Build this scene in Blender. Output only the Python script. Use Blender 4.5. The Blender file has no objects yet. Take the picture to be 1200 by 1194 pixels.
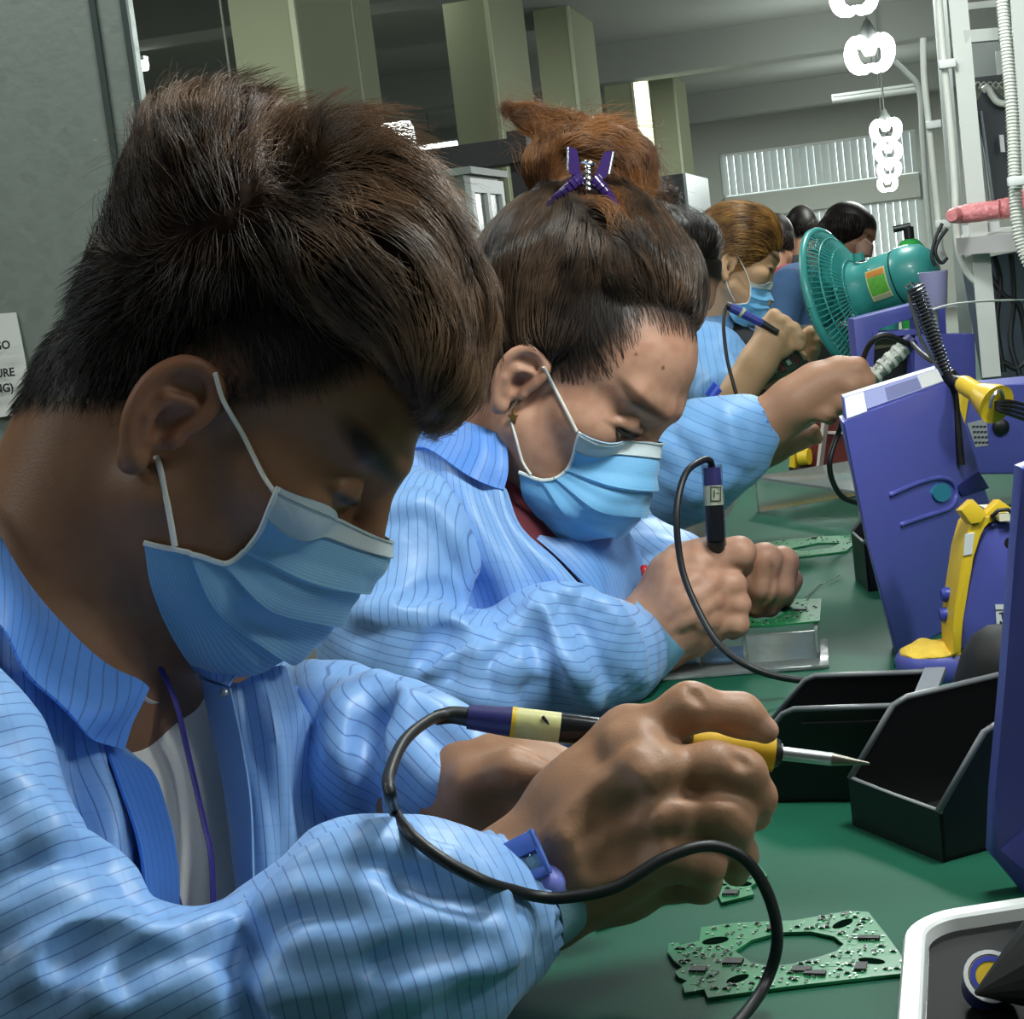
import bpy, bmesh, math, random
import numpy as np
from mathutils import Vector, Matrix, Euler
random.seed(7); RNG = np.random.default_rng(7)
SC = bpy.context.scene; COL = SC.collection
PI = math.pi
# ------------------------------------------------------------------ camera
F = 2100.0                     # focal length in pixels of the 1200 x 1194 frame
CAMZ, TABZ = 1.11, 0.75        # lens height, bench-top height
dY = np.array([455.0, 332.0, -F]); dY /= np.linalg.norm(dY)          # the bench runs along world +Y
a_ = 0.12; dZ = np.array([-a_, 1.0, (332.0-455.0*a_)/F]); dZ /= np.linalg.norm(dZ)
dX = np.cross(dY, dZ)
W2C = np.stack([dX, dY, dZ], 1)          # world -> camera axes (columns = world axes seen by the camera)
C2W = W2C.T
cam_d = bpy.data.cameras.new('camera'); cam = bpy.data.objects.new('camera', cam_d); COL.objects.link(cam)
cam_d.sensor_fit = 'HORIZONTAL'; cam_d.sensor_width = 36.0; cam_d.lens = 36.0*F/1200.0
cam_d.clip_start = 0.02; cam_d.clip_end = 200
Mx = Matrix([list(C2W[0])+[0], list(C2W[1])+[0], list(C2W[2])+[CAMZ], [0, 0, 0, 1]])
cam.matrix_world = Mx
SC.camera = cam
SC.view_settings.view_transform = 'Standard'; SC.view_settings.look = 'None'
SC.view_settings.gamma = 1.0; SC.view_settings.use_curve_mapping = False
SC.view_settings.exposure = 0.0
# ------------------------------------------------------------------ world light
wd = bpy.data.worlds.new('room_air'); SC.world = wd; wd.use_nodes = True
bg = wd.node_tree.nodes['Background']
bg.inputs[0].default_value = (0.62, 0.70, 0.72, 1); bg.inputs[1].default_value = 0.30

def Q(px, py, d):              # a pixel at a depth, in camera axes (x right, y up, z back), metres
    return np.array([(px-600.0)*d/F, (597.0-py)*d/F, -d])
def c2w(p):
    p = np.asarray(p, float); q = p @ C2W.T
    return q + np.array([0, 0, CAMZ])
def w2c(p):
    return (np.asarray(p, float)-np.array([0, 0, CAMZ])) @ W2C.T
def P(px, py, d): return Vector(c2w(Q(px, py, d)))
def T(px, py, z=TABZ):         # where the ray through a pixel meets the level z
    r = C2W @ np.array([(px-600.0)/F, (597.0-py)/F, -1.0])
    return Vector((r*((z-CAMZ)/r[2])+np.array([0, 0, CAMZ])).tolist())
def atX(px, py, x):
    r = C2W @ np.array([(px-600.0)/F, (597.0-py)/F, -1.0])
    return Vector((r*(x/r[0])+np.array([0, 0, CAMZ])).tolist())
def atY(px, py, y):
    r = C2W @ np.array([(px-600.0)/F, (597.0-py)/F, -1.0])
    return Vector((r*(y/r[1])+np.array([0, 0, CAMZ])).tolist())
# ------------------------------------------------------------------ lights
def lamp_light(name, loc, power, radius=0.07, color=(0.93, 1.0, 0.97)):
    l = bpy.data.lights.new(name, 'POINT'); l.energy = power; l.shadow_soft_size = radius; l.color = color
    o = bpy.data.objects.new(name, l); o.location = loc; COL.objects.link(o); return o
def area_light(name, loc, to, size, power, color=(1, 1, 1), sy=None):
    l = bpy.data.lights.new(name, 'AREA'); l.energy = power; l.size = size; l.color = color
    if sy: l.shape = 'RECTANGLE'; l.size_y = sy
    o = bpy.data.objects.new(name, l); o.location = loc
    o.rotation_euler = (Vector(to)-Vector(loc)).to_track_quat('-Z', 'Y').to_euler(); COL.objects.link(o); return o
for lx, ly, lz, w in ((.13, 1.09, 1.58, 25), (.95, 1.0, 1.60, 17), (-.06, 2.44, 1.72, 22), (-.06, 3.79, 1.72, 22)): lamp_light('bench_and_fill_lamp', (lx, ly, lz), w, .09)       # pendants along this bench out of frame; the rightmost is an added fill
for lx, ly, w in ((-2.4, -.4, 26), (-2.6, 4.2, 60), (-3.0, 9.25, 90), (.9, 9.25, 80), (-1.5, 14.7, 160), (-.6, 20.2, 260), (-1.6, 1.45, 17), (1.6, .4, 10)): area_light('ceiling_fill', (lx, ly, 2.70), (lx, ly, 0), 1.2, w, (.93, 1, .95), .4)  # added fill lights below the ceiling, the far ones hidden behind beams

# ------------------------------------------------------------------ materials
MATS = {}
def hexc(h):
    h = h.lstrip('#'); c = [int(h[i:i+2], 16)/255 for i in (0, 2, 4)]
    return tuple((x/12.92 if x <= 0.04045 else ((x+0.055)/1.055)**2.4) for x in c)
def mat(name, col=(.5, .5, .5), rough=.5, metal=0., spec=.5, trans=0., alpha=1., emit=None, es=1., noise=None, bump=None, sss=0., coat=0., sheen=0.):
    """noise=(scale, amount, detail) varies the colour; bump=(scale, strength, distance)"""
    if name in MATS: return MATS[name]
    if isinstance(col, str): col = hexc(col)
    m = bpy.data.materials.new(name); m.use_nodes = True; MATS[name] = m
    nt = m.node_tree; b = nt.nodes['Principled BSDF']
    b.inputs['Base Color'].default_value = (*col, 1); b.inputs['Roughness'].default_value = rough
    b.inputs['Metallic'].default_value = metal; b.inputs['Specular IOR Level'].default_value = spec
    b.inputs['Transmission Weight'].default_value = trans; b.inputs['Alpha'].default_value = alpha
    b.inputs['Coat Weight'].default_value = coat; b.inputs['Sheen Weight'].default_value = sheen
    if sss:
        b.inputs['Subsurface Weight'].default_value = sss; b.inputs['Subsurface Radius'].default_value = (1, .35, .2)
        b.inputs['Subsurface Scale'].default_value = 0.004
    if emit:
        if isinstance(emit, str): emit = hexc(emit)
        b.inputs['Emission Color'].default_value = (*emit, 1); b.inputs['Emission Strength'].default_value = es
    m['col'] = col
    if noise or bump:
        tc = nt.nodes.new('ShaderNodeTexCoord')
    if noise:
        n = nt.nodes.new('ShaderNodeTexNoise'); n.inputs['Scale'].default_value = noise[0]
        n.inputs['Detail'].default_value = noise[2] if len(noise) > 2 else 4
        nt.links.new(tc.outputs['Object'], n.inputs['Vector'])
        mx = nt.nodes.new('ShaderNodeMix'); mx.data_type = 'RGBA'
        mx.inputs[6].default_value = (*[c*(1-noise[1]) for c in col], 1)
        mx.inputs[7].default_value = (*[min(1, c*(1+noise[1])) for c in col], 1)
        nt.links.new(n.outputs['Fac'], mx.inputs[0]); nt.links.new(mx.outputs[2], b.inputs['Base Color'])
    if bump:
        n2 = nt.nodes.new('ShaderNodeTexNoise'); n2.inputs['Scale'].default_value = bump[0]; n2.inputs['Detail'].default_value = 3
        nt.links.new(tc.outputs['Object'], n2.inputs['Vector'])
        bp = nt.nodes.new('ShaderNodeBump'); bp.inputs['Strength'].default_value = bump[1]; bp.inputs['Distance'].default_value = bump[2]
        nt.links.new(n2.outputs['Fac'], bp.inputs['Height']); nt.links.new(bp.outputs[0], b.inputs['Normal'])
    return m
def cloth_mat(name, base, line, freq_px=1.0, width=.12, rough=.45, grid=0.0, sheen=.15, weave=True):
    """cloth whose pin stripes follow the stripe coordinate laid on its weave ('stripe' and 'stripe2' attributes)"""
    if name in MATS: return MATS[name]
    m = mat(name, base, rough, spec=.4, sheen=sheen)
    nt = m.node_tree; b = nt.nodes['Principled BSDF']; L = nt.links.new
    def stripe(attr, w):
        at = nt.nodes.new('ShaderNodeAttribute'); at.attribute_name = attr
        fr = nt.nodes.new('ShaderNodeMath'); fr.operation = 'FRACT'; L(at.outputs['Fac'], fr.inputs[0])
        sb = nt.nodes.new('ShaderNodeMath'); sb.operation = 'SUBTRACT'; sb.inputs[1].default_value = .5; L(fr.outputs[0], sb.inputs[0])
        ab = nt.nodes.new('ShaderNodeMath'); ab.operation = 'ABSOLUTE'; L(sb.outputs[0], ab.inputs[0])
        mr = nt.nodes.new('ShaderNodeMapRange'); mr.inputs[1].default_value = w*.35; mr.inputs[2].default_value = w*.75
        mr.inputs[3].default_value = 1; mr.inputs[4].default_value = 0; L(ab.outputs[0], mr.inputs[0]); return mr.outputs[0]
    s1 = stripe('stripe', width)
    fac = nt.nodes.new('ShaderNodeMath'); fac.operation = 'MULTIPLY'; fac.inputs[1].default_value = .75; L(s1, fac.inputs[0]); out = fac.outputs[0]
    if grid:
        s2 = stripe('stripe2', width)
        f2 = nt.nodes.new('ShaderNodeMath'); f2.operation = 'MULTIPLY'; f2.inputs[1].default_value = grid; L(s2, f2.inputs[0])
        mxx = nt.nodes.new('ShaderNodeMath'); mxx.operation = 'MAXIMUM'; L(out, mxx.inputs[0]); L(f2.outputs[0], mxx.inputs[1]); out = mxx.outputs[0]
    mx = nt.nodes.new('ShaderNodeMix'); mx.data_type = 'RGBA'
    mx.inputs[6].default_value = (*m['col'], 1); mx.inputs[7].default_value = (*hexc(line), 1)
    L(out, mx.inputs[0]); L(mx.outputs[2], b.inputs['Base Color'])
    if weave:
        tc = nt.nodes.new('ShaderNodeTexCoord'); n2 = nt.nodes.new('ShaderNodeTexNoise'); n2.inputs['Scale'].default_value = 45; n2.inputs['Detail'].default_value = 3
        L(tc.outputs['Object'], n2.inputs['Vector']); bp = nt.nodes.new('ShaderNodeBump'); bp.inputs['Strength'].default_value = .25; bp.inputs['Distance'].default_value = .004
        L(n2.outputs['Fac'], bp.inputs['Height']); L(bp.outputs[0], b.inputs['Normal'])
    return m
def vcol_mat(name, rough=.5, spec=.4, sss=0., bump=None, attr='Col'):
    if name in MATS: return MATS[name]
    m = mat(name, (.5, .5, .5), rough, spec=spec, sss=sss, bump=bump)
    nt = m.node_tree; at = nt.nodes.new('ShaderNodeAttribute'); at.attribute_name = attr
    nt.links.new(at.outputs['Color'], nt.nodes['Principled BSDF'].inputs['Base Color']); return m
# ------------------------------------------------------------------ object helpers
def wm(o):
    return o.matrix_basis.copy() if o.parent is None else wm(o.parent) @ o.matrix_parent_inverse @ o.matrix_basis
def link(o, parent=None):        # geometry given in world space
    COL.objects.link(o)
    if parent is not None:
        o.parent = parent; o.matrix_parent_inverse = wm(parent).inverted()
    return o
def mesh_obj(name, verts, faces, material=None, parent=None, smooth=False, sharp=None):
    me = bpy.data.meshes.new(name)
    if isinstance(faces, np.ndarray):
        n = len(faces); k = faces.shape[1]
        me.vertices.add(len(verts)); me.vertices.foreach_set('co', np.asarray(verts, np.float32).ravel())
        me.loops.add(n*k); me.loops.foreach_set('vertex_index', faces.astype(np.int32).ravel())
        me.polygons.add(n); me.polygons.foreach_set('loop_start', np.arange(0, n*k, k, dtype=np.int32))
        me.polygons.foreach_set('loop_total', np.full(n, k, np.int32)); me.update(calc_edges=True); me.validate()
    else:
        me.from_pydata([tuple(v) for v in verts], [], faces); me.update()
    if smooth:
        me.polygons.foreach_set('use_smooth', np.ones(len(me.polygons), bool))
        if sharp: me.set_sharp_from_angle(angle=math.radians(sharp))
    o = bpy.data.objects.new(name, me)
    if material: me.materials.append(material)
    return link(o, parent)
def bm_obj(name, bm, material=None, parent=None, smooth=None):
    me = bpy.data.meshes.new(name); bmesh.ops.recalc_face_normals(bm, faces=bm.faces[:]); bm.to_mesh(me); bm.free()
    if smooth is not None:
        me.polygons.foreach_set('use_smooth', np.ones(len(me.polygons), bool)); me.set_sharp_from_angle(angle=math.radians(smooth))
    o = bpy.data.objects.new(name, me)
    if material:
        for q in (material if isinstance(material, (list, tuple)) else [material]): me.materials.append(q)
    return link(o, parent)
def thing(name, label, cat, loc=(0, 0, 0), rot=None, group=None):
    o = bpy.data.objects.new(name, None); COL.objects.link(o); o.location = loc; o.empty_display_size = .02
    if rot is not None: o.rotation_euler = rot
    tag(o, label, cat, group); return o
def tag(o, label, cat, group=None):
    o['label'] = label; o['category'] = cat
    if group: o['group'] = group
    return o
def frame(o, origin, x, y):     # give an Empty an orthonormal frame
    x = Vector(x).normalized(); z = x.cross(Vector(y)).normalized(); y = z.cross(x)
    o.matrix_basis = Matrix.Translation(Vector(origin)) @ Matrix((x, y, z)).transposed().to_4x4(); return o
def local(o, parent): o.parent = parent; o.matrix_parent_inverse = Matrix(); return o
def add_box(bm, lo, hi, mi=0, bev=0, M=None):
    r = bmesh.ops.create_cube(bm, size=1.0); vs = r['verts']
    for v in vs: v.co = Vector([lo[i]+(v.co[i]+.5)*(hi[i]-lo[i]) for i in range(3)])
    fs = list({f for v in vs for f in v.link_faces})
    if bev:
        es = list({e for v in vs for e in v.link_edges})
        r = bmesh.ops.bevel(bm, geom=es, offset=bev, segments=2, affect='EDGES', profile=.5)
        fs = list(set([f for f in fs if f.is_valid]+r['faces'])); vs = list({v for f in fs for v in f.verts})
    for f in fs: f.material_index = mi
    if M is not None: bmesh.ops.transform(bm, matrix=M, verts=vs)
    return vs
def box(name, lo, hi, m, parent=None, bev=0.0, loc=True):
    bm = bmesh.new(); add_box(bm, lo, hi, 0, bev); o = bm_obj(name, bm, m, None, 40 if bev else None)
    if parent is not None: (local if loc else (lambda a, b: link2(a, b)))(o, parent)
    return o
def spline(pts, n=8):           # Catmull-Rom through points
    p = [np.asarray(q, float) for q in pts]
    if len(p) < 3: return [p[0]+(p[1]-p[0])*t for t in np.linspace(0, 1, n+1)]
    p = [2*p[0]-p[1]]+p+[2*p[-1]-p[-2]]; out = []
    for i in range(1, len(p)-2):
        for k in range(n):
            t = k/n; a, b, c, d = p[i-1:i+3]
            out.append(.5*(2*b+(c-a)*t+(2*a-5*b+4*c-d)*t*t+(3*b-a-3*c+d)*t**3))
    out.append(p[-2]); return out
def tube_data(pts, rad, seg=10, cap=True, flat=None, up=None):
    pts = [Vector(p) for p in pts]; n = len(pts)
    rad = [rad]*n if np.isscalar(rad) else list(rad)
    V = []; Fc = []
    t0 = (pts[1]-pts[0]).normalized(); u = Vector(up) if up is not None else (Vector((0, 0, 1)) if abs(t0.z) < .9 else Vector((1, 0, 0)))
    for i in range(n):
        t = (pts[min(i+1, n-1)]-pts[max(i-1, 0)]).normalized()
        u = (u-t*u.dot(t)).normalized(); w = t.cross(u)
        for k in range(seg):
            a = 2*PI*k/seg; c, s = math.cos(a), math.sin(a)
            if flat: c *= flat
            V.append(pts[i]+(u*c+w*s)*rad[i])
    for i in range(n-1):
        for k in range(seg):
            a = i*seg+k; b = i*seg+(k+1) % seg; Fc.append((a, b, b+seg, a+seg))
    if cap: Fc.append(tuple(range(seg-1, -1, -1))); Fc.append(tuple(range((n-1)*seg, n*seg)))
    return V, Fc
def tube(name, pts, rad, m, parent=None, seg=10, flat=None, up=None, loc=False):
    V, Fc = tube_data(pts, rad, seg, True, flat, up); o = mesh_obj(name, V, Fc, m, None if loc else parent, True, 50)
    if loc and parent is not None: local(o, parent)
    return o
def add_tube(bm, pts, rad, seg=8, mi=0):
    V, Fc = tube_data(pts, rad, seg); vs = [bm.verts.new(v) for v in V]
    for f in Fc:
        q = bm.faces.new([vs[i] for i in f]); q.material_index = mi
def lathe(bm, prof, seg=24, M=None, mi=0, cap=True):    # profile [(r, z)]
    rings = []
    for r, z in prof:
        ring = []
        for k in range(seg):
            v = Vector((r*math.cos(2*PI*k/seg), r*math.sin(2*PI*k/seg), z)); ring.append(bm.verts.new(M @ v if M is not None else v))
        rings.append(ring)
    for a, b in zip(rings, rings[1:]):
        for k in range(seg):
            f = bm.faces.new((a[k], a[(k+1) % seg], b[(k+1) % seg], b[k])); f.material_index = mi
    if cap:
        f = bm.faces.new(rings[0][::-1]); f.material_index = mi; f = bm.faces.new(rings[-1]); f.material_index = mi
def prism(bm, poly, z0, z1, mi=0, M=None, bev=0):
    n = len(poly); A = [bm.verts.new((p[0], p[1], z0)) for p in poly]; B = [bm.verts.new((p[0], p[1], z1)) for p in poly]
    fs = [bm.faces.new(A[::-1]), bm.faces.new(B)]+[bm.faces.new((A[i], A[(i+1) % n], B[(i+1) % n], B[i])) for i in range(n)]
    for f in fs: f.material_index = mi
    vs = A+B
    if bev:
        es = [e for e in fs[1].edges]
        r = bmesh.ops.bevel(bm, geom=es, offset=bev, segments=2, affect='EDGES', profile=.5); vs = list({v for f in bm.faces for v in f.verts}) if M is None else list(set(vs+r['verts']))
        vs = [v for v in vs if v.is_valid]
    if M is not None: bmesh.ops.transform(bm, matrix=M, verts=vs)
def text_obj(name, body, size, m, M, parent=None, ext=.0002, align='CENTER'):
    cu = bpy.data.curves.new(name, 'FONT'); cu.body = body; cu.size = size; cu.extrude = ext; cu.align_x = align; cu.align_y = 'CENTER'
    cu.resolution_u = 3; cu.offset = size*.03
    q = bpy.data.objects.new(name, cu); COL.objects.link(q); bpy.context.view_layer.update()
    me = bpy.data.meshes.new_from_object(q.evaluated_get(bpy.context.evaluated_depsgraph_get())); bpy.data.objects.remove(q)
    me.materials.clear(); me.materials.append(m); o = bpy.data.objects.new(name, me); COL.objects.link(o)
    if parent is not None: local(o, parent)
    o.matrix_local = M; return o
# ------------------------------------------------------------------ voxel sculpting
class Cap:                      # round cone a-b
    def __init__(s, a, b, ra, rb): s.a = np.asarray(a, float); s.b = np.asarray(b, float); s.ra = ra; s.rb = rb
    def bounds(s): r = max(s.ra, s.rb); return np.minimum(s.a, s.b)-r, np.maximum(s.a, s.b)+r
    def dist(s, X, Y, Z):
        ab = s.b-s.a; L2 = max(float(ab @ ab), 1e-12)
        px, py, pz = X-s.a[0], Y-s.a[1], Z-s.a[2]
        t = np.clip((px*ab[0]+py*ab[1]+pz*ab[2])/L2, 0, 1)
        dx, dy, dz = px-ab[0]*t, py-ab[1]*t, pz-ab[2]*t
        return np.sqrt(dx*dx+dy*dy+dz*dz)-(s.ra+(s.rb-s.ra)*t)
class Ell:                      # ellipsoid, R columns = axes
    def __init__(s, c, r, R=None): s.c = np.asarray(c, float); s.r = np.asarray(r, float); s.R = np.eye(3) if R is None else np.asarray(R, float)
    def bounds(s):
        e = np.sqrt(((s.R*s.r)**2).sum(1)); return s.c-e, s.c+e
    def dist(s, X, Y, Z):
        px, py, pz = X-s.c[0], Y-s.c[1], Z-s.c[2]
        q = [(px*s.R[0, i]+py*s.R[1, i]+pz*s.R[2, i])/s.r[i] for i in range(3)]
        k0 = np.sqrt(q[0]**2+q[1]**2+q[2]**2); k1 = np.sqrt((q[0]/s.r[0])**2+(q[1]/s.r[1])**2+(q[2]/s.r[2])**2)
        return k0*(k0-1)/np.maximum(k1, 1e-6)
class Half:                     # half space n.(p-o) < 0 inside
    def __init__(s, o, n, lo=None, hi=None): s.o = np.asarray(o, float); n = np.asarray(n, float); s.n = n/np.linalg.norm(n); s.lo = lo; s.hi = hi
    def bounds(s): return (np.full(3, -1e3) if s.lo is None else s.lo), (np.full(3, 1e3) if s.hi is None else s.hi)
    def dist(s, X, Y, Z): return (X-s.o[0])*s.n[0]+(Y-s.o[1])*s.n[1]+(Z-s.o[2])*s.n[2]
class Vox:
    def __init__(s, lo, hi, h):
        s.lo = np.asarray(lo, float); s.h = h; s.n = np.ceil((np.asarray(hi)-s.lo)/h).astype(int)+1
        s.F = np.full(s.n, .05, np.float32)
        s.ax = [(s.lo[i]+h*np.arange(s.n[i])).astype(np.float32) for i in range(3)]
    def box(s, prim, m):
        lo, hi = prim.bounds(); i0 = np.clip(np.floor((lo-m-s.lo)/s.h).astype(int), 0, s.n); i1 = np.clip(np.ceil((hi+m-s.lo)/s.h).astype(int)+1, 0, s.n)
        sl = tuple(slice(a, b) for a, b in zip(i0, i1))
        return sl, s.ax[0][sl[0]][:, None, None], s.ax[1][sl[1]][None, :, None], s.ax[2][sl[2]][None, None, :]
    def add(s, prim, k=.006):
        sl, X, Y, Z = s.box(prim, k+2*s.h); A = s.F[sl]
        if A.size == 0: return s
        d = prim.dist(X, Y, Z).astype(np.float32); hh = np.maximum(k-np.abs(A-d), 0)/k
        s.F[sl] = np.minimum(A, d)-hh*hh*k*.25; return s
    def sub(s, prim, k=.004):
        sl, X, Y, Z = s.box(prim, k+2*s.h); A = s.F[sl]
        if A.size == 0: return s
        d = -prim.dist(X, Y, Z).astype(np.float32); hh = np.maximum(k-np.abs(A-d), 0)/k
        s.F[sl] = np.maximum(A, d)+hh*hh*k*.25; return s
    def chain(s, pts, k=.006, join=True):          # pts: (px, py, depth, r_px)
        for a, b in zip(pts, pts[1:]): s.add(Cap(Q(*a[:3]), Q(*b[:3]), a[3]*a[2]/F, b[3]*b[2]/F), k)
        return s
    def sample(s, p):
        g = (p-s.lo)/s.h; i = np.clip(np.floor(g).astype(int), 0, s.n-2); f = np.clip(g-i, 0, 1); out = 0
        for dx in (0, 1):
            for dy in (0, 1):
                for dz in (0, 1):
                    w = (f[:, 0] if dx else 1-f[:, 0])*(f[:, 1] if dy else 1-f[:, 1])*(f[:, 2] if dz else 1-f[:, 2])
                    out = out+w*s.F[i[:, 0]+dx, i[:, 1]+dy, i[:, 2]+dz]
        return out
    def grad(s, p):
        e = s.h; g = np.stack([s.sample(p+np.eye(3)[i]*e)-s.sample(p-np.eye(3)[i]*e) for i in range(3)], 1)
        return g/np.maximum(np.linalg.norm(g, axis=1, keepdims=True), 1e-9)
    def hit(s, px, py, dmin=None, dmax=None):       # depth at which the pixel's ray enters the volume
        zs = s.ax[2]; dmin = dmin or max(.05, -zs[-1]); dmax = dmax or -zs[0]
        d = np.arange(dmin, dmax, s.h*.5); p = np.stack([(px-600)*d/F, (597-py)*d/F, -d], 1)
        v = s.sample(p); j = np.where(v < 0)[0]
        return None if len(j) == 0 else float(d[j[0]])
    def ridge(s, poly, r, lift=.4, k=.006, n=5, taper=True, sub=False):
        """a fold drawn on the surface: a sausage of radius r px that stands out by lift*r (sub: a groove)"""
        pts = spline([np.array(q, float) for q in poly], n); cs = []
        for i, q in enumerate(pts):
            d = s.hit(q[0], q[1])
            if d is None: cs.append(None); continue
            t = i/max(1, len(pts)-1); w = (.35+.65*math.sin(PI*min(max(t, .0), 1))**.6) if taper else 1
            rr = r*w*d/F; c = Q(q[0], q[1], d); nrm = s.grad(c[None])[0]
            off = rr*(1-lift)*(1 if sub else -1)
            cs.append((c+nrm*off, rr))
        for a, b in zip(cs, cs[1:]):
            if a is None or b is None: continue
            pr = Cap(a[0], b[0], a[1], b[1])
            s.sub(pr, k) if sub else s.add(pr, k)
        return s
    def groove(s, poly, r, depth=.4, k=.006, n=5, taper=True): return s.ridge(poly, r, depth, k, n, taper, True)
    def mesh(s, smooth=1, lam=.5):
        Fv = s.F; I = Fv < 0; n = s.n
        c = np.zeros(n-1, np.int8)
        for dx in (0, 1):
            for dy in (0, 1):
                for dz in (0, 1): c += I[dx:n[0]-1+dx, dy:n[1]-1+dy, dz:n[2]-1+dz]
        act = np.argwhere((c > 0) & (c < 8)); idx = np.full(n-1, -1, np.int32); idx[tuple(act.T)] = np.arange(len(act))
        cor = np.array([(x, y, z) for x in (0, 1) for y in (0, 1) for z in (0, 1)])
        vals = np.stack([Fv[act[:, 0]+q[0], act[:, 1]+q[1], act[:, 2]+q[2]] for q in cor], 1)
        pos = np.zeros((len(act), 3)); cnt = np.zeros(len(act))
        for i in range(8):
            for j in range(i+1, 8):
                if np.abs(cor[i]-cor[j]).sum() != 1: continue
                m = (vals[:, i] < 0) != (vals[:, j] < 0); t = vals[m, i]/(vals[m, i]-vals[m, j])
                pos[m] += cor[i]+(cor[j]-cor[i])*t[:, None]; cnt[m] += 1
        V = s.lo+(act+pos/cnt[:, None])*s.h
        fs = []
        for ax in range(3):
            o = [a for a in range(3) if a != ax]
            sl0 = [slice(None)]*3; sl1 = [slice(None)]*3; sl0[ax] = slice(0, -1); sl1[ax] = slice(1, None)
            for q in o: sl0[q] = slice(1, -1); sl1[q] = slice(1, -1)
            A = I[tuple(sl0)]; B = I[tuple(sl1)]; e = np.argwhere(A != B)
            if len(e) == 0: continue
            flip = A[tuple(e.T)]; base = e.copy(); base[:, o[0]] += 1; base[:, o[1]] += 1
            def ci(d0, d1):
                q = base.copy(); q[:, o[0]] -= d0; q[:, o[1]] -= d1; return idx[tuple(q.T)]
            f = np.stack([ci(1, 1), ci(0, 1), ci(0, 0), ci(1, 0)], 1)
            if ax == 1: flip = ~flip
            f[~flip] = f[~flip][:, ::-1]; fs.append(f)
        Fc = np.concatenate(fs)
        if smooth:
            E = np.concatenate([Fc[:, [0, 1]], Fc[:, [1, 2]], Fc[:, [2, 3]], Fc[:, [3, 0]]]); deg = np.bincount(E.ravel(), minlength=len(V))
            for _ in range(smooth):
                S = np.stack([np.bincount(E[:, 0], V[E[:, 1], i], len(V))+np.bincount(E[:, 1], V[E[:, 0], i], len(V)) for i in range(3)], 1)
                V = V+(S/np.maximum(deg, 1)[:, None]-V)*lam
        return V, Fc
def normals(V, Fc):
    a = V[Fc[:, 2]]-V[Fc[:, 0]]; b = V[Fc[:, 3]]-V[Fc[:, 1]]; fn = np.cross(a, b); N = np.zeros_like(V)
    for k in range(4):
        for i in range(3): N[:, i] += np.bincount(Fc[:, k], fn[:, i], len(V))
    return N/np.maximum(np.linalg.norm(N, axis=1, keepdims=True), 1e-12)
def vox_obj(name, V, Fc, material, parent=None, attrs=None, col=None):
    o = mesh_obj(name, c2w(V), Fc, material, parent, True)
    for k, a in (attrs or {}).items():
        at = o.data.attributes.new(k, 'FLOAT', 'POINT'); at.data.foreach_set('value', np.asarray(a, np.float32))
    if col is not None:
        at = o.data.attributes.new('Col', 'FLOAT_COLOR', 'POINT'); c4 = np.ones((len(V), 4), np.float32); c4[:, :3] = col; at.data.foreach_set('color', c4.ravel())
    return o
def pxof(V): d = -V[:, 2]; return np.stack([600+V[:, 0]*F/d, 597-V[:, 1]*F/d, d], 1)
def hash3(i, j, k, seed):
    n = (i*374761393+j*668265263+k*2147483647+seed*1274126177) & 0xffffffff
    n = ((n ^ (n >> 13))*1274126177) & 0xffffffff; return ((n ^ (n >> 16)) & 0xffff)/65535.0
def vnoise(p, seed=0):          # smooth value noise, p (n,3) in cells
    i = np.floor(p).astype(np.int64); f = p-i; f = f*f*(3-2*f); out = 0
    for dx in (0, 1):
        for dy in (0, 1):
            for dz in (0, 1):
                w = (f[:, 0] if dx else 1-f[:, 0])*(f[:, 1] if dy else 1-f[:, 1])*(f[:, 2] if dz else 1-f[:, 2])
                out = out+w*hash3(i[:, 0]+dx, i[:, 1]+dy, i[:, 2]+dz, seed)
    return out*2-1
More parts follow.
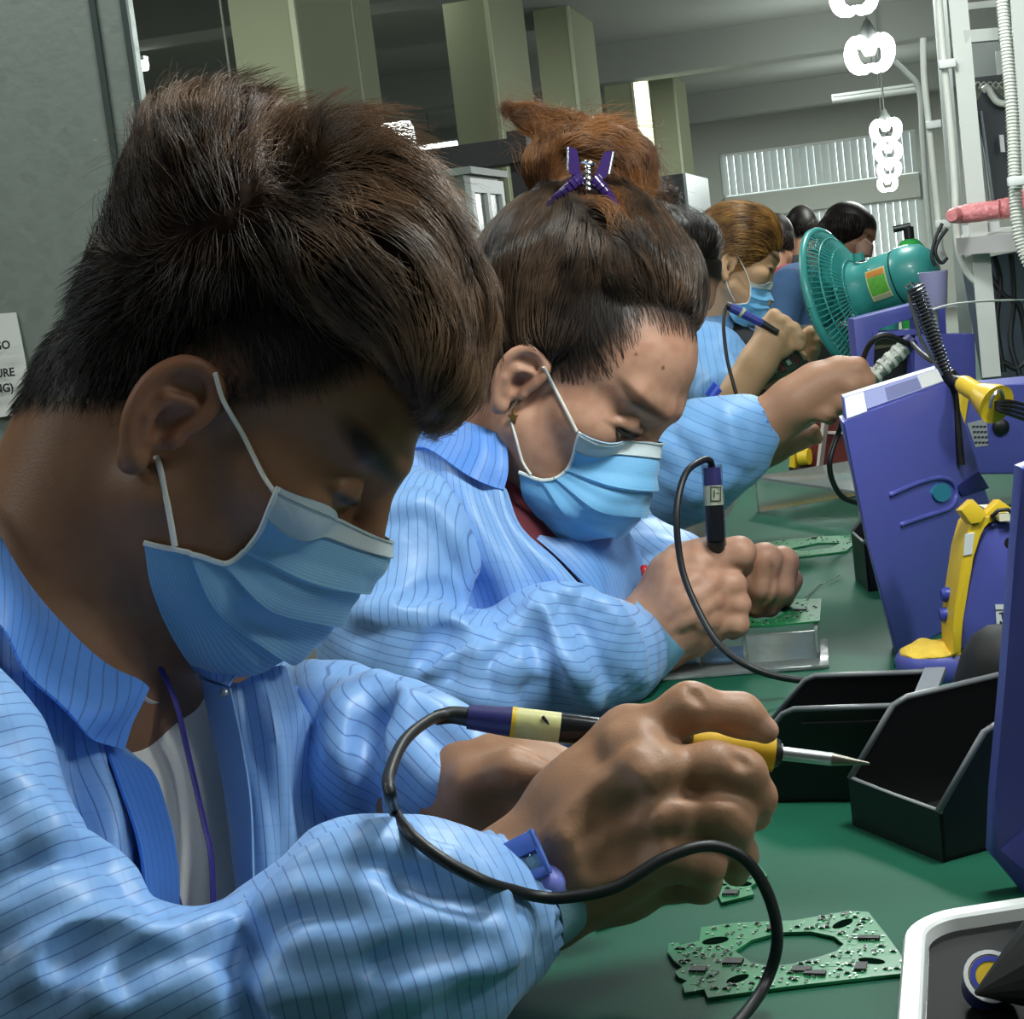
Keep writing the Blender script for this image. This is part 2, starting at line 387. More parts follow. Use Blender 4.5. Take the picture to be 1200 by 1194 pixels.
def strands(name, roots, flow, steps, length, radius, material, parent, vox=None, lift=.2, off=.001, jitter=.15, wob=.0, seed=0, clump=0, cw=.7):
    """hair strands: from roots along the flow field, kept just outside the hair volume"""
    r = np.random.default_rng(seed); n = len(roots); p = roots.copy(); L = length*(.6+.8*r.random(n)) if np.isscalar(length) else length
    pts = [p.copy()]; jit = r.normal(0, jitter, (n, 3)); ph = r.random(n)*6.28
    for s_ in range(steps):
        d = flow(p, s_/steps)
        d = d+jit*(.4+.6*s_/steps)
        if vox is not None:
            g = vox.grad(p); d = d-g*(d*g).sum(1, keepdims=True)
            d = d/np.maximum(np.linalg.norm(d, axis=1, keepdims=True), 1e-6)
            d = d+g*(lift if np.isscalar(lift) else lift[:, None])
            q = p+d*(L/steps)[:, None]; sd = vox.sample(q); push = np.clip(off-sd, 0, .01)
            q = q+vox.grad(q)*push[:, None]; p = q
        else:
            d = d/np.maximum(np.linalg.norm(d, axis=1, keepdims=True), 1e-6); p = p+d*(L/steps)[:, None]
        if wob: p = p+np.stack([np.sin(ph+s_*1.7), np.cos(ph*1.3+s_*1.4), np.sin(ph*.7+s_)], 1)*wob
        pts.append(p.copy())
    A = np.stack(pts, 1)                                    # n, steps+1, 3
    if clump:                                               # draw the strands together into locks
        gi = r.choice(n, clump, replace=False); G = A[gi]; near = np.zeros(n, int)
        for i0 in range(0, n, 2000): near[i0:i0+2000] = ((A[i0:i0+2000, 0][:, None]-G[None, :, 0])**2).sum(2).argmin(1)
        wt = cw*np.linspace(0, 1, steps+1)[None, :, None]**.8*(.55+.45*r.random((n, 1, 1))); A = A*(1-wt)+G[near]*wt
    hc = bpy.data.hair_curves.new(name); hc.add_curves([steps+1]*n)
    hc.attributes['position'].data.foreach_set('vector', c2w(A.reshape(-1, 3)).astype(np.float32).ravel())
    ra = hc.attributes.get('radius') or hc.attributes.new('radius', 'FLOAT', 'POINT')
    tp = np.linspace(1, .25, steps+1)
    ra.data.foreach_set('value', np.tile(radius*tp, n).astype(np.float32))
    hc.materials.append(material); o = bpy.data.objects.new(name, hc); o['kind'] = 'stuff'
    return link(o, parent)
def surf_points(V, Fc, n, mask=None, seed=1):
    r = np.random.default_rng(seed); a = np.linalg.norm(np.cross(V[Fc[:, 2]]-V[Fc[:, 0]], V[Fc[:, 3]]-V[Fc[:, 1]]), axis=1)
    if mask is not None: a = a*mask[Fc].mean(1)
    i = r.choice(len(Fc), n, p=a/a.sum()); u = r.random((n, 4)); u /= u.sum(1, keepdims=True)
    return (V[Fc[i]]*u[:, :, None]).sum(1)
def in_poly(x, y, poly):
    c = np.zeros(len(x), bool); n = len(poly)
    for i in range(n):
        x0, y0 = poly[i]; x1, y1 = poly[(i+1) % n]
        if y0 == y1: continue
        m = ((y0 > y) != (y1 > y)) & (x < (x1-x0)*(y-y0)/(y1-y0)+x0); c ^= m
    return c
def poly_sd(x, y, poly):         # signed distance, negative inside
    d = np.full(len(x), 1e9)
    for i in range(len(poly)):
        a = np.array(poly[i]); b = np.array(poly[(i+1) % len(poly)]); ab = b-a
        t = np.clip(((x-a[0])*ab[0]+(y-a[1])*ab[1])/max(ab @ ab, 1e-12), 0, 1)
        d = np.minimum(d, np.hypot(x-a[0]-ab[0]*t, y-a[1]-ab[1]*t))
    return np.where(in_poly(x, y, poly), -d, d)
# ------------------------------------------------------------------ the room
def struct(o): o['kind'] = 'structure'; return o
def slab(name, lo, hi, m, parent=None):
    bm = bmesh.new(); add_box(bm, lo, hi); return bm_obj(name, bm, m, parent)
def bar(name, a, b, w, d, m, parent=None, side=(1, 0, 0), bev=0.0, ret=False):
    """square bar from a to b; w across the side direction, d the other way (world space)"""
    a, b = Vector(a), Vector(b); z = (b-a).normalized(); x = Vector(side); x = (x-z*x.dot(z)).normalized(); y = z.cross(x)
    M = Matrix.Translation(a) @ Matrix((x, y, z)).transposed().to_4x4(); bm = bmesh.new()
    add_box(bm, (-w/2, -d/2, 0), (w/2, d/2, (b-a).length), 0, bev, M); return bm_obj(name, bm, m, parent, 40 if bev else None)
CEIL = 2.75; FARY = 24.0
plaster = mat('plaster', '#8f938a', .9, noise=(2, .06)); ceilm = mat('ceiling_paint', '#8a8e88', .95, noise=(1.2, .08)); floorm = mat('floor_vinyl', '#5d615c', .5, noise=(3, .1))
struct(slab('floor', (-7, -2.5, -.1), (4, FARY+.3, 0), floorm))
struct(slab('ceiling', (-7, -2.5, CEIL), (4, FARY+.3, CEIL+.1), ceilm))
struct(slab('wall_left', (-7.1, -2.5, 0), (-7, FARY+.3, CEIL), plaster)); struct(slab('wall_right', (4, -2.5, 0), (4.1, FARY+.3, CEIL), plaster))
struct(slab('wall_rear', (-7, -2.6, 0), (4, -2.5, CEIL), plaster))
# far wall with two bands of windows behind vertical blinds
a = atY(845, 182, FARY); b = atY(1034, 156, FARY); c = atY(850, 232, FARY); d = atY(1040, 207, FARY)
wx0, wx1 = a.x, atY(1072, 150, FARY).x; wz1, wz0 = (a.z+b.z)/2, (c.z+d.z)/2; lz1 = wz0-.30; lz0 = .55
for nm, lo, hi in (('wall_far', (-7, FARY, wz1), (4, FARY+.2, CEIL)), ('wall_far', (-7, FARY, 0), (wx0, FARY+.2, wz1)), ('wall_far', (wx1, FARY, 0), (4, FARY+.2, wz1)),
                   ('wall_far', (wx0, FARY-.12, lz1), (wx1, FARY+.2, wz0)), ('wall_far', (wx0, FARY, 0), (wx1, FARY+.2, lz0))): struct(slab(nm, lo, hi, mat('far_plaster', '#a9aca4', .9)))
glow = mat('daylight_pane', (.9, .95, .95), .3, emit=(.86, .97, 1.0), es=2.2); blindm = mat('blind_fabric', '#c3c8c5', .8, trans=.25)
for i, (z0, z1) in enumerate(((wz0, wz1), (lz0, lz1))):
    w = struct(slab('window_%d' % (i+1), (wx0, FARY+.10, z0), (wx1, FARY+.13, z1), mat('window_frame', '#d5d8d5', .6)))
    n = 5
    for q in range(n): slab('pane', (wx0+(wx1-wx0)*(q+.03)/n, FARY+.06, z0+.03), (wx0+(wx1-wx0)*(q+.97)/n, FARY+.09, z1-.03), glow, w)
    bm = bmesh.new(); x = wx0+.02; k = 0
    while x < wx1:
        ang = math.radians(24+10*math.sin(k*1.7)+6*math.sin(k*.37)); M = Matrix.Translation((x, FARY+.0, 0)) @ Matrix.Rotation(ang, 4, 'Z')
        add_box(bm, (-.048, -.002, z0+.02), (.048, .002, z1-.01), 0, 0, M); x += .094; k += 1
    o = bm_obj('blind_slats', bm, blindm, w); o['kind'] = 'stuff'
    slab('head_rail', (wx0, FARY-.04, z1-.03), (wx1, FARY+.03, z1), mat('window_frame'), w)
# ceiling beams and pillars
green = mat('pillar_paint', '#8b8f74', .85, noise=(2, .04))
for y in (8.6, 14.0, 19.5): struct(slab('trim_beam', (-7, y, CEIL-.28), (4, y+.35, CEIL), ceilm))
def yat(px, py, x): q = atY(px, py, 1.0); return x/q.x          # distance at which a pixel's ray reaches world x
px0 = atY(272, 40, 6.0).x; px1 = atY(347, 40, 6.0).x; pdep = yat(440, 60, px1)-6.0
for y in (6.0, yat(532, 120, px0), yat(640, 150, px0), yat(715, 170, px0), yat(770, 180, px0)):
    p = struct(slab('pillar', (px0, y, 0), (px1, y+pdep, CEIL), green)); slab('corner_trim', (px1-.012, y-.008, 0), (px1+.008, y+.012, CEIL), mat('trim_light', '#b4b89c', .7), p)
# tall grey cabinet at the left, behind the young man
yc = 2.35; xr = atY(158, 80, yc).x
galv = mat('galvanised_sheet', '#8b948e', .45, .30, bump=(60, .25, .002)); nt = galv.node_tree
cab = slab('metal_partition', (-2.2, yc, 0), (xr, yc+.025, 2.3), galv); tag(cab, 'tall mottled grey metal partition at the left edge behind the young man', 'partition')
n_ = nt.nodes.new('ShaderNodeTexVoronoi'); n_.inputs['Scale'].default_value = 55; tc = nt.nodes.new('ShaderNodeTexCoord'); nt.links.new(tc.outputs['Object'], n_.inputs['Vector'])
mr = nt.nodes.new('ShaderNodeMapRange'); mr.inputs[3].default_value = .30; mr.inputs[4].default_value = .52; nt.links.new(n_.outputs['Color'], mr.inputs[0]); nt.links.new(mr.outputs[0], nt.nodes['Principled BSDF'].inputs['Roughness'])
for dx in (.0, -.045): slab('edge_seam', (xr+dx-.006, yc-.006, 0), (xr+dx+.003, yc+.002, 2.3), mat('seam_steel', '#49524f', .5, .5), cab)
# paper notice on the cabinet
def sheet_at(name, corners, m, y, th=.0008, n=10, curl=None):
    """paper hung on the plane y; corners (px) tl, tr, br, bl"""
    tl, tr, br, bl = [np.array(atY(*c, y)) for c in corners]; V = []; Fq = []
    for i in range(n+1):
        for j in range(n+1):
            u, v_ = i/n, j/n; p = (tl*(1-u)+tr*u)*(1-v_)+(bl*(1-u)+br*u)*v_
            V.append(p+np.array([0, -(curl(u, v_) if curl else 0), 0]))
    k = len(V); V += [p-np.array([0, th, 0]) for p in V]
    for i in range(n):
        for j in range(n): a = i*(n+1)+j; Fq += [(a, a+1, a+n+2, a+n+1), (a+k, a+n+1+k, a+n+2+k, a+1+k)]
    return mesh_obj(name, V, Fq, m, None, True)
paper = mat('paper', '#dfe1dd', .8); ink = mat('ink', '#2c2e2f', .8)
note = sheet_at('paper_notice', [(-62, 372), (19, 366), (44, 481), (-62, 500)], paper, yc-.004, curl=lambda u, v_: .012*(v_**2)*u)
tag(note, 'white printed paper notice hung on the grey partition', 'notice')
rotz = math.atan2(0, 1)
for body, x_, y_ in (('NO GO', 12, 404), ('MEASURE', 17, 436), ('(WIRING)', 16, 454)):
    q = atY(x_, y_, yc-.022); o = text_obj('lettering', body, .0165, ink, Matrix.Identity(4), None, .0002, 'RIGHT')
    o.parent = note; o.matrix_local = Matrix.Translation(q) @ Matrix.Rotation(PI/2, 4, 'X')
# pale cabinet, dark rack and grey locker beyond the two people
def px_box(name, x0, y0, x1, y1, y, depth, m, parent=None, bev=0):
    a = atY(x0, y0, y); b = atY(x1, y1, y); bm = bmesh.new(); add_box(bm, (a.x, y, min(b.z, a.z)), (b.x, y+depth, max(a.z, b.z)), 0, bev); return bm_obj(name, bm, m, parent)
cabm = mat('cabinet_grey', '#6f7a72', .5); wht = mat('white_enamel', '#d0d4d2', .45); blk = mat('black_steel', '#1b1d1e', .6)
y0 = 5.0; a = atY(488, 212, y0); b = atY(543, 212, y0); yb = yat(583, 208, b.x)
pc = slab('equipment_cabinet', (a.x, y0, 0), (b.x, yb, a.z), cabm); tag(pc, 'pale grey cabinet with a white framed glass door, behind the woman', 'cabinet')
for lo, hi in (((y0+.01, .1), (y0+.05, a.z-.01)), ((yb-.05, .1), (yb-.01, a.z-.01)), ((y0+.05, a.z-.05), (yb-.05, a.z-.01)), ((y0+.05, a.z-.40), (yb-.05, a.z-.36)), ((y0+.05, .1), (yb-.05, .14)), (((y0+yb)/2-.02, .14), ((y0+yb)/2+.02, a.z-.05))): slab('door_rail', (b.x, lo[0], lo[1]), (b.x+.018, hi[0], hi[1]), wht, pc)
slab('door_pane', (b.x, y0+.05, .14), (b.x+.006, yb-.05, a.z-.05), mat('dull_glass', '#5f6b66', .15), pc)
slab('cabinet_top', (a.x-.02, y0-.02, a.z), (b.x+.03, yb+.02, a.z+.02), cabm, pc)
y1 = 6.6; a = atY(462, 190, y1); b = atY(618, 178, y1)
rk = slab('dark_duct', (a.x, y1, a.z-.06), (b.x, y1+.2, a.z+.03), blk); tag(rk, 'long dark duct seen above the pale cabinet', 'duct')
bar('duct_leg', (b.x-.05, y1+.1, 0), (b.x-.05, y1+.1, a.z+.06), .07, .07, blk, rk); bar('duct_leg', (a.x+.05, y1+.1, 0), (a.x+.05, y1+.1, a.z), .07, .07, blk, rk)
y2 = 7.5; a = atY(770, 207, y2); b = atY(826, 205, y2); m_ = atY(800, 205, y2)
lk = slab('locker', (a.x, y2, 0), (m_.x, y2+.3, a.z), mat('locker_dark', '#2f3436', .6)); tag(lk, 'dark grey locker with a pale steel side, left of the far window', 'locker')
slab('side_panel', (m_.x, y2, 0), (m_.x+.012, yat(826, 205, m_.x), a.z), mat('locker_side', '#8d9594', .4, .4), lk)
# green topped bench
BX0, BX1, BY0, BY1 = -.262, .62, .30, 6.0
green_t = mat('green_mat', '#155540', .55, spec=.22, noise=(9, .22, 6), bump=(220, .12, .0006))
bench = slab('workbench', (BX0, BY0, TABZ-.035), (BX1, BY1, TABZ), green_t); tag(bench, 'long workbench with a green anti-static top', 'workbench')
for y in (.4, 3., 5.9):
    for x in (BX0+.06, BX1-.06): slab('leg', (x-.02, y-.02, 0), (x+.02, y+.02, TABZ-.035), wht, bench)
slab('apron', (BX0+.03, BY0+.05, TABZ-.10), (BX0+.06, BY1-.05, TABZ-.035), wht, bench)
# hanging lotus lamps over the bench line
glowl = mat('lamp_glow', (1, 1, 1), .4, emit=(.95, 1.0, .98), es=9.0); capm = mat('lamp_cap', '#7a7f7d', .5)
def lotus(c, R, label, grp, wire=True):
    t = thing('pendant_lamp', label, 'lamp', c, None, grp)
    for k in range(4):
        a = PI*k/2+PI/4+.05; ca, sa = math.cos(a), math.sin(a); pr = [(.25, .30), (.62, .52), (.95, .30), (1.0, -.10), (.80, -.48), (.45, -.62), (.2, -.55)]
        for s_ in (-.13, .13):
            V, Fc = tube_data([Vector((ca*r*R-sa*s_*R, sa*r*R+ca*s_*R, z*R)) for r, z in [tuple(q) for q in spline([np.array(p) for p in pr], 3)]], R*.15, 7)
            local(mesh_obj('lamp_tube', V, Fc, glowl, None, True), t)
    bm = bmesh.new(); lathe(bm, [(R*.20, -.1*R), (R*.34, .2*R), (R*.34, .75*R), (R*.22, 1.0*R), (R*.10, 1.25*R)], 16); local(bm_obj('lamp_cap', bm, capm, None, 40), t)
    if wire: V, Fc = tube_data([Vector((0, 0, 1.2*R)), Vector((0, 0, CEIL-c[2]))], .004, 6); local(mesh_obj('flex', V, Fc, capm), t)
    return t
for i, (x, y, d, wpx) in enumerate(((1001, -6, 4.9, 66), (1019, 62, 6.2, 66), (1038, 152, 10.2, 42), (1041, 178, 11.9, 36), (1042, 198, 13.4, 32), (1040, 215, 15.2, 27))):
    lotus(P(x, y, d), wpx*.5*d/F*.92, ['glowing pendant lamp cut by the top edge of the picture', 'large glowing pendant lamp below the one at the top edge', 'glowing pendant lamp, topmost of the far chain of lamps', 'second glowing lamp from the top of the far chain', 'third glowing lamp from the top of the far chain', 'lowest glowing lamp of the far chain'][i], 'pendant lamps over the bench')
for y in (7.2, 9.0): lamp_light('pendant_light', (-.05, y, 1.45), 18, .12)
for y in (13.0, 18.0): lamp_light('far_pendant_light', (-.3, y, 1.9), 40, .2)
# ceiling tubes far to the left
tubm = mat('tube_glow', (1, 1, 1), .4, emit=(.95, 1, .95), es=4)
for x0_, y0_, x1_, y1_, yy, lb in ((474, 176, 536, 169, 17, 'lit ceiling tube between the two pillars'), (152, 78, 172, 76, 9, 'small lit ceiling tube right of the grey partition'), (160, 158, 192, 154, 7.5, 'bright lamp left of the young man\'s hair'), (225, 168, 335, 154, 5.4, 'bright ceiling tube behind the crest of the young man\'s hair'), (385, 176, 482, 164, 5.4, 'bright ceiling tube behind the front of the young man\'s hair'), (975, 117, 1075, 104, 15, 'dim ceiling tube beside the pendant lamps')):
    q0, q1 = atY(x0_, y0_, yy), atY(x1_, y1_, yy)
    t = tube('ceiling_tube', [q0, q1], .03 if yy > 8 else .06, tubm if '975' != str(x0_) else mat('tube_off', '#c9cecb', .5), None, 8); tag(t, lb, 'lamp')
    bm = bmesh.new(); add_box(bm, (min(q0.x, q1.x), yy-.03, max(q0.z, q1.z)+.02), (max(q0.x, q1.x), yy+.03, max(q0.z, q1.z)+.04)); bm_obj('housing', bm, wht, t)
    bar('hanger', ((q0.x+q1.x)/2, yy, max(q0.z, q1.z)+.05), ((q0.x+q1.x)/2, yy, CEIL), .006, .006, mat('hanger_grey', '#5d6155', .8), t)
# ------------------------------------------------------------------ people: shared head
def pose(yaw, pitch, roll=0.):   # columns: subject's right, forward, up, in camera axes; yaw turns the face to the camera
    y, p, r = map(math.radians, (yaw, pitch, roll))
    fwd = np.array([math.cos(y)*math.cos(p), -math.sin(p), math.sin(y)*math.cos(p)])
    right = np.array([-math.sin(y), 0, math.cos(y)]); up = np.cross(right, fwd)
    right, up = right*math.cos(r)-up*math.sin(r), up*math.cos(r)+right*math.sin(r)
    return np.stack([right, fwd, up], 1)
class Head:
    def __init__(s, c, R, k=1.0): s.c = np.asarray(c, float); s.R = R; s.k = k
    def p(s, x, y, z): return s.c+s.R @ (s.k*np.array([x, y, z]))
    def at(s, px, py, x):            # point on a pixel's ray in the head's sagittal plane x
        r = np.array([(px-600)/F, (597-py)/F, -1.0]); n = s.R[:, 0]
        return r*(((s.c+n*x*s.k) @ n)/(r @ n))
    def inv(s, V): return ((V-s.c) @ s.R)/s.k
    def cap(s, a, b, ra, rb): return Cap(s.p(*a), s.p(*b), ra*s.k, rb*s.k)
    def ell(s, c, r, Rl=None): return Ell(s.p(*c), np.array(r)*s.k, s.R if Rl is None else s.R @ Rl)
    def build(s, v, nose=1., chin=0., ear=True, earx=.073, eary=-.004, earz=0., eark=1., back=0.):
        v.add(s.ell((0, -.012+back, .045), (.075, .098-back, .088)), .01)
        v.add(s.ell((0, .040, .052), (.063, .054, .058)), .02)
        v.add(s.ell((0, .040, -.028), (.056, .054, .076)), .02)
        for q in (-1, 1):
            v.add(s.cap((q*.054, .008, -.045), (q*.012, .078, -.094+chin), .017, .016), .03)
            v.add(s.ell((q*.047, .054, -.006), (.021, .028, .020)), .02)
            v.add(s.cap((q*.046, .076, .040), (q*.012, .092, .036), .010, .010), .016)
            v.sub(s.ell((q*.032, .100, .014), (.019, .015, .011)), .010)
            v.add(s.ell((q*.032, .0775, .014), (.0135, .0135, .0125)), .003)
            v.add(s.cap((q*.046, .079, .0125), (q*.019, .0885, .0105), .0042, .0042), .004)      # upper lid line
            v.add(s.cap((q*.006, .098*min(1, nose+.12), -.012), (q*.012, .106*min(1, nose+.08), -.023), .008, .0078), .006)
        v.add(s.cap((0, .090, .034), (0, .113*nose, -.014), .0075, .0105), .010)
        v.add(s.cap((0, .113*nose, -.014), (0, .1135*nose, -.018), .0115, .0105), .006)
        v.add(s.cap((-.018, .094, -.052), (.018, .094, -.052), .008, .008), .010)
        v.add(s.cap((-.016, .094, -.062), (.016, .094, -.062), .008, .008), .008)
        v.add(s.cap((-.010, .083, -.094+chin), (.010, .083, -.094+chin), .016, .016), .018)
        if ear: s.ear(v, 1, earx, eary, earz, eark); s.ear(v, -1, earx, eary, earz, eark)
    def ear(s, v, q, ex, ey, ez, ek):
        t = math.radians(24)                     # ear plane leaves the skull at an angle
        def e(u, w, o=0.): u *= ek; w *= ek; return (q*(ex-u*math.sin(t)*.8+o*math.cos(t)), ey+u*math.cos(t)+o*.4, w+ez)
        Rl = np.array([[q*math.cos(t), -q*math.sin(t), 0], [math.sin(t), math.cos(t), 0], [0, 0, 1]]).astype(float)
        v.add(s.ell(e(-.006, .006, .001), (.0045, .0165, .025), Rl), .004)
        hel = [(.011, .006), (.0135, .020), (.009, .031), (-.002, .0355), (-.014, .031), (-.0215, .018), (-.0215, .002), (-.0165, -.012), (-.009, -.021), (-.003, -.026)]
        hp = spline([np.array(h) for h in hel], 3)
        v.sub(s.ell(e(-.003, .018, .0075), (.0050, .0120, .0110), Rl), .003)
        v.sub(s.ell(e(-.001, .000, .0070), (.0075, .0085, .0110), Rl), .003)
        for a, b in zip(hp, hp[1:]): v.add(s.cap(e(a[0], a[1], .004), e(b[0], b[1], .004), .0042, .0042), .0025)
        for a, b in (((.003, .017), (-.010, .012)), ((-.010, .012), (-.0125, -.001)), ((-.0125, -.001), (-.007, -.013))):
            v.add(s.cap(e(*a, .0045), e(*b, .0045), .0034, .0034), .003)
        v.add(s.ell(e(-.004, -.0255, .002), (.0050, .0080, .0085), Rl), .005)
        v.add(s.ell(e(.0085, -.003, .004), (.0042, .0045, .0070), Rl), .004)
def flow_field(ctrl, d):         # ctrl: (px, py, dx, dy[, toward camera])
    C = np.array([c[:2] for c in ctrl], float); D = np.array([[c[2], -c[3], c[4] if len(c) > 4 else 0] for c in ctrl], float)
    D /= np.linalg.norm(D, axis=1, keepdims=True)
    def f(p, t=0):
        q = pxof(p)[:, :2]; w = 1/(((q[:, None]-C[None])**2).sum(2)+200)**1.5
        return (w[:, :, None]*D[None]).sum(1)/w.sum(1)[:, None]
    return f
def hair_mat(name, c1, c2, rough=.42):
    """a slow noise mixes two hair colours"""
    m = mat(name, c1, rough, spec=.5 if 'strands' in name else .08); nt = m.node_tree; b = nt.nodes['Principled BSDF']
    tc = nt.nodes.new('ShaderNodeTexCoord'); n = nt.nodes.new('ShaderNodeTexNoise'); n.inputs['Scale'].default_value = 28; n.inputs['Detail'].default_value = 4
    nt.links.new(tc.outputs['Object'], n.inputs['Vector'])
    mr = nt.nodes.new('ShaderNodeMapRange'); mr.inputs[1].default_value = .35; mr.inputs[2].default_value = .7; nt.links.new(n.outputs['Fac'], mr.inputs[0])
    mx = nt.nodes.new('ShaderNodeMix'); mx.data_type = 'RGBA'; mx.inputs[6].default_value = (*m['col'], 1); mx.inputs[7].default_value = (*hexc(c2), 1)
    nt.links.new(mr.outputs[0], mx.inputs[0]); nt.links.new(mx.outputs[2], b.inputs['Base Color']); return m
def lerp(a, b, t): return a+(b-a)*t
def mixc(C, col, w): return C*(1-w[:, None])+np.array(hexc(col))*w[:, None]
SKIN_M = vcol_mat('skin', .48, .35, sss=.12, bump=(650, .25, .0007))
def patch_grid(rows, nu=8, nv=8, close=False):
    """dense grid of points through rows of control points (camera axes)"""
    R1 = [spline(r, nu) for r in rows]; out = []
    for j in range(len(R1[0])): out.append(spline([r[j] for r in R1], nv))
    A = np.array(out)           # [u, v, 3]
    return A
def grid_mesh(name, A, th, material, parent, attrs=None, smooth=True):
    """sheet with thickness th (to both sides) from a point grid in camera axes"""
    n, m = A.shape[:2]; V = A.reshape(-1, 3); Fq = []
    for i in range(n-1):
        for j in range(m-1): a = i*m+j; Fq.append((a, a+1, a+m+1, a+m))
    Fq = np.array(Fq); N = normals(V, Fq); k = len(V)
    V2 = np.concatenate([V+N*th/2, V-N*th/2]); F2 = [Fq, Fq[:, ::-1]+k]
    rim = [i*m for i in range(n)]+[(n-1)*m+j for j in range(1, m)]+[i*m+m-1 for i in range(n-2, -1, -1)]+[j for j in range(m-2, 0, -1)]
    rr = np.array(rim); nx = np.roll(rr, -1); F2.append(np.stack([rr, rr+k, nx+k, nx], 1))
    o = mesh_obj(name, c2w(V2), np.concatenate(F2), material, parent, smooth, 50)
    for kk, a in (attrs or {}).items():
        at = o.data.attributes.new(kk, 'FLOAT', 'POINT'); at.data.foreach_set('value', np.concatenate([a, a]).astype(np.float32))
    return o

def face_mask(parent, hd, rows, vox, xs=(.058, .034), band='#c9d6da', mcol='#7fb6dc', loops=(), pleats=(.36, .56, .76)):
    """pleated mask; rows = [near edge px, mid px, centre px] from nose to chin; the far half mirrors the near one in the head's own frame"""
    R_ = []
    for a, b, c in rows:
        near = Q(a[0], a[1], (vox.hit(a[0], a[1]) or 9)-.003) if (vox.hit(a[0], a[1]) and len(a) < 3) else hd.at(a[0], a[1], a[2] if len(a) > 2 else xs[0])
        mid = hd.at(b[0], b[1], b[2] if len(b) > 2 else xs[1]); cen = hd.at(c[0], c[1], 0)
        mir = [hd.c+hd.R @ (hd.k*(hd.inv(p[None])[0]*np.array([-1, 1, 1]))) for p in (mid, near)]
        R_.append([near, mid, cen]+mir)
    A = patch_grid(R_, 14, 14)                           # A[lateral, down]
    n, m = A.shape[:2]; A0 = A.copy(); d1 = np.gradient(A0, axis=0); d2 = np.gradient(A0, axis=1); N = np.cross(d1, d2); N /= np.linalg.norm(N, axis=2, keepdims=True)
    if (N[n//2, m//2] @ hd.R[:, 1]) < 0: N = -N
    uu = np.linspace(0, 1, m)[None, :]; tt = np.linspace(0, 1, n)[:, None]; side = np.sin(PI*np.clip(tt, 0, 1))**.7
    disp = 0
    for pl in pleats: q = (uu-pl)/.085; disp = disp+np.where((q > -1) & (q < 0), (q+1)*.0042, 0)-np.where((q >= 0) & (q < .5), .0006, 0)
    disp = disp*(.25+.75*side)+.0012*np.sin(uu*9+tt*14)*np.sin(tt*PI)+.0012*np.sin(tt*23+uu*5)*uu*side
    for _ in range(3):
        q = A.reshape(-1, 3); sd = vox.sample(q); g = vox.grad(q); A = (q+g*np.clip(.0028-sd, 0, .02)[:, None]).reshape(A.shape)
    for _ in range(4): A[1:-1, 1:-1] = A[1:-1, 1:-1]*.4+.15*(A[2:, 1:-1]+A[:-2, 1:-1]+A[1:-1, 2:]+A[1:-1, :-2])
    A = A+N*disp[:, :, None]
    fm = cloth_mat('mask_fabric_'+mcol[1:], mcol, '#9cc6e2', width=.25, rough=.62, sheen=.3, weave=True)
    o = grid_mesh('face_mask', A, .0012, fm, parent, {'stripe': (np.broadcast_to(uu, (n, m))*70).ravel()})
    k = max(3, int(m*.15)); wm_ = mat('mask_band', band, .6, bump=(500, .2, .0006))
    B = A[:, :k]+N[:, :k]*.0011; grid_mesh('nose_band', B, .0008, wm_, o)
    for j in (1, k-1): tube('nose_band_seam', [Vector(c2w(p)) for p in (A+N*.0018)[:, j]], .0005, mat('mask_seam', '#9fb0b6', .6), o, 5)
    for e_, nm in ((0, 'side_binding'), (n-1, 'side_binding')): tube(nm, [Vector(c2w(p)) for p in A[e_]+N[e_]*.0004], .0016, mat('mask_binding', '#dfe6e6', .6), o, 6)
    for lp in loops:
        tube('ear_loop', [Vector(c2w(p)) for p in spline(lp, 6)], .0017, mat('ear_loop', '#e6e4dc', .7), o, 8, .7)
    return o
# ------------------------------------------------------------------ person 1: young man nearest the camera
man = thing('person', 'young man nearest the camera, tousled brown hair, blue mask, soldering above a green board', 'person', P(60, 1250, 1.02))
hd = Head(Q(250, 486, 1.003), pose(-2, 37, 3), 1.04)
v = Vox((-.42, -.36, -1.26), (.165, .17, -.78), .00175)
hd.build(v, .97, .012, True, .073, -.006, -.011, .93, .020)
# neck, chest and arms under the jacket
v.add(Cap(hd.p(0, -.030, -.03), Q(62, 760, 1.01), .055, .062), .03)
v.add(Cap(hd.p(0, -.055, -.015), Q(38, 745, 1.0), .036, .05), .03)
v.add(Cap(Q(40, 760, 1.02), Q(90, 1000, 1.08), .06, .07), .04)
v.add(Cap(Q(-90, 830, .93), Q(250, 850, 1.13), .055, .055), .04)
v.chain([(-100, 830, .90, 80), (60, 1190, .82, 70), (300, 1190, .83, 56), (430, 1135, .845, 66), (540, 1085, .868, 60), (600, 1048, .88, 60)], .03)
v.chain([(260, 860, 1.12, 60), (400, 895, 1.09, 55), (510, 935, 1.01, 46)], .03)
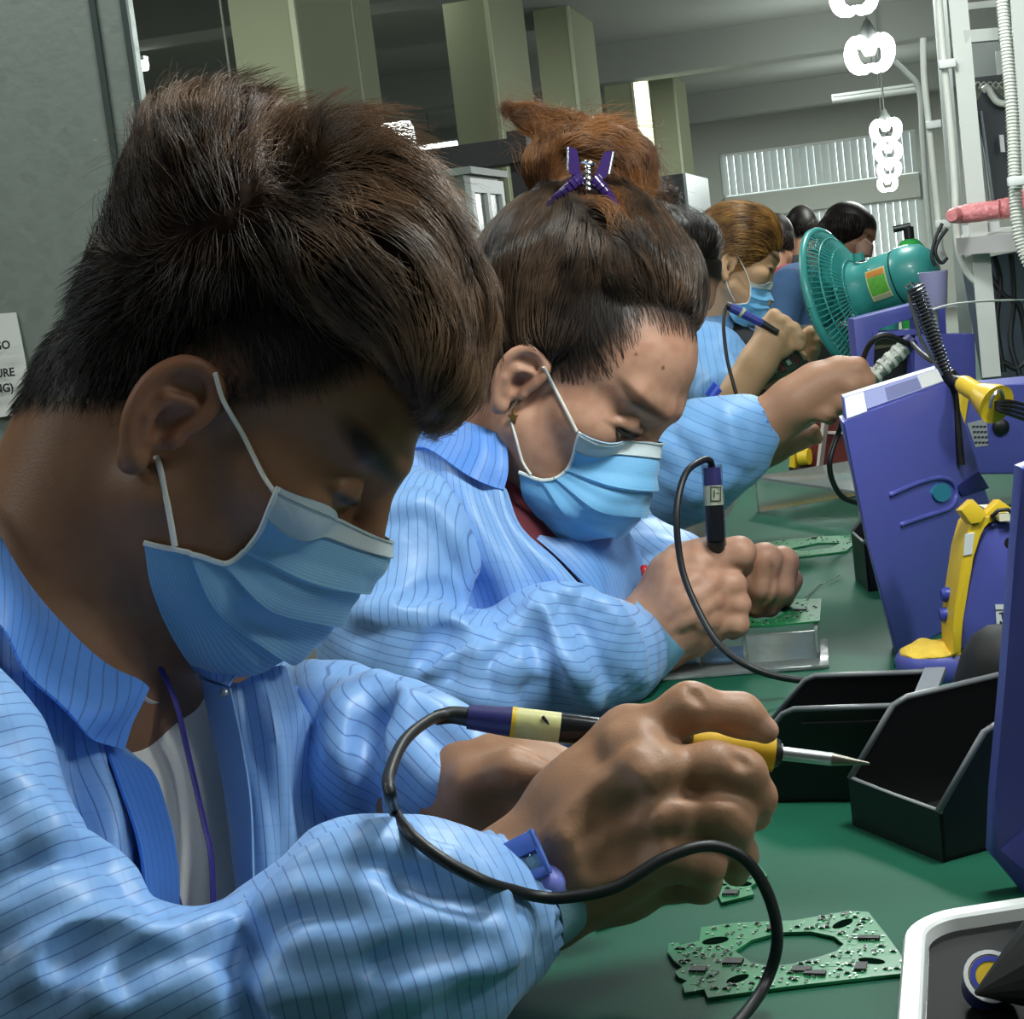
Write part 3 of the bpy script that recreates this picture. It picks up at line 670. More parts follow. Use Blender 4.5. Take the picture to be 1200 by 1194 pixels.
# right hand (back of the hand to the camera)
k = .010
for ch in ([(600, 1012, .885, 46), (690, 930, .885, 40), (735, 884, .886, 30)],
           [(615, 1030, .885, 48), (690, 960, .878, 42), (766, 907, .872, 28)],
           [(628, 1048, .885, 48), (700, 990, .878, 40), (782, 955, .868, 27)],
           [(640, 1060, .885, 46), (710, 1020, .882, 40), (786, 1003, .872, 26)],
           [(650, 1058, .90, 40), (730, 1030, .905, 42), (780, 1020, .90, 30)]): v.chain(ch, .016)
v.chain([(660, 940, .895, 40), (740, 868, .90, 36), (790, 860, .905, 24)], .014)
v.chain([(735, 872, .886, 29), (808, 828, .885, 25), (868, 838, .890, 22), (897, 856, .895, 16)], k)       # index
v.chain([(766, 905, .871, 27), (838, 898, .868, 25), (872, 905, .872, 24)], k)
v.chain([(872, 905, .872, 24), (886, 934, .880, 22), (886, 955, .89, 19)], .007)                    # middle
v.chain([(780, 955, .868, 26), (838, 948, .864, 25), (858, 965, .868, 23), (866, 1003, .885, 20), (862, 1022, .896, 17)], .007)  # ring
v.chain([(786, 1004, .872, 25), (826, 1012, .868, 22), (822, 1036, .882, 20), (795, 1040, .895, 18)], .007)  # pinky
v.chain([(700, 925, .91, 36), (780, 885, .922, 27), (850, 878, .925, 22), (892, 890, .922, 16)], .008)   # thumb, behind the grip
for kn in ((742, 868), (770, 898), (786, 950), (790, 1000)): v.ridge([(kn[0]-18, kn[1]+6), (kn[0]+8, kn[1])], 20, .22, .012, 3)
for tn in (([(640, 985), (700, 935), (745, 885)]), ([(640, 1000), (705, 950), (765, 905)]), ([(650, 1020), (715, 985), (775, 955)]), ([(660, 1045), (720, 1015), (780, 1000)])):
    v.ridge(tn, 9, .35, .010, 5)
for gr in (([(672, 962), (730, 925)]), ([(690, 985), (745, 945)]), ([(700, 1015), (750, 988)])): v.groove(gr, 14, .18, .012, 4)
for wr in ((805, 806, 815, 822), (814, 808, 822, 826), (858, 884, 868, 900), (864, 884, 876, 900)):
    v.groove([(wr[0], wr[1]), (wr[2], wr[3])], 3.5, .5, .003, 3)
for gr in ([(790, 930), (826, 924), (862, 930)],): v.groove(gr, 5, .4, .006, 5)
# left hand, partly behind the right
v.chain([(500, 935, 1.01, 56), (560, 928, .985, 58), (612, 922, .975, 48), (690, 935, .965, 34)], .02)
v.chain([(565, 905, .985, 34), (618, 892, .978, 24), (690, 908, .968, 20), (740, 930, .96, 18)], .010)
v.chain([(555, 922, .955, 32), (600, 905, .948, 24), (632, 907, .944, 15)], .010)
v.sub(Ell(Q(575, 955, .93), (.014, .010, .016)), .016)
V, Fc = v.mesh(2, .45)
# hairline on the near side, taken over to the far side through the head's own axes
def canon(pts): return [hd.inv(Q(x, y, v.hit(x, y) or .98)[None])[0][1:] for x, y in pts]
hl = canon([(140, 470), (185, 432), (215, 404), (252, 425), (262, 470), (278, 478), (300, 466), (345, 462), (395, 448), (430, 428), (468, 440), (490, 466)])
hairpoly = [tuple(q) for q in hl]+[(.16, .10), (.1, .2), (-.2, .2), (-.2, -.06), (-.10, -.075)]
L = hd.inv(V); C = mixc(np.tile(np.array(hexc('#a97f64')), (len(V), 1)), '#8f664c', np.clip(1.6-np.linalg.norm(L-np.array([0, 0, .0]), axis=1)/.17, 0, 1))  # head and neck painted darker for their shade, hands left lighter
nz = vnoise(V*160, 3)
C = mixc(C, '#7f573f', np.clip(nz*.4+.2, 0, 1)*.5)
px = pxof(V)
near_head = np.linalg.norm(L-np.array([0, 0, .03]), axis=1) < .19
sdh = poly_sd(L[:, 1]+nz*.002, L[:, 2], hairpoly)
w = np.clip(.5-sdh/.012, 0, 1)*near_head*(np.abs(L[:, 0]) < .0835)
earm = (np.abs(L[:, 0]) > .0735) & (np.hypot(L[:, 1]+.008, L[:, 2]+.010) < .036)
w = np.where(earm & (sdh > -.03), w*.0, w)
C = mixc(C, '#120d0a', np.clip(w, 0, 1))
brow = np.hypot((L[:, 1]-.082)/.020, (L[:, 2]-.038+.25*(L[:, 1]-.08))/.0075)
C = mixc(C, '#17100c', np.clip(1.6-brow*1.2, 0, .92)*near_head*(np.abs(L[:, 0]) > .008))
lid = np.hypot((np.abs(L[:, 0])-.033)/.017, (L[:, 2]-.0095)/.0028)
C = mixc(C, '#1a120e', np.clip(1.5-lid, 0, .9)*(L[:, 1] > .07))
C = mixc(C, '#b0705a', np.clip(1-np.hypot((L[:, 1]+.004)/.035, (L[:, 2]-.004)/.04), 0, .35)*(np.abs(L[:, 0]) > .072))
nail = np.hypot((px[:, 0]-903)/10, (px[:, 1]-850)/8); C = mixc(C, '#c79a86', np.clip(1.6-nail, 0, .8)*(px[:, 2] < .9))
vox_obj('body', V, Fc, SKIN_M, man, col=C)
# hair
hv = Vox((-.30, -.02, -1.13), (.01, .26, -.88), .0022)
E = lambda x, y, d, rx, ry, rz: hv.add(Ell(Q(x, y, d), (rx*d/F, ry*d/F, rz)), .03)
E(228, 335, 1.0, 108, 138, .080); E(180, 396, 1.0, 62, 96, .068); E(152, 436, 1.0, 40, 66, .053)
E(262, 246, 1.0, 84, 86, .068); E(240, 212, 1.0, 54, 50, .050); E(305, 262, 1.0, 112, 90, .076)
E(395, 272, 1.0, 100, 98, .076); E(440, 330, .998, 102, 92, .080); E(488, 392, .998, 60, 64, .068); E(519, 424, .998, 33, 42, .055)
E(330, 330, 1.0, 170, 95, .084)
for p_ in ([(300, 150), (345, 185), (370, 260)], [(335, 140), (350, 170), (360, 210)]): hv.groove(p_, 16, .5, .02)
for poly, r in (([(370, 160), (430, 200), (500, 290), (545, 380)], 20), ([(340, 200), (400, 260), (470, 350), (520, 440)], 22), ([(330, 240), (380, 310), (430, 370)], 18),
                ([(400, 150), (470, 210), (530, 300), (562, 390)], 18), ([(440, 260), (490, 330), (515, 420), (520, 470)], 18), ([(215, 150), (270, 125), (330, 160)], 16), ([(200, 200), (240, 150), (290, 140)], 16)):
    hv.ridge(poly, r, .45, .012, 6)
HV, HF = hv.mesh(1)
N = normals(HV, HF); HV = HV+N*(vnoise(HV*np.array([150, 60, 80]), 5)*.0022+vnoise(HV*300, 6)*.0008)[:, None]
hm = hair_mat('man_hair', '#140d0a', '#2a1b13', .8); hair = vox_obj('hair', HV, HF, hm, man)
ff = flow_field([(150, 250, -.5, -.8), (100, 350, -.7, .4), (85, 450, -.25, 1), (200, 140, -.5, -.8), (270, 110, .3, -.8), (330, 140, .7, -.4), (400, 150, .8, -.2), (460, 230, .8, .6), (530, 330, .35, 1),
                 (545, 430, -.35, 1), (420, 330, .75, .9), (330, 300, .5, .9), (230, 330, -.2, .9), (300, 430, .25, 1), (180, 420, -.3, 1), (230, 200, -.3, -.6)], 1.)
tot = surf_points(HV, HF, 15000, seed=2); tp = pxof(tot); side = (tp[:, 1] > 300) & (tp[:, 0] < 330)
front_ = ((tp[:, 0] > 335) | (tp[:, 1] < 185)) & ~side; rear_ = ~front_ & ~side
sm = hair_mat('man_front_strands', '#46342a', '#97765b', .34); sd2 = hair_mat('man_back_strands', '#1d130e', '#4a3120', .4)  # fair front and dark back paint in light and shade, besides dark roots
fr_ = surf_points(HV, HF, 9000, ((pxof(HV)[:, 0] > 330) | (pxof(HV)[:, 1] < 200)).astype(float), 32)
strands('loose_strands', fr_, ff, 9, .058, .00025, sm, hair, hv, .14, .0006, .20, .0006, 3, 260, .85)
strands('loose_strands', tot[rear_], ff, 8, .045, .00025, sd2, hair, hv, .14, .0006, .2, .0004, 33, 260, .8)
scalp = surf_points(V, Fc, 9000, (w > .6).astype(float), 12)
strands('cropped_hair', scalp, ff, 3, .009, .0002, mat('cropped_hair', '#0f0b09', .5), hair, v, .35, .0004, .3, 0, 14)
strands('cropped_hair', tot[side], ff, 3, .012, .00022, mat('cropped_hair', '#140e0b', .5), hair, hv, .8, .0004, .3, 0, 4)
up_f = flow_field([(200, 150, -.5, -1), (240, 120, .2, -1), (290, 130, .7, -.9), (330, 160, .2, -1), (370, 150, .7, -.7), (420, 160, 1, -.45), (470, 190, 1, .2)], 1.)
tuft = surf_points(HV, HF, 2600, ((pxof(HV)[:, 1] < 205) & (pxof(HV)[:, 0] < 460)).astype(float), 44); strands('tufted_hair', tuft, up_f, 7, .036, .00022, sm, hair, hv, .45, .0006, .22, .0005, 45, 110, .85)
rt = surf_points(HV, HF, 500, (pxof(HV)[:, 1] < 230).astype(float), 9)
strands('flyaway_hair', rt, ff, 7, .032, .00014, sm, hair, hv, .6, .0006, .5, .0006, 5)
rt = surf_points(HV, HF, 1800, ((pxof(HV)[:, 0] < 210)).astype(float), 10)
strands('spiky_hair', rt, ff, 3, .008, .00018, mat('cropped_hair'), hair, hv, .8, .0004, .3, 0, 6)

# mask
ear_t = Q(252, 436, .93); 
mrows = [[(326, 570), (385, 601), (450, 632)], [(301, 626), (372, 655, .036), (439, 672)], [(268, 658), (330, 704, .04), (408, 718)], [(225, 648), (266, 722, .042), (345, 769)], [(172, 632, .062), (185, 700, .045), (236, 766)]]
def front(px, py, o=.002): return Q(px, py, (v.hit(px, py) or .95)-o)
face_mask(man, hd, mrows, v, loops=[[front(252, 437), front(262, 470), front(285, 510), front(308, 556), front(322, 577)],
    [front(183, 535, .001), front(188, 550), front(198, 600), front(205, 640, .006)]], mcol='#78aed2')
# jacket: sheets for the fronts, a sculpted sleeve for each arm
JK = cloth_mat('blue_work_cloth', '#86b2ea', '#3a5ca6', width=.085, rough=.42, grid=.10)
JKD = mat('collar_facing', '#5b92e0', .5)
jv = Vox((-.44, -.36, -1.02), (.02, .02, -.68), .0024)
jv.chain([(-170, 800, .90, 120), (-95, 900, .835, 128), (40, 1130, .80, 126)], .03)
jv.chain([(40, 1150, .795, 118), (130, 1185, .80, 104), (290, 1185, .815, 106)], .03)
jv.chain([(320, 1168, .815, 96), (430, 1112, .83, 134), (510, 1096, .845, 108), (572, 1076, .862, 84)], .03)
jv.groove([(286, 1062), (280, 1120), (292, 1200)], 13, .75, .012)
for poly, r, l in (([(20, 1150), (60, 1112), (108, 1086), (160, 1080)], 17, .5), ([(110, 1150), (118, 1126), (140, 1108), (175, 1108)], 15, .55), ([(150, 1135), (220, 1098), (275, 1092)], 15, .4),
    ([(-20, 1010), (40, 985), (110, 1000), (160, 1045)], 16, .35), ([(-10, 1080), (50, 1050), (120, 1040)], 14, .35), ([(300, 1085), (350, 1032), (410, 995), (470, 972)], 18, .35),
    ([(430, 990), (490, 1005), (545, 1030), (585, 1055)], 13, .42), ([(350, 1050), (420, 1050), (500, 1062), (585, 1075)], 13, .38), ([(330, 1120), (410, 1108), (500, 1100), (592, 1098)], 14, .4), ([(420, 1185), (480, 1150), (540, 1125), (598, 1118)], 14, .42), ([(300, 1150), (350, 1160), (420, 1150)], 13, .3),
    ([(0, 900), (40, 950), (60, 1000)], 14, .3), ([(100, 1180), (170, 1160), (260, 1165)], 12, .3)): jv.ridge(poly, r, l, .012, 6)
for poly, r, l in (([(70, 1130), (100, 1112), (150, 1098)], 9, .6), ([(150, 1150), (160, 1130), (200, 1120)], 8, .5), ([(470, 1030), (520, 1045), (575, 1068)], 7, .35), ([(440, 1130), (510, 1112), (585, 1108)], 7, .35)): jv.groove(poly, r, l, .012, 6)
for t in np.linspace(-.95, .95, 17):                   # gathers where the elastic pulls the cuff in
    q0 = np.array([576, 1070])+np.array([39, 79])*t; jv.ridge([tuple(q0+np.array([-48, 20])+np.array([0, 10])*t), tuple(q0+np.array([-22, 9])), tuple(q0+np.array([4, -2]))], 5.2, .62, .003, 3)
MANSL = jv; JV, JF = jv.mesh(2); pj = pxof(JV)
wave = vnoise(JV*45, 11)*.0018+vnoise(np.stack([JV @ np.array([.93, .28, -.25])*22, JV @ np.array([.28, -.95, .25])*95, JV[:, 2]*60], 1), 12)*.0017; JV = JV+normals(JV, JF)*wave[:, None]
along = JV @ np.array([.93, .28, -.25]); across = JV @ np.array([.28, -.95, .25])
elbow = np.clip((pj[:, 0]-230)/60, 0, 1)
st = np.where(pj[:, 0] > 284, along/.0062+.15*np.sin(across*30), (across+JV[:, 0]*.25)/.0068)
st2 = np.where(pj[:, 0] > 284, across/.0165, along/.014)
def sheet(name, rows, material, parent, fold=None, nu=10, nv=10, th=.0016, stripe=.0064, sdir=0):
    """rows of (px, py, depth) control points; fold(u, t) -> metres outwards (towards the camera)"""
    A = patch_grid([[Q(*p) for p in r] for r in rows], nu, nv)         # A[across, down]
    n, m = A.shape[:2]; N = np.cross(np.gradient(A, axis=0), np.gradient(A, axis=1)); N /= np.maximum(np.linalg.norm(N, axis=2, keepdims=True), 1e-9)
    N = np.where((N*A).sum(2, keepdims=True) > 0, -N, N)
    u = np.linspace(0, 1, n)[:, None]; t = np.linspace(0, 1, m)[None, :]
    if fold is not None: A = A+N*(fold(u, t)+0*u*t)[:, :, None]
    if sdir == 0: s = np.cumsum(np.linalg.norm(np.diff(A, axis=0, prepend=A[:1]), axis=2), axis=0).mean(1)[:, None]+0*t
    else: s = np.cumsum(np.linalg.norm(np.diff(A, axis=1, prepend=A[:, :1]), axis=2), axis=1).mean(0)[None, :]+0*u
    s2 = (np.cumsum(np.linalg.norm(np.diff(A, axis=1, prepend=A[:, :1]), axis=2), axis=1).mean(0)[None, :]+0*u)
    return grid_mesh(name, A, th, material, parent, {'stripe': (s/stripe).ravel(), 'stripe2': (s2/.016).ravel()})
sn = np.sin
jacket = sheet('jacket', [[(-140, 660, .93), (0, 700, .915), (70, 790, .925), (118, 850, .935), (150, 880, .955)],
    [(-140, 780, .90), (0, 800, .895), (75, 870, .905), (130, 905, .925), (180, 908, .962)],
    [(-140, 900, .88), (5, 900, .875), (90, 950, .89), (150, 965, .915), (194, 950, .965)],
    [(-140, 1010, .88), (20, 1010, .875), (100, 1050, .88), (160, 1050, .905), (206, 1010, .955)],
    [(-140, 1250, .90), (20, 1250, .88), (100, 1250, .88), (165, 1240, .90), (208, 1240, .945)]], JK, man,
    lambda u, t: .0075*sn(u*19+t*3)*np.clip(t*2, 0, 1)*np.clip((1-u)*5, 0, 1)+.003*sn(u*37+t*6+1)*np.clip((1-u)*5, 0, 1))
sheet('front_panel', [[(234, 790, 1.012), (275, 800, .998), (320, 786, 1.02), (390, 806, 1.08)], [(250, 860, 1.005), (284, 870, .99), (345, 850, 1.005), (430, 850, 1.07)],
    [(264, 930, .995), (294, 938, .98), (350, 930, .995), (440, 940, 1.06)], [(274, 1010, .985), (297, 1010, .97), (360, 1010, .99), (450, 1020, 1.05)],
    [(280, 1080, .98), (298, 1080, .965), (360, 1090, .985), (450, 1090, 1.05)], [(284, 1230, .97), (300, 1230, .955), (370, 1230, .98), (450, 1230, 1.05)]], JK, jacket,
    lambda u, t: (.006*sn(u*13+t*4)+.003*sn(u*29-t*7))*np.clip((u-.3)*4, 0, 1))
sheet('placket', [[(237, 796, 1.004), (270, 806, .991)], [(252, 862, .999), (284, 872, .985)], [(264, 930, .990), (294, 938, .976)], [(274, 1010, .980), (297, 1010, .966)], [(280, 1080, .975), (298, 1080, .961)], [(284, 1230, .965), (300, 1230, .951)]],
    mat('placket_cloth', '#86aede', .5, bump=(300, .3, .001)), jacket, lambda u, t: .0012*sn(u*PI))
snap = P(263, 812, .984); bm = bmesh.new(); bmesh.ops.create_uvsphere(bm, u_segments=10, v_segments=6, radius=.0028); bm_obj('snap_button', bm, mat('steel', '#b9bcc0', .3, .9), jacket, 60); bpy.data.objects['snap_button'].location += snap
# collar: near leaf stands round the neck, far leaf folds over the placket
CK = cloth_mat('collar_cloth', '#5f97ea', '#3a62b0', width=.10, rough=.45, sheen=.1)
col_ = sheet('collar', [[(-70, 560, .95), (0, 626, .938), (60, 724, .935), (130, 778, .937), (172, 808, .95)], [(-70, 610, .925), (0, 672, .905), (55, 770, .902), (122, 826, .912), (160, 842, .93)],
    [(-70, 680, .905), (0, 735, .880), (48, 806, .882), (105, 862, .898), (141, 878, .925)]], CK, jacket, lambda u, t: .002*sn(u*15+t*5), stripe=.008)
sheet('collar', [[(206, 752, 1.02), (243, 762, 1.005), (284, 776, .995)], [(216, 768, 1.01), (246, 780, .995), (277, 790, .99)], [(228, 786, 1.003), (250, 797, .992), (268, 804, .986)]], cloth_mat('collar_far_cloth', '#86b2ee', '#3a62b0', width=.10), jacket, None, 6, 6, stripe=.006)
sheet('collar_facing', [[(120, 865, .925), (150, 886, .942)], [(140, 920, .912), (182, 912, .948)], [(165, 1000, .902), (207, 1010, .942)], [(172, 1110, .895), (208, 1110, .935)], [(172, 1230, .89), (208, 1230, .93)]], cloth_mat('facing_cloth', '#4f8ae6', '#3a62b0', width=.10), jacket, None, 5, 10)
sl = vox_obj('sleeve', JV, JF, JK, jacket, {'stripe': st, 'stripe2': st2})
# far sleeve
fv = Vox((-.19, -.24, -1.24), (.02, .0, -.90), .0024)
fv.chain([(280, 860, 1.13, 95), (400, 890, 1.09, 100), (470, 898, 1.045, 84), (512, 908, 1.02, 70), (540, 922, 1.0, 60)], .03)
for poly, r, l in (([(360, 772), (370, 830), (385, 900), (380, 960)], 16, .4), ([(440, 792), (410, 840), (400, 900), (410, 960)], 18, .45), ([(452, 800), (490, 835), (540, 860), (570, 880)], 13, .4), ([(455, 810), (470, 860), (500, 905), (515, 930)], 14, .45),
    ([(400, 800), (395, 850), (430, 930)], 12, .3), ([(450, 870), (455, 920), (480, 965)], 14, .4), ([(320, 800), (330, 880), (350, 960)], 14, .35)): fv.ridge(poly, r, l, .012, 6)
fv.groove([(452, 800), (440, 850), (430, 900), (440, 970)], 9, .6, .012)
for t in np.linspace(-.95, .95, 15):
    q0 = np.array([549, 925])+np.array([-42, 51])*t; fv.ridge([tuple(q0+np.array([-40, -31])), tuple(q0+np.array([-18, -14])), tuple(q0+np.array([5, 4]))], 4.6, .62, .003, 3)
V2, F2 = fv.mesh(2); V2 = V2+normals(V2, F2)*(vnoise(V2*50, 21)*.0018)[:, None]
vox_obj('sleeve', V2, F2, JK, jacket, {'stripe': (V2 @ np.array([.55, .80, .2]))/.0062, 'stripe2': V2 @ np.array([.8, -.55, .1])/.016})
def ring_band(name, c, axis, ra, rb, w, material, parent, th=.0015, up=(0, 0, 1), amp=0., nrib=0, r0=1., r1=1.):
    """a band round a wrist: ellipse ra x rb, in camera axes"""
    ax = np.array(axis, float); ax /= np.linalg.norm(ax); u = np.array(up, float); u -= ax*(u @ ax); u /= np.linalg.norm(u); w_ = np.cross(ax, u); n = 96 if nrib else 40
    A = np.zeros((n+1, 6, 3))
    for i in range(n+1):
        a = 2*PI*i/n
        for j in range(6):
            q = j/5; k = (r0+(r1-r0)*q)*(1+(amp*math.cos(nrib*a) if nrib else 0)); A[i, j] = c+ax*(q-.5)*w+u*math.cos(a)*ra*k+w_*math.sin(a)*rb*k
    return grid_mesh(name, A, th, material, parent, {'stripe': np.repeat(np.arange(n+1)*.5, 6).astype(float)})
axn = Q(640, 1030, .885)-Q(560, 1080, .862)
ring_band('cuff', Q(588, 1060, .868), axn, .034, .034, .018, mat('cuff_rib', '#7fa4d6', .6), sl, .002, amp=.04, nrib=22, r0=1.06, r1=.98)
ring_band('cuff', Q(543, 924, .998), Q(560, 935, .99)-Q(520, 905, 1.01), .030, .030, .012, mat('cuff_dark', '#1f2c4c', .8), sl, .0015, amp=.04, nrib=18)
# undershirt, lanyard
sheet('undershirt', [[(120, 770, .985), (168, 800, 1.0), (196, 800, 1.03), (250, 780, 1.05)], [(120, 830, .97), (170, 850, .99), (215, 850, 1.01), (262, 850, 1.03)], [(130, 900, .965), (190, 920, .985), (230, 920, 1.0), (285, 920, 1.02)],
    [(150, 1000, .96), (205, 1010, .978), (245, 1010, .99), (300, 1010, 1.01)], [(150, 1110, .955), (205, 1110, .972), (250, 1110, .985), (300, 1110, 1.0)], [(150, 1240, .95), (205, 1240, .965), (250, 1240, .98), (300, 1240, 1.0)]],
    mat('white_tee', '#f4f1ea', .7, bump=(120, .4, .002)), man, lambda u, t: .004*sn(u*11+t*6)*t)
tube('undershirt_collar', [Vector(c2w(p)) for p in spline([Q(150, 806, .968), Q(172, 822, .982), Q(190, 818, 1.0), Q(196, 796, 1.02)], 6)], .004, mat('white_tee'), bpy.data.objects['undershirt'], 8, .5)
lan = mat('lanyard', '#3a2f86', .6)
tube('lanyard', [Vector(c2w(p)) for p in spline([Q(186, 778, .985), Q(206, 824, .985), Q(222, 890, .985), Q(238, 960, .975), Q(248, 1010, .967), Q(250, 1110, .962), Q(250, 1240, .955)], 8)], .0030, lan, man, 8, .35)
tube('lanyard', [Vector(c2w(p)) for p in spline([Q(192, 980, .968), Q(203, 1045, .958), Q(218, 1095, .955), Q(240, 1180, .952)], 8)], .0030, lan, man, 8, .35)
# wrist strap with buckle, stud and cord
STR = mat('strap_band', '#8db7cc', .65, bump=(700, .5, .0008)); BUC = mat('strap_buckle', '#5f7fd8', .35); STUD = mat('strap_stud', '#7f86dc', .35)
strap = ring_band('wrist_strap', Q(622, 1042, .884), axn, .0345, .030, .017, STR, man, .0018, r0=1.02, r1=1.0)
cx, cy, cd = 606, 1012, .846
bx_, by_ = Q(640, 1003, cd)-Q(585, 1030, cd+.003), Q(625, 1040, cd-.003)-Q(600, 995, cd+.004)
bk = bpy.data.objects.new('buckle', None); COL.objects.link(bk)
frame(bk, c2w(Q(608, 1012, .847)), C2W @ (bx_), C2W @ (by_)); bk.parent = strap; bk.matrix_parent_inverse = wm(strap).inverted()
bk.empty_display_size = .01
bm = bmesh.new(); add_box(bm, (-.013, -.0115, -.003), (.013, -.002, .003), 0, .0008); add_box(bm, (-.013, .006, -.003), (.013, .0105, .0028), 0, .0008)
add_box(bm, (-.013, -.012, -.003), (-.0095, .0105, .0022), 0, .0006); add_box(bm, (.0105, -.012, -.003), (.013, .0105, .0022), 0, .0006)
for i in range(9): add_box(bm, (-.0095+i*.0023, -.0025, .001), (-.0083+i*.0023, -.0008, .0034))
local(bm_obj('buckle_plate', bm, BUC, None, 40), bk)
bm = bmesh.new(); add_box(bm, (-.0098, -.001, -.001), (.0106, .006, .0015), 0, .0006); local(bm_obj('band_loop', bm, STR, None, 40), bk)
# ------------------------------------------------------------------ person 2: woman with the bun
wo = thing('person', 'masked woman with a high bun held by a purple claw clip, head bowed', 'person', P(560, 1000, 1.62))
hd = Head(Q(662, 447, 1.55), pose(24, 38, 2), .97)
v = Vox((-.17, -.22, -1.80), (.285, .20, -1.42), .0018)
hd.build(v, .86, .008, True, .073, -.006, -.011, .95)
v.add(Cap(hd.p(0, -.035, -.03), Q(560, 610, 1.60), .046, .052), .03)
v.add(Cap(Q(560, 610, 1.60), Q(600, 760, 1.62), .06, .07), .03)
v.chain([(430, 700, 1.50, 50), (520, 790, 1.48, 48), (680, 770, 1.50, 45), (762, 742, 1.545, 40)], .02)
v.chain([(620, 700, 1.68, 45), (740, 690, 1.68, 40), (820, 680, 1.64, 36)], .02)
# right hand: a fist round the iron
k = .008
v.chain([(762, 742, 1.545, 41), (800, 705, 1.545, 42), (828, 690, 1.545, 36)], .014)
v.chain([(765, 730, 1.55, 36), (798, 680, 1.55, 36), (824, 656, 1.55, 24)], .014)
v.chain([(772, 752, 1.55, 34), (815, 725, 1.55, 38), (835, 722, 1.55, 24)], .014)
v.chain([(820, 655, 1.545, 22), (866, 648, 1.54, 19)], k); v.chain([(866, 648, 1.54, 19), (868, 662, 1.56, 14), (850, 676, 1.575, 13)], .005)
for a, b in (((828, 682), (860, 685)), ((832, 706), (865, 708)), ((828, 730), (863, 731))):
    v.chain([(a[0], a[1], 1.54, 17), (b[0], b[1], 1.535, 14.5)], .006); v.chain([(b[0], b[1], 1.535, 14.5), (b[0]-4, b[1]+6, 1.565, 13)], .004)
for kn in ((824, 655), (832, 682), (835, 705), (832, 728)): v.ridge([(kn[0]-8, kn[1]+2), (kn[0]+5, kn[1])], 12, .2, .008, 3)
for tn in ([(785, 705), (825, 665)], [(785, 720), (830, 690)], [(790, 735), (830, 712)]): v.ridge(tn, 6, .3, .008, 4)
v.chain([(800, 660, 1.58, 26), (835, 650, 1.60, 20), (862, 672, 1.59, 16)], .008)          # thumb behind
# left hand, fingers bent down onto the board
v.chain([(815, 690, 1.63, 40), (870, 685, 1.62, 36), (900, 672, 1.615, 26)], .014)
v.chain([(872, 660, 1.60, 18), (896, 656, 1.59, 19), (895, 690, 1.59, 16), (886, 712, 1.60, 13)], .006)
v.chain([(890, 668, 1.615, 18), (916, 660, 1.605, 19), (914, 690, 1.60, 16), (902, 712, 1.605, 12)], .006)
v.chain([(905, 675, 1.63, 17), (924, 680, 1.62, 15), (918, 700, 1.62, 13)], .006)
v.groove([(904, 660), (905, 690), (896, 708)], 3, .5, .003)
V, Fc = v.mesh(2, .45)
C = np.tile(np.array(hexc('#c0927a')), (len(V), 1)); L = hd.inv(V); px = pxof(V); nz = vnoise(V*150, 5)
C = mixc(C, '#a8745c', np.clip(nz*.5+.2, 0, .5))
near = np.linalg.norm(L-np.array([0, 0, .03]), axis=1) < .19
def canon(pts): return [hd.inv(Q(x, y, v.hit(x, y) or 1.5)[None])[0][1:] for x, y in pts]
hl = canon([(585, 470), (590, 425), (612, 408), (635, 418), (648, 436), (674, 440), (705, 428), (735, 396), (752, 372), (785, 380), (815, 388)])
hp = [tuple(q) for q in hl]+[(.12, .13), (0, .22), (-.2, .15), (-.2, -.06), (-.08, -.06)]
sdh = poly_sd(L[:, 1]+nz*.003, L[:, 2], hp)
earm = (np.abs(L[:, 0]) > .0725) & (np.hypot(L[:, 1]+.008, L[:, 2]+.010) < .036)
w = np.clip(.5-sdh/.026, 0, 1)*near*(np.abs(L[:, 0]) < .083); w = np.where(earm, 0, w)
C = mixc(C, '#1d1512', w)
brow = np.hypot((L[:, 1]-.082)/.021, (L[:, 2]-.040+.25*(L[:, 1]-.08))/.0052)
C = mixc(C, '#3b2a22', np.clip(1.6-brow*1.2, 0, .8)*near*(np.abs(L[:, 0]) > .010))
lid = np.hypot((np.abs(L[:, 0])-.033)/.018, (L[:, 2]-.0085)/.0026)
C = mixc(C, '#191210', np.clip(1.6-lid, 0, .95)*(L[:, 1] > .07))
C = mixc(C, '#7a4a3c', np.clip(1-np.hypot((L[:, 1]+.002)/.012, (L[:, 2]+.006)/.012), 0, .6)*(np.abs(L[:, 0]) > .070))
for mx_, my_ in ((777, 431), (745, 415)):
    dd = np.hypot(px[:, 0]-mx_, px[:, 1]-my_); C = mixc(C, '#5a3226', np.clip(1.8-dd/1.6, 0, .8)*(px[:, 2] < 1.56)*near)
vox_obj('body', V, Fc, SKIN_M, wo, col=C)
# lashes
tube('eyelashes', [Vector(c2w(p)) for p in spline([hd.p(.048, .0815, .0075), hd.p(.036, .0905, .0062), hd.p(.022, .092, .0072)], 5)], .0011, mat('lash', '#15100e', .6), wo, 6)
# hair drawn up to the bun
hv = Vox((-.06, .05, -1.74), (.20, .37, -1.40), .002)
E = lambda x, y, d, rx, ry, rz, k=.02: hv.add(Ell(Q(x, y, d), (rx*d/F, ry*d/F, rz)), k)
E(688, 338, 1.55, 128, 100, .083); E(640, 350, 1.55, 88, 105, .078); E(742, 352, 1.545, 76, 62, .068); E(612, 400, 1.56, 46, 78, .066); E(690, 285, 1.56, 92, 70, .07)
E(655, 410, 1.535, 62, 42, .068)
fc = hd.p(0, .075, .02)
hv.sub(Ell(hd.p(.030, .085, -.012), np.array((.056, .056, .061))*.97, hd.R), .012)
hv.sub(Ell(hd.p(.085, -.002, -.016), (.03, .021, .035), hd.R), .008)
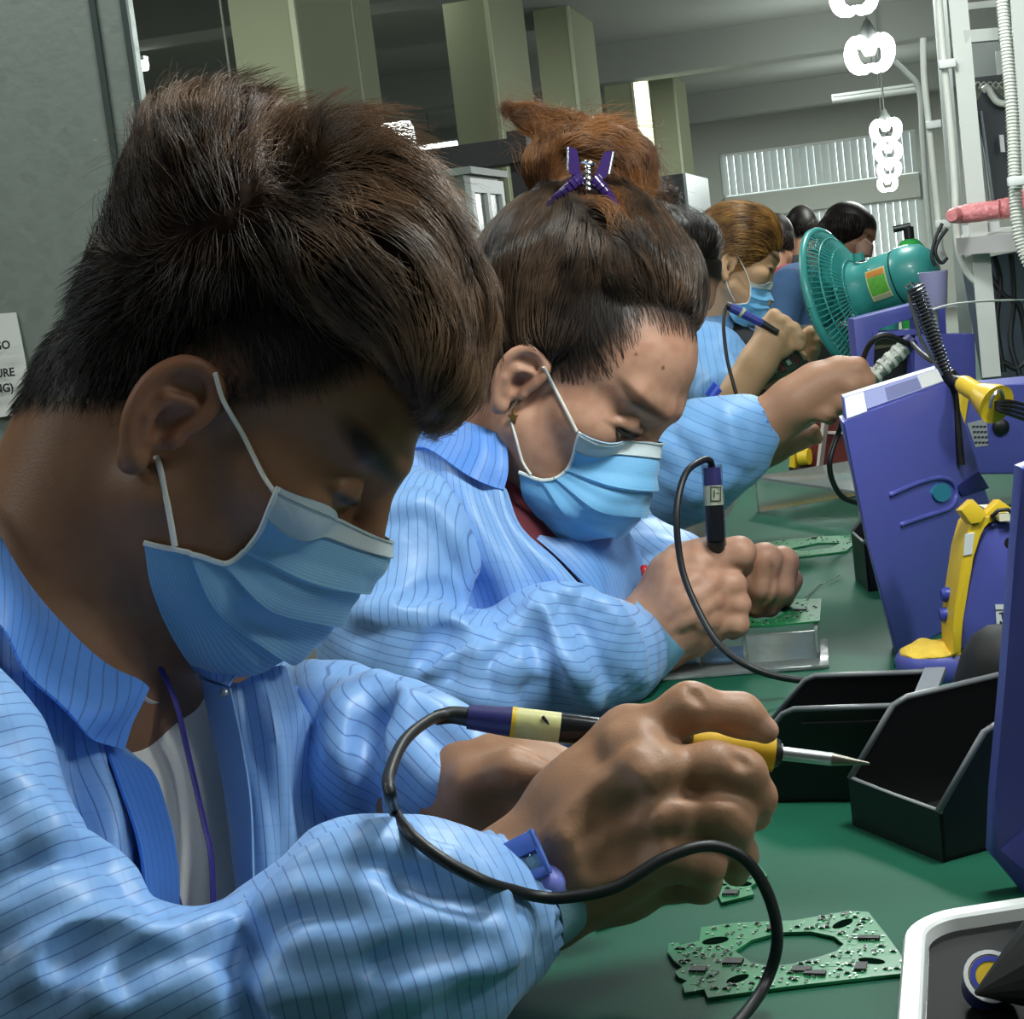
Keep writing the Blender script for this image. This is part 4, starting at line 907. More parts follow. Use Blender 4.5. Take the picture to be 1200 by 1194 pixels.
# bun
E(690, 205, 1.575, 64, 36, .042, .012); E(650, 215, 1.57, 34, 40, .036, .012); E(725, 200, 1.575, 34, 40, .036, .012)
hv.chain([(700, 190, 1.555, 26), (665, 160, 1.56, 25), (628, 142, 1.57, 14), (608, 133, 1.575, 5)], .012)
hv.chain([(655, 235, 1.555, 20), (640, 200, 1.545, 22), (662, 172, 1.54, 20), (705, 168, 1.545, 20), (738, 182, 1.555, 18), (745, 210, 1.57, 18)], .010)
hv.chain([(700, 150, 1.575, 10), (725, 160, 1.58, 14), (748, 190, 1.58, 12)], .008)
for poly, r in (([(655, 165), (690, 172), (735, 190)], 7), ([(640, 195), (655, 175), (690, 165)], 7), ([(735, 185), (742, 205), (738, 225)], 6)): hv.ridge(poly, r, .5, .005, 5)
for a in np.linspace(0, 1, 9):
    x1 = 572+a*250; y1 = 330+70*a-40*math.sin(a*3); hv.ridge([(690+(a-.5)*30, 240), (lerp(690, x1, .55)+8, lerp(240, y1, .45)), (x1, y1)], 9, .28, .008, 6)
HV, HF = hv.mesh(1); N = normals(HV, HF)
wh = hair_mat('woman_hair', '#1a1411', '#2a201b', .8); hair = vox_obj('hair', HV, HF, wh, wo)
def toward(px_, py_, d):
    c = Q(px_, py_, d)
    def f(p, t=0): q = c-p; return q/np.maximum(np.linalg.norm(q, axis=1, keepdims=True), 1e-6)
    return f
tot = surf_points(HV, HF, 15000, seed=21); tp = pxof(tot); cap_ = tp[:, 1] > 244
low = tot[cap_]; dist = np.linalg.norm(low-Q(690, 236, 1.56), axis=1)
strands('combed_hair', low, toward(690, 232, 1.565), 7, np.minimum(dist*.9, .085), .00024, hair_mat('woman_strands', '#1c1512', '#66503f', .30), hair, hv, .02, .0006, .08, .0002, 22, 500, .7)
bf = flow_field([(608, 133, -1, -.3), (650, 150, -.9, -.35), (690, 165, .9, -.1), (640, 200, .2, -1), (665, 172, 1, -.4), (720, 170, 1, .3), (745, 200, .3, 1), (690, 215, 1, .2), (640, 235, -.2, -1), (735, 230, -.4, 1)], 1.5)
bm_ = hair_mat('bun_strands', '#54341f', '#9c6636', .4)
bunbase = hair_mat('bun_hair', '#2e1d13', '#4a2f1d', .8)
hair.data.materials.append(bunbase)
mi = np.zeros(len(HF), np.int32); mi[pxof(HV[HF[:, 0]])[:, 1] < 238] = 1; hair.data.polygons.foreach_set('material_index', mi)
strands('bun_strands', tot[~cap_], bf, 6, .035, .00026, bm_, hair, hv, .08, .0006, .2, .0003, 23)
bb = surf_points(HV, HF, 4500, (pxof(HV)[:, 1] < 236).astype(float), 24); strands('bun_strands', bb, bf, 6, .035, .00026, bm_, hair, hv, .06, .0006, .2, .0003, 25)
strands('flyaway_hair', surf_points(HV, HF, 420, (pxof(HV)[:, 1] < 215).astype(float), 26), bf, 6, .04, .00016, bm_, hair, hv, .5, .0008, .6, .0006, 27)
hls = surf_points(V, Fc, 6000, ((w > .08) & (w < 1.01)).astype(float), 28)
strands('hairline_hair', hls, toward(690, 232, 1.53), 6, .045, .00013, mat('hairline', '#2b201a', .5), hair, v, .05, .0005, .22, .0003, 29)
# claw clip
PUR = mat('clip_purple', '#37235f', .22, coat=.5); CHR = mat('chrome', '#d6d8dc', .15, 1.0)
clip = bpy.data.objects.new('claw_clip', None); COL.objects.link(clip); frame(clip, c2w(Q(688, 214, 1.492)), C2W[:, 0]*.98+C2W[:, 1]*-.1, C2W[:, 1]); clip.parent = wo; clip.matrix_parent_inverse = wm(wo).inverted(); clip.empty_display_size = .01; clip.scale = (1.3, 1.25, 1.1)
for q in (-1, 1):
    bm = bmesh.new()
    pts = [(q*.004, .002, .006), (q*.012, -.006, .006), (q*.022, -.016, -.004), (q*.027, -.026, -.018)]
    sp = spline([np.array(p) for p in pts], 4)
    for i, (a, b) in enumerate(zip(sp, sp[1:])):
        w0 = .0085*(1-.06*i); add_tube(bm, [a, b], w0*.55, 8)
    local(bm_obj('clip_jaw', bm, PUR, None, 50), clip)
    bm = bmesh.new(); prism(bm, [(q*.0035, .001), (q*.012, .004), (q*.0145, .022), (q*.0085, .020)], .0035, .0062); local(bm_obj('clip_lever', bm, PUR, None, 40), clip)
    bm = bmesh.new(); add_tube(bm, [(q*.0135, .006, .0066), (q*.0148, .021, .0066)], .0008, 6); local(bm_obj('lever_edge', bm, CHR, None, 50), clip)
bm = bmesh.new(); hx = [(.0032*math.cos(a), -.004+.0006*a, .0075+.0032*math.sin(a)) for a in np.linspace(0, 30, 60)]; add_tube(bm, hx, .0007, 5)
add_tube(bm, [(-.005, .012, .007), (.004, .0115, .008)], .0010, 6); add_tube(bm, [(-.001, .012, .007), (.001, -.006, .008)], .0016, 6); local(bm_obj('clip_spring', bm, CHR, None, 50), clip)
# earring: a little gold star
bm = bmesh.new(); star = [((.0052 if i % 2 == 0 else .0022)*math.sin(i*PI/5), (.0052 if i % 2 == 0 else .0022)*math.cos(i*PI/5)) for i in range(10)]
prism(bm, star, -.0008, .0008); es = v.hit(601, 487) or 1.47
bmesh.ops.transform(bm, matrix=Matrix.Translation(Vector(c2w(Q(601, 489, es-.004)))) @ Matrix([list(r) for r in C2W]).to_4x4(), verts=bm.verts[:])
add_tube(bm, [c2w(Q(602, 479, es-.003)), c2w(Q(601, 486, es-.004))], .0011, 6)
bm_obj('earring', bm, mat('gold', '#d8b878', .25, 1.0), wo, 30)
# mask
mrows = [[(679, 506), (725, 512, .03), (771, 518)], [(669, 541), (722, 552, .036), (769, 556)], [(655, 558), (706, 590, .042), (757, 596)], [(634, 562), (672, 607, .044), (727, 624)], [(608, 553, .062), (619, 594, .046), (672, 633)]]
front = lambda px, py, o=.002: Q(px, py, (v.hit(px, py) or 1.49)-o)
face_mask(wo, hd, mrows, v, mcol='#6fb9ee', band='#cfe0ec', loops=[[front(637, 430), front(650, 455), front(664, 482), front(676, 506)], [front(598, 490, .001), front(605, 515), front(612, 540), front(622, 556, .004)]])
# jacket
sheet('undershirt', [[(570, 560, 1.54), (600, 560, 1.53), (640, 580, 1.53)], [(575, 620, 1.52), (615, 630, 1.515), (680, 630, 1.54)], [(600, 680, 1.51), (650, 680, 1.51), (720, 680, 1.55)], [(600, 800, 1.51), (660, 800, 1.51), (720, 800, 1.55)]], mat('dark_red_knit', '#6d2430', .8, bump=(300, .5, .001)), wo, None, 6, 6)
jacket = sheet('jacket', [[(420, 560, 1.58), (500, 520, 1.53), (560, 545, 1.51), (593, 575, 1.508)], [(420, 600, 1.53), (505, 580, 1.50), (570, 590, 1.49), (615, 620, 1.497)], [(420, 660, 1.51), (520, 650, 1.485), (595, 650, 1.475), (660, 668, 1.488)],
    [(420, 720, 1.51), (540, 720, 1.49), (620, 715, 1.48), (700, 712, 1.49)], [(420, 800, 1.51), (540, 800, 1.49), (640, 800, 1.48), (720, 790, 1.49)], [(420, 960, 1.52), (540, 960, 1.50), (640, 960, 1.49), (720, 960, 1.50)]], JK, wo,
    lambda u, t: .004*sn(u*17-t*4)*np.clip((1-u)*6, 0, 1)+.0025*sn(u*9+t*13), stripe=.0068)
sheet('front_panel', [[(622, 626, 1.52), (680, 632, 1.53), (735, 620, 1.60)], [(665, 665, 1.51), (705, 660, 1.53), (750, 650, 1.60)], [(702, 712, 1.50), (720, 705, 1.53), (760, 700, 1.60)], [(715, 800, 1.50), (735, 800, 1.53), (770, 790, 1.60)]], cloth_mat('blue_facing', '#6d9fdc', '#3a62b0', width=.1), jacket, None, 6, 6)
CK2 = MATS['collar_cloth']
sheet('collar', [[(470, 500, 1.60), (513, 486, 1.545), (560, 500, 1.515), (593, 509, 1.512)], [(470, 525, 1.585), (508, 508, 1.53), (560, 528, 1.502), (596, 548, 1.500)], [(470, 540, 1.575), (499, 524, 1.52), (548, 558, 1.492), (591, 574, 1.495)]], CK2, jacket, lambda u, t: .002*sn(u*12), 8, 6, stripe=.008)
jv = Vox((-.16, -.20, -1.66), (.13, .06, -1.36), .0024)
jv.chain([(430, 590, 1.54, 70), (470, 640, 1.50, 80), (460, 740, 1.46, 76), (500, 800, 1.445, 60)], .03)
jv.chain([(440, 790, 1.45, 56), (560, 800, 1.45, 66), (650, 768, 1.47, 76), (708, 768, 1.50, 62), (732, 762, 1.52, 50)], .025)
for poly, r, l in (([(500, 545), (535, 610), (555, 680), (562, 740)], 14, .45), ([(455, 600), (500, 590), (535, 640), (550, 700)], 12, .35), ([(420, 725), (470, 712), (530, 730), (560, 760)], 17, .5), ([(545, 755), (520, 770), (505, 790)], 12, .5),
    ([(552, 760), (555, 800), (560, 850)], 12, .4), ([(560, 765), (610, 735), (640, 700), (660, 692)], 16, .5), ([(630, 697), (640, 740), (670, 790), (700, 830)], 14, .45), ([(660, 692), (690, 700), (715, 730), (740, 790)], 13, .45),
    ([(690, 705), (720, 715), (745, 760), (752, 800)], 10, .4), ([(580, 790), (640, 775), (690, 800)], 13, .35), ([(440, 830), (520, 815), (600, 830)], 12, .3), ([(620, 760), (590, 800), (590, 840)], 11, .35)): jv.ridge(poly, r, l, .010, 6)
for poly, r, l in (([(545, 742), (515, 752), (495, 775)], 8, .6), ([(628, 720), (632, 760), (655, 800)], 8, .5), ([(672, 720), (695, 750), (715, 800)], 7, .45), ([(470, 700), (520, 690), (545, 715)], 7, .4)): jv.groove(poly, r, l, .010, 6)
for t in np.linspace(-.95, .95, 15):
    q0 = np.array([738, 760])+np.array([18, 43])*t; jv.ridge([tuple(q0+np.array([-32, 12])+np.array([0, 8])*t), tuple(q0+np.array([-12, 4])), tuple(q0+np.array([6, -3]))], 3.4, .62, .003, 3)
JV, JF = jv.mesh(2); JV = JV+normals(JV, JF)*(vnoise(JV*42, 31)*.0022)[:, None]; pj = pxof(JV)
sl = vox_obj('sleeve', JV, JF, JK, jacket, {'stripe': np.where((pj[:, 1] < 735) & (pj[:, 0] < 575), JV @ np.array([.95, .1, .3])/.0066, JV @ np.array([.22, .93, .2])/.0066), 'stripe2': JV @ np.array([.8, -.3, .1])/.02})
ring_band('cuff', Q(758, 747, 1.54), Q(790, 718, 1.545)-Q(745, 760, 1.545), .0350, .0330, .030, mat('cuff_knit', '#86bfe6', .7), sl, .002, r0=1.04, r1=.97)
fv = Vox((.02, -.13, -1.82), (.20, .01, -1.58), .0024)
fv.chain([(660, 690, 1.72, 60), (735, 660, 1.70, 58), (790, 672, 1.67, 46), (815, 680, 1.65, 38)], .02)
for poly, r, l in (([(700, 650), (735, 600), (752, 600)], 12, .6), ([(690, 670), (740, 640), (790, 640)], 11, .4), ([(720, 700), (760, 670), (800, 660)], 10, .4)): fv.ridge(poly, r, l, .01, 5)
V2, F2 = fv.mesh(2); vox_obj('sleeve', V2, F2, JK, jacket, {'stripe': V2 @ np.array([.5, .8, .2])/.0068, 'stripe2': V2 @ np.array([.8, -.5, .1])/.02})
# ------------------------------------------------------------------ things on the bench
YEL = mat('yellow_plastic', '#e0bb2c', .4); PURP = mat('purple_plastic', '#5055a6', .42, noise=(60, .06), bump=(900, .15, .0004)); BLK = mat('black_plastic', '#0d0e0f', .42); BLKE = mat('black_edge', '#6e7174', .35)
STEEL = mat('steel', '#b9bcc0', .3, .9); RUB = mat('black_rubber', '#16171a', .45); WPAP = mat('label_paper', '#d9dadd', .6); INK = mat('label_ink', '#2a2a33', .7)
ACR = mat('acrylic', (.90, .97, .95), .18, trans=.88, spec=.5); ACRE = mat('acrylic_edge', '#c3d6d0', .2, trans=.3)
def onT(px, py, z=TABZ): return T(px, py, z)
def fr(o, origin, xdir, ydir=None): # upright local frame: x along xdir (horizontal), z up
    x = Vector((xdir[0], xdir[1], 0)).normalized(); o.matrix_basis = Matrix.Translation(Vector(origin)) @ Matrix((x, Vector((-x.y, x.x, 0)), Vector((0, 0, 1)))).transposed().to_4x4(); return o
def stack_bin(label, origin, xdir, w, dep, h, lip, rise=.035):
    """open fronted parts bin; origin front left bottom corner, x across the front, y to the back"""
    t = thing('parts_bin', label, 'bin', (0, 0, 0), None, 'black parts bins'); fr(t, origin, xdir); th = .0022
    prof = [(0, 0), (dep, 0), (dep, h), (rise, h), (0, lip)]
    for x, nm in ((0, 'side_wall'), (w-th, 'side_wall')):
        bm = bmesh.new(); prism(bm, [(p[0], p[1]) for p in prof], 0, th, 0, Matrix(((0, 0, 1, x), (1, 0, 0, 0), (0, 1, 0, 0), (0, 0, 0, 1)))); s_ = local(bm_obj(nm, bm, BLK), t)
        V, Fc = tube_data([Vector((x+th/2, q[0], q[1])) for q in (np.array((0, lip)), np.array((rise*.9, h-.003)), np.array((rise*1.15, h)), np.array((dep, h)))], .0021, 6); local(mesh_obj('rim', V, Fc, BLKE, None, True), s_)
        xo = -.0025 if x == 0 else w
        bm = bmesh.new(); add_box(bm, (xo, rise*1.3, h-.011), (xo+.0025, dep, h-.0085)); local(bm_obj('ledge', bm, BLK), s_)
    bm = bmesh.new(); add_box(bm, (0, 0, 0), (w, dep, th)); local(bm_obj('floor', bm, BLK), t).name = 'bin_base'
    bm = bmesh.new(); add_box(bm, (0, -.0005, 0), (w, th, lip)); fw = local(bm_obj('front_lip', bm, BLK), t)
    V, Fc = tube_data([Vector((0, th/2, lip)), Vector((w*.5, th/2, lip-.0006)), Vector((w, th/2, lip))], .0016, 6); local(mesh_obj('worn_rim', V, Fc, mat('worn_edge', '#8d9092', .5), None, True), fw)
    bm = bmesh.new(); add_box(bm, (0, dep-th, 0), (w, dep, h)); bw = local(bm_obj('back_wall', bm, BLK), t)
    bm = bmesh.new(); add_box(bm, (-.003, dep-.008, h-.001), (w+.003, dep+.006, h+.002)); local(bm_obj('back_rim', bm, mat('bin_rim_lit', '#6d7174', .3)), bw); return t  # light on the black back rim is put into its grey
q0 = onT(1000, 967); q1 = onT(1106, 1011); stack_bin('open-fronted black parts bin nearest the camera, beside the green boards', q0, q1-q0, (q1-q0).length, .15, .072, .030, .040)
o1 = onT(876, 947); o1b = onT(1090, 944)
n1 = (o1b-o1).normalized(); yv = Vector((-n1.y, n1.x, 0)); W1 = .088
stack_bin('black parts bin behind the soldering hand, seen from the side', o1+yv*(W1+.010), -yv, W1, (o1b-o1).length, .062, .03, .03)
b3 = onT(1001, 694); stack_bin('small black parts bin against the large purple housing', b3+Vector((0, .07, 0)), (.2, -1, 0), .075, .10, .082, .05, .03)
# tall purple housings
def plane_pts(origin, e, pts):
    """pixels on the upright plane through origin with horizontal direction e -> (along, up)"""
    e = Vector((e[0], e[1], 0)).normalized(); n = Vector((-e.y, e.x, 0)); out = []; o = Vector((0, 0, CAMZ))
    for px, py in pts:
        r = Vector((C2W @ np.array([(px-600.0)/F, (597.0-py)/F, -1.0])).tolist()); s_ = (Vector(origin)-o).dot(n)/r.dot(n); p = o+r*s_-Vector(origin); out.append((p.dot(e), max(p.z, 0.)))
    return out
def up_frame(t, origin, e):      # x along e, y up, z towards the viewer side
    x = Vector((e[0], e[1], 0)).normalized(); t.matrix_basis = Matrix.Translation(Vector(origin)) @ Matrix((x, Vector((0, 0, 1)), x.cross(Vector((0, 0, 1))))).transposed().to_4x4(); return t
org = onT(1052, 771); best = None
for ph in np.radians(np.arange(-10, 75, 1.0)):
    (a, za), (b, zb) = plane_pts(org, (math.cos(ph), math.sin(ph)), [(989, 478), (1107, 444)])
    if best is None or abs(za-zb) < best[0]: best = (abs(za-zb), ph)
ph = best[1]; e2 = (math.cos(ph), math.sin(ph))
h2 = thing('instrument_housing', 'tall purple housing with white labels on top and a teal dot on its side', 'box'); up_frame(h2, org, e2)
fl = plane_pts(org, e2, [(993, 492), (1108, 449)]); up_ = plane_pts(org, e2, [(990, 468), (1101, 433)])
pp = plane_pts(org, e2, [(1052, 771), (1018, 640), (987, 494)])+fl+plane_pts(org, e2, [(1120, 462), (1147, 548), (1160, 592), (1195, 700), (1215, 768)])
pp[-1] = (pp[-1][0], 0.0); pp[0] = (pp[0][0], 0.0); bm = bmesh.new(); prism(bm, pp, -.024, 0, 0, None, .003)
vl = h2.matrix_basis.inverted().to_3x3() @ (h2.matrix_basis.translation-Vector((0, 0, CAMZ))); SHX = .85*vl.x/vl.z; SHM = Matrix(((1, 0, SHX, 0), (0, 1, 0, 0), (0, 0, 1, 0), (0, 0, 0, 1)))      # the housing is a leaning wedge: its back edge lies further right
TB = .010; q_ = [(fl[0][0]-.002, fl[0][1]-.004, 0), (fl[1][0]+.002, fl[1][1]-.004, 0), (up_[1][0], up_[1][1], -TB), (up_[0][0], up_[0][1], -TB), (up_[0][0], up_[0][1], -.024), (up_[1][0], up_[1][1], -.024), (fl[0][0]-.002, fl[0][1]-.004, -.024), (fl[1][0]+.002, fl[1][1]-.004, -.024)]
vv = [bm.verts.new(p) for p in q_]
for f in ((0, 1, 2, 3), (3, 2, 5, 4), (0, 3, 4, 6), (1, 7, 5, 2), (6, 4, 5, 7)): bm.faces.new([vv[i] for i in f])
bmesh.ops.transform(bm, matrix=SHM, verts=bm.verts[:]); local(bm_obj('shell', bm, PURP, None, 40), h2)
q_ = [(p[0]+SHX*p[2], p[1], p[2]) for p in q_]
def onbev(u, w): a_ = np.array(q_[0])*(1-u)+np.array(q_[1])*u; b_ = np.array(q_[3])*(1-u)+np.array(q_[2])*u; return a_*(1-w)+b_*w
def bev_label(nm, u0, u1, w0, w1, m, lift):
    nn = np.array([0, .35, 1.])*lift; bm = bmesh.new(); c_ = [onbev(u0, w0), onbev(u1, w0), onbev(u1, w1), onbev(u0, w1)]; A_ = [bm.verts.new(c+nn) for c in c_]; B_ = [bm.verts.new(c-nn*.5) for c in c_]
    bm.faces.new(A_); [bm.faces.new((A_[i], B_[i], B_[(i+1) % 4], A_[(i+1) % 4])) for i in range(4)]; return local(bm_obj(nm, bm, m), h2)
bev_label('label', .01, .19, .22, .98, mat('white_label', '#f4f5f6', .5), .0008); bev_label('label', .20, .99, .30, .98, mat('lilac_label', '#a9aee0', .4), .0006)
bev_label('label_print', .40, .75, .36, .86, mat('grey_print', '#7f83b0', .5), .0011); bev_label('label', .76, .985, .34, .96, WPAP, .0011)
st_ = plane_pts(org, e2, [(1042, 580), (1075, 566), (1100, 560), (1115, 565), (1120, 580), (1114, 594), (1100, 600), (1075, 608), (1055, 615)])
V, Fc = tube_data([Vector((p[0], p[1], .0002)) for p in [tuple(q) for q in spline([np.array(p) for p in st_], 4)]], .0024, 6); local(mesh_obj('recess_edge', V, Fc, PURP, None, True), h2)
bm = bmesh.new(); prism(bm, plane_pts(org, e2, [(1102+11*math.cos(t), 577+11*math.sin(t)) for t in np.linspace(0, -2*PI, 24, endpoint=False)]), 0, .0018); local(bm_obj('dot', bm, mat('teal_dot', '#2f7f9a', .4), None, 40), h2)
nt_ = plane_pts(org, e2, [(1119, 571), (1146, 553), (1158, 572), (1126, 582)]); bm = bmesh.new(); prism(bm, nt_, -.004, .0018, 0, None, .001); local(bm_obj('notch', bm, mat('purple_dark', '#1c2060', .5), None, 40), h2)
# right edge housing
org = onT(1190, 1050); e3 = (.98, .2); h3 = thing('instrument_housing', 'purple housing cut off by the right edge of the picture', 'box'); up_frame(h3, org, e3)
pp = plane_pts(org, e3, [(1202, 1062), (1163, 1004), (1166, 930), (1178, 800), (1190, 640), (1197, 548)]); pp[0] = (pp[0][0], 0); top = pp[-1][1]
bm = bmesh.new(); prism(bm, [pp[0]]+pp[1:]+[(.03, top+.002), (.13, top+.003), (.17, 0)], -.014, 0, 0, None, .004); local(bm_obj('shell', bm, PURP, None, 40), h3)
bm = bmesh.new(); prism(bm, [(pp[1][0]+.004, pp[1][1]+.004), (pp[0][0]+.010, .004), (pp[0][0]+.02, .012), (pp[0][0]+.02, .05)], 0, .0012); local(bm_obj('foot_panel', bm, mat('purple_light', '#5256b4', .3)), h3)
for q in (.03, .07, .11): bm = bmesh.new(); lathe(bm, [(.0018, 0), (.0018, .0008), (0, .001)], 10, Matrix.Translation((pp[2][0]+.02+q*.05, q+.03, 0)), 0, True); local(bm_obj('screw', bm, mat('screw_dark', '#15173a', .4)), h3)
# third purple housing, far, in front of the fan
org = onT(1065, 505); e4 = (.97, .25); h4 = thing('instrument_housing', 'purple housing with a stepped handle opening in front of the teal fan', 'box'); up_frame(h4, org, e4)
pf = lambda *p: plane_pts(org, e4, p)
a1 = pf((1002, 372), (1078, 352), (1082, 362), (1078, 388), (1100, 392), (1142, 392), (1146, 460), (1040, 500)); bm = bmesh.new()
prism(bm, pf((1000, 374), (1078, 354), (1081, 366), (1074, 372), (1030, 384), (1024, 394), (1022, 500), (1012, 500)), -.05, 0, 0, None, .002); local(bm_obj('frame_side', bm, PURP, None, 40), h4)
bm = bmesh.new(); prism(bm, pf((1022, 389), (1074, 386), (1074, 392), (1028, 395), (1024, 400)), -.05, .004, 0, None); local(bm_obj('handle_bar', bm, PURP), h4)
bm = bmesh.new(); prism(bm, pf((1072, 392), (1142, 391), (1146, 500), (1070, 500)), -.05, .002, 0, None, .002); local(bm_obj('front_block', bm, PURP, None, 40), h4)
bm = bmesh.new(); prism(bm, pf((1078, 357), (1115, 352), (1117, 392), (1080, 392)), -.08, -.04, 0, None, .002); local(bm_obj('rear_block', bm, PURP, None, 40), h4)
bm = bmesh.new(); prism(bm, pf((1020, 392), (1074, 392), (1074, 500), (1020, 500)), -.09, -.06); local(bm_obj('dark_back', bm, BLK), h4)
bm = bmesh.new(); prism(bm, pf((1030, 398), (1060, 396), (1064, 406), (1032, 411)), -.058, -.055); local(bm_obj('rating_label', bm, mat('olive_label', '#8b8a64', .6)), h4)
# yellow and purple soldering station
def station(label, org, e, pts, dep, yel_w, knobs, sticker, hole=None):
    t = thing('soldering_station', label, 'station'); up_frame(t, org, e); pf = lambda *p: plane_pts(org, e, p)
    pp = pf(*pts); bm = bmesh.new(); prism(bm, pp, -dep, 0, 0, None, .005); local(bm_obj('body', bm, PURP, None, 40), t)
    return t, pf
org = onT(1112, 800); e5 = (.97, .24); st1, pf = station('yellow-fronted purple soldering station beside the large purple housing', org, e5, [(1126, 762), (1128, 720), (1142, 640), (1150, 620), (1160, 614), (1230, 609), (1230, 770)], .05, 0, 0, 0)
bm = bmesh.new(); yp = pf((1116, 766), (1115, 735), (1118, 706), (1127, 645), (1135, 616), (1142, 607), (1162, 604), (1160, 612), (1150, 616), (1145, 626), (1139, 652), (1127, 724), (1125, 764)); prism(bm, yp, -.030, .004, 0, None, .0015); local(bm_obj('yellow_front', bm, YEL, None, 40), st1)
for c_ in ((1117, 702), (1115, 726)):
    k_ = pf(c_)[0]; bm = bmesh.new(); lathe(bm, [(.006, 0), (.006, .005), (.0045, .007), (0, .0075)], 16, Matrix.Translation((k_[0]+.001, k_[1], -.02)) @ Matrix.Rotation(-PI/2, 4, 'Y') @ Matrix.Translation((0, 0, -.002)), 0, False); kb = local(bm_obj('knob', bm, mat('knob_blue', '#3946a8', .4), None, 40), st1)
bm = bmesh.new(); prism(bm, pf((1129, 625), (1140, 623), (1137, 648), (1127, 650)), .004, .005); local(bm_obj('display_label', bm, WPAP), st1)
hc_ = pf((1184, 636))[0]; bm = bmesh.new(); lathe(bm, [(0, .0006), (.0042, .0006), (.0048, 0)], 18, Matrix.Translation((hc_[0], hc_[1], 0)), 0, False); local(bm_obj('vent_hole', bm, mat('hole', '#05060a', .9)), st1)
sp_ = pf((1166, 708), (1200, 708), (1200, 736), (1168, 736)); bm = bmesh.new(); prism(bm, sp_, .0002, .0008); stk = local(bm_obj('sticker', bm, WPAP), st1)
for body, y_, sz in (('Tim', 722, .0075), ('No', 731, .006)):
    c_ = pf((1171, y_))[0]; text_obj('lettering', body, sz, INK, Matrix.Translation((c_[0], c_[1], .0009)), st1, .0002, 'LEFT')
c_ = pf((1166, 714), (1200, 714), (1200, 715.2), (1166, 715.2)); bm = bmesh.new(); prism(bm, c_, .0008, .0011); local(bm_obj('sticker_rule', bm, INK), st1)
for nm, q in (('tape', ((1168, 601), (1184, 600), (1183, 609), (1169, 610))), ('tape', ((1187, 603), (1200, 601), (1200, 611), (1188, 612)))):
    bm = bmesh.new(); prism(bm, pf(*q), -.05, .0055); local(bm_obj(nm, bm, mat('cream_tape', '#e9e3c8', .6), None), st1)
bsx = pf((1108, 765))[0]; bm = bmesh.new(); lathe(bm, [(.0, 0), (.030, 0), (.033, .006), (.033, .016), (.030, .020), (0, .020)], 28, Matrix.Translation((bsx[0], 0, -.03)) @ Matrix.Rotation(-PI/2, 4, 'X') @ Matrix.Scale(1, 4), 0, False); 
local(bm_obj('sponge_tray', bm, PURP, None, 40), st1)
spv = bmesh.new(); bmesh.ops.create_icosphere(spv, subdivisions=4, radius=1); 
for v_ in spv.verts: v_.co = Vector((v_.co.x*.029, v_.co.z*.006+.002*math.sin(v_.co.x*7)*math.cos(v_.co.y*5), v_.co.y*.029))+Vector((bsx[0], .021, -.03))
local(bm_obj('sponge', spv, mat('yellow_sponge', '#e8c24a', .9, bump=(400, .6, .002)), None, 60), st1)
tube('sponge_lead', [onT(1048, 779, .755), onT(1075, 775, .757), onT(1092, 770, .76)], .0028, RUB, st1, 8)
# yellow V holder on the station
vh = thing('iron_holder', 'yellow forked iron holder standing on the soldering station', 'holder'); hp0 = P(1160, 606, 1.40); frame(vh, hp0, C2W[:, 0], C2W[:, 1])
def pxl(par, d, *pts): return [((x-1160)*d/F, (606-y)*d/F) for x, y in pts]
bm = bmesh.new(); prism(bm, pxl(vh, 1.4, (1124, 598), (1138, 585), (1154, 601), (1148, 612), (1136, 614)), -.012, .006, 0, None, .001); local(bm_obj('left_fork', bm, YEL, None, 40), vh)
bm = bmesh.new(); prism(bm, pxl(vh, 1.4, (1146, 612), (1172, 585), (1186, 595), (1182, 600), (1166, 606)), -.02, -.002, 0, None, .001); local(bm_obj('right_fork', bm, YEL, None, 40), vh)
V, Fc = tube_data([Vector((x, y, .004)) for x, y in pxl(vh, 1.4, (1160, 606), (1168, 598), (1180, 597), (1188, 604), (1192, 612))], .0018, 6); local(mesh_obj('wire_loop', V, Fc, RUB, None, True), vh)
bar('holder_stem', P(1160, 606, 1.41), P(1162, 640, 1.42), .006, .006, YEL, vh)
# second station behind the large housing, with the spring holder and its iron
org = onT(1150, 600); e6 = (.98, .2); st2, pf = station('purple soldering station with a grey sticker behind the large housing', org, e6, [(1118, 556), (1130, 500), (1132, 470), (1140, 456), (1165, 452), (1250, 444), (1250, 556)], .10, 0, 0, 0)
bm = bmesh.new(); prism(bm, pf((1124, 480), (1128, 462), (1138, 456), (1134, 470), (1130, 496), (1126, 498)), -.10, .003); local(bm_obj('yellow_edge', bm, YEL), st2)
bm = bmesh.new(); prism(bm, pf((1133, 496), (1156, 490), (1158, 522), (1143, 524)), .0003, .001); sk = local(bm_obj('sticker', bm, mat('grey_sticker', '#9a9da2', .5)), st2)
for i in range(4):
    y_ = 499+i*6.2; bm = bmesh.new()
    for j in range(4): x_ = 1139+i*.9+j*4.3; prism(bm, pf((x_, y_), (x_+3.4, y_-.7), (x_+3.5, y_+1.8), (x_+.1, y_+2.5)), .001, .0014)
    local(bm_obj('print_line', bm, INK), st2)
bm = bmesh.new(); lathe(bm, [(.010, 0), (.010, .006), (.007, .008), (0, .008)], 18, Matrix.Translation((pf((1172, 500))[0][0], pf((1172, 500))[0][1], 0))); local(bm_obj('dial', bm, BLK, None, 40), st2)
sd = 1.62; SP = lambda x, y, d=sd: P(x, y, d)
sh = thing('spring_holder', 'chrome spring iron holder leaning above the large purple housing', 'holder', SP(1116, 452)); ax0, ax1 = SP(1112, 446), SP(1072, 336)
n_t = 26; axd = (ax1-ax0); ux = axd.normalized().orthogonal().normalized(); wx_ = axd.normalized().cross(ux)
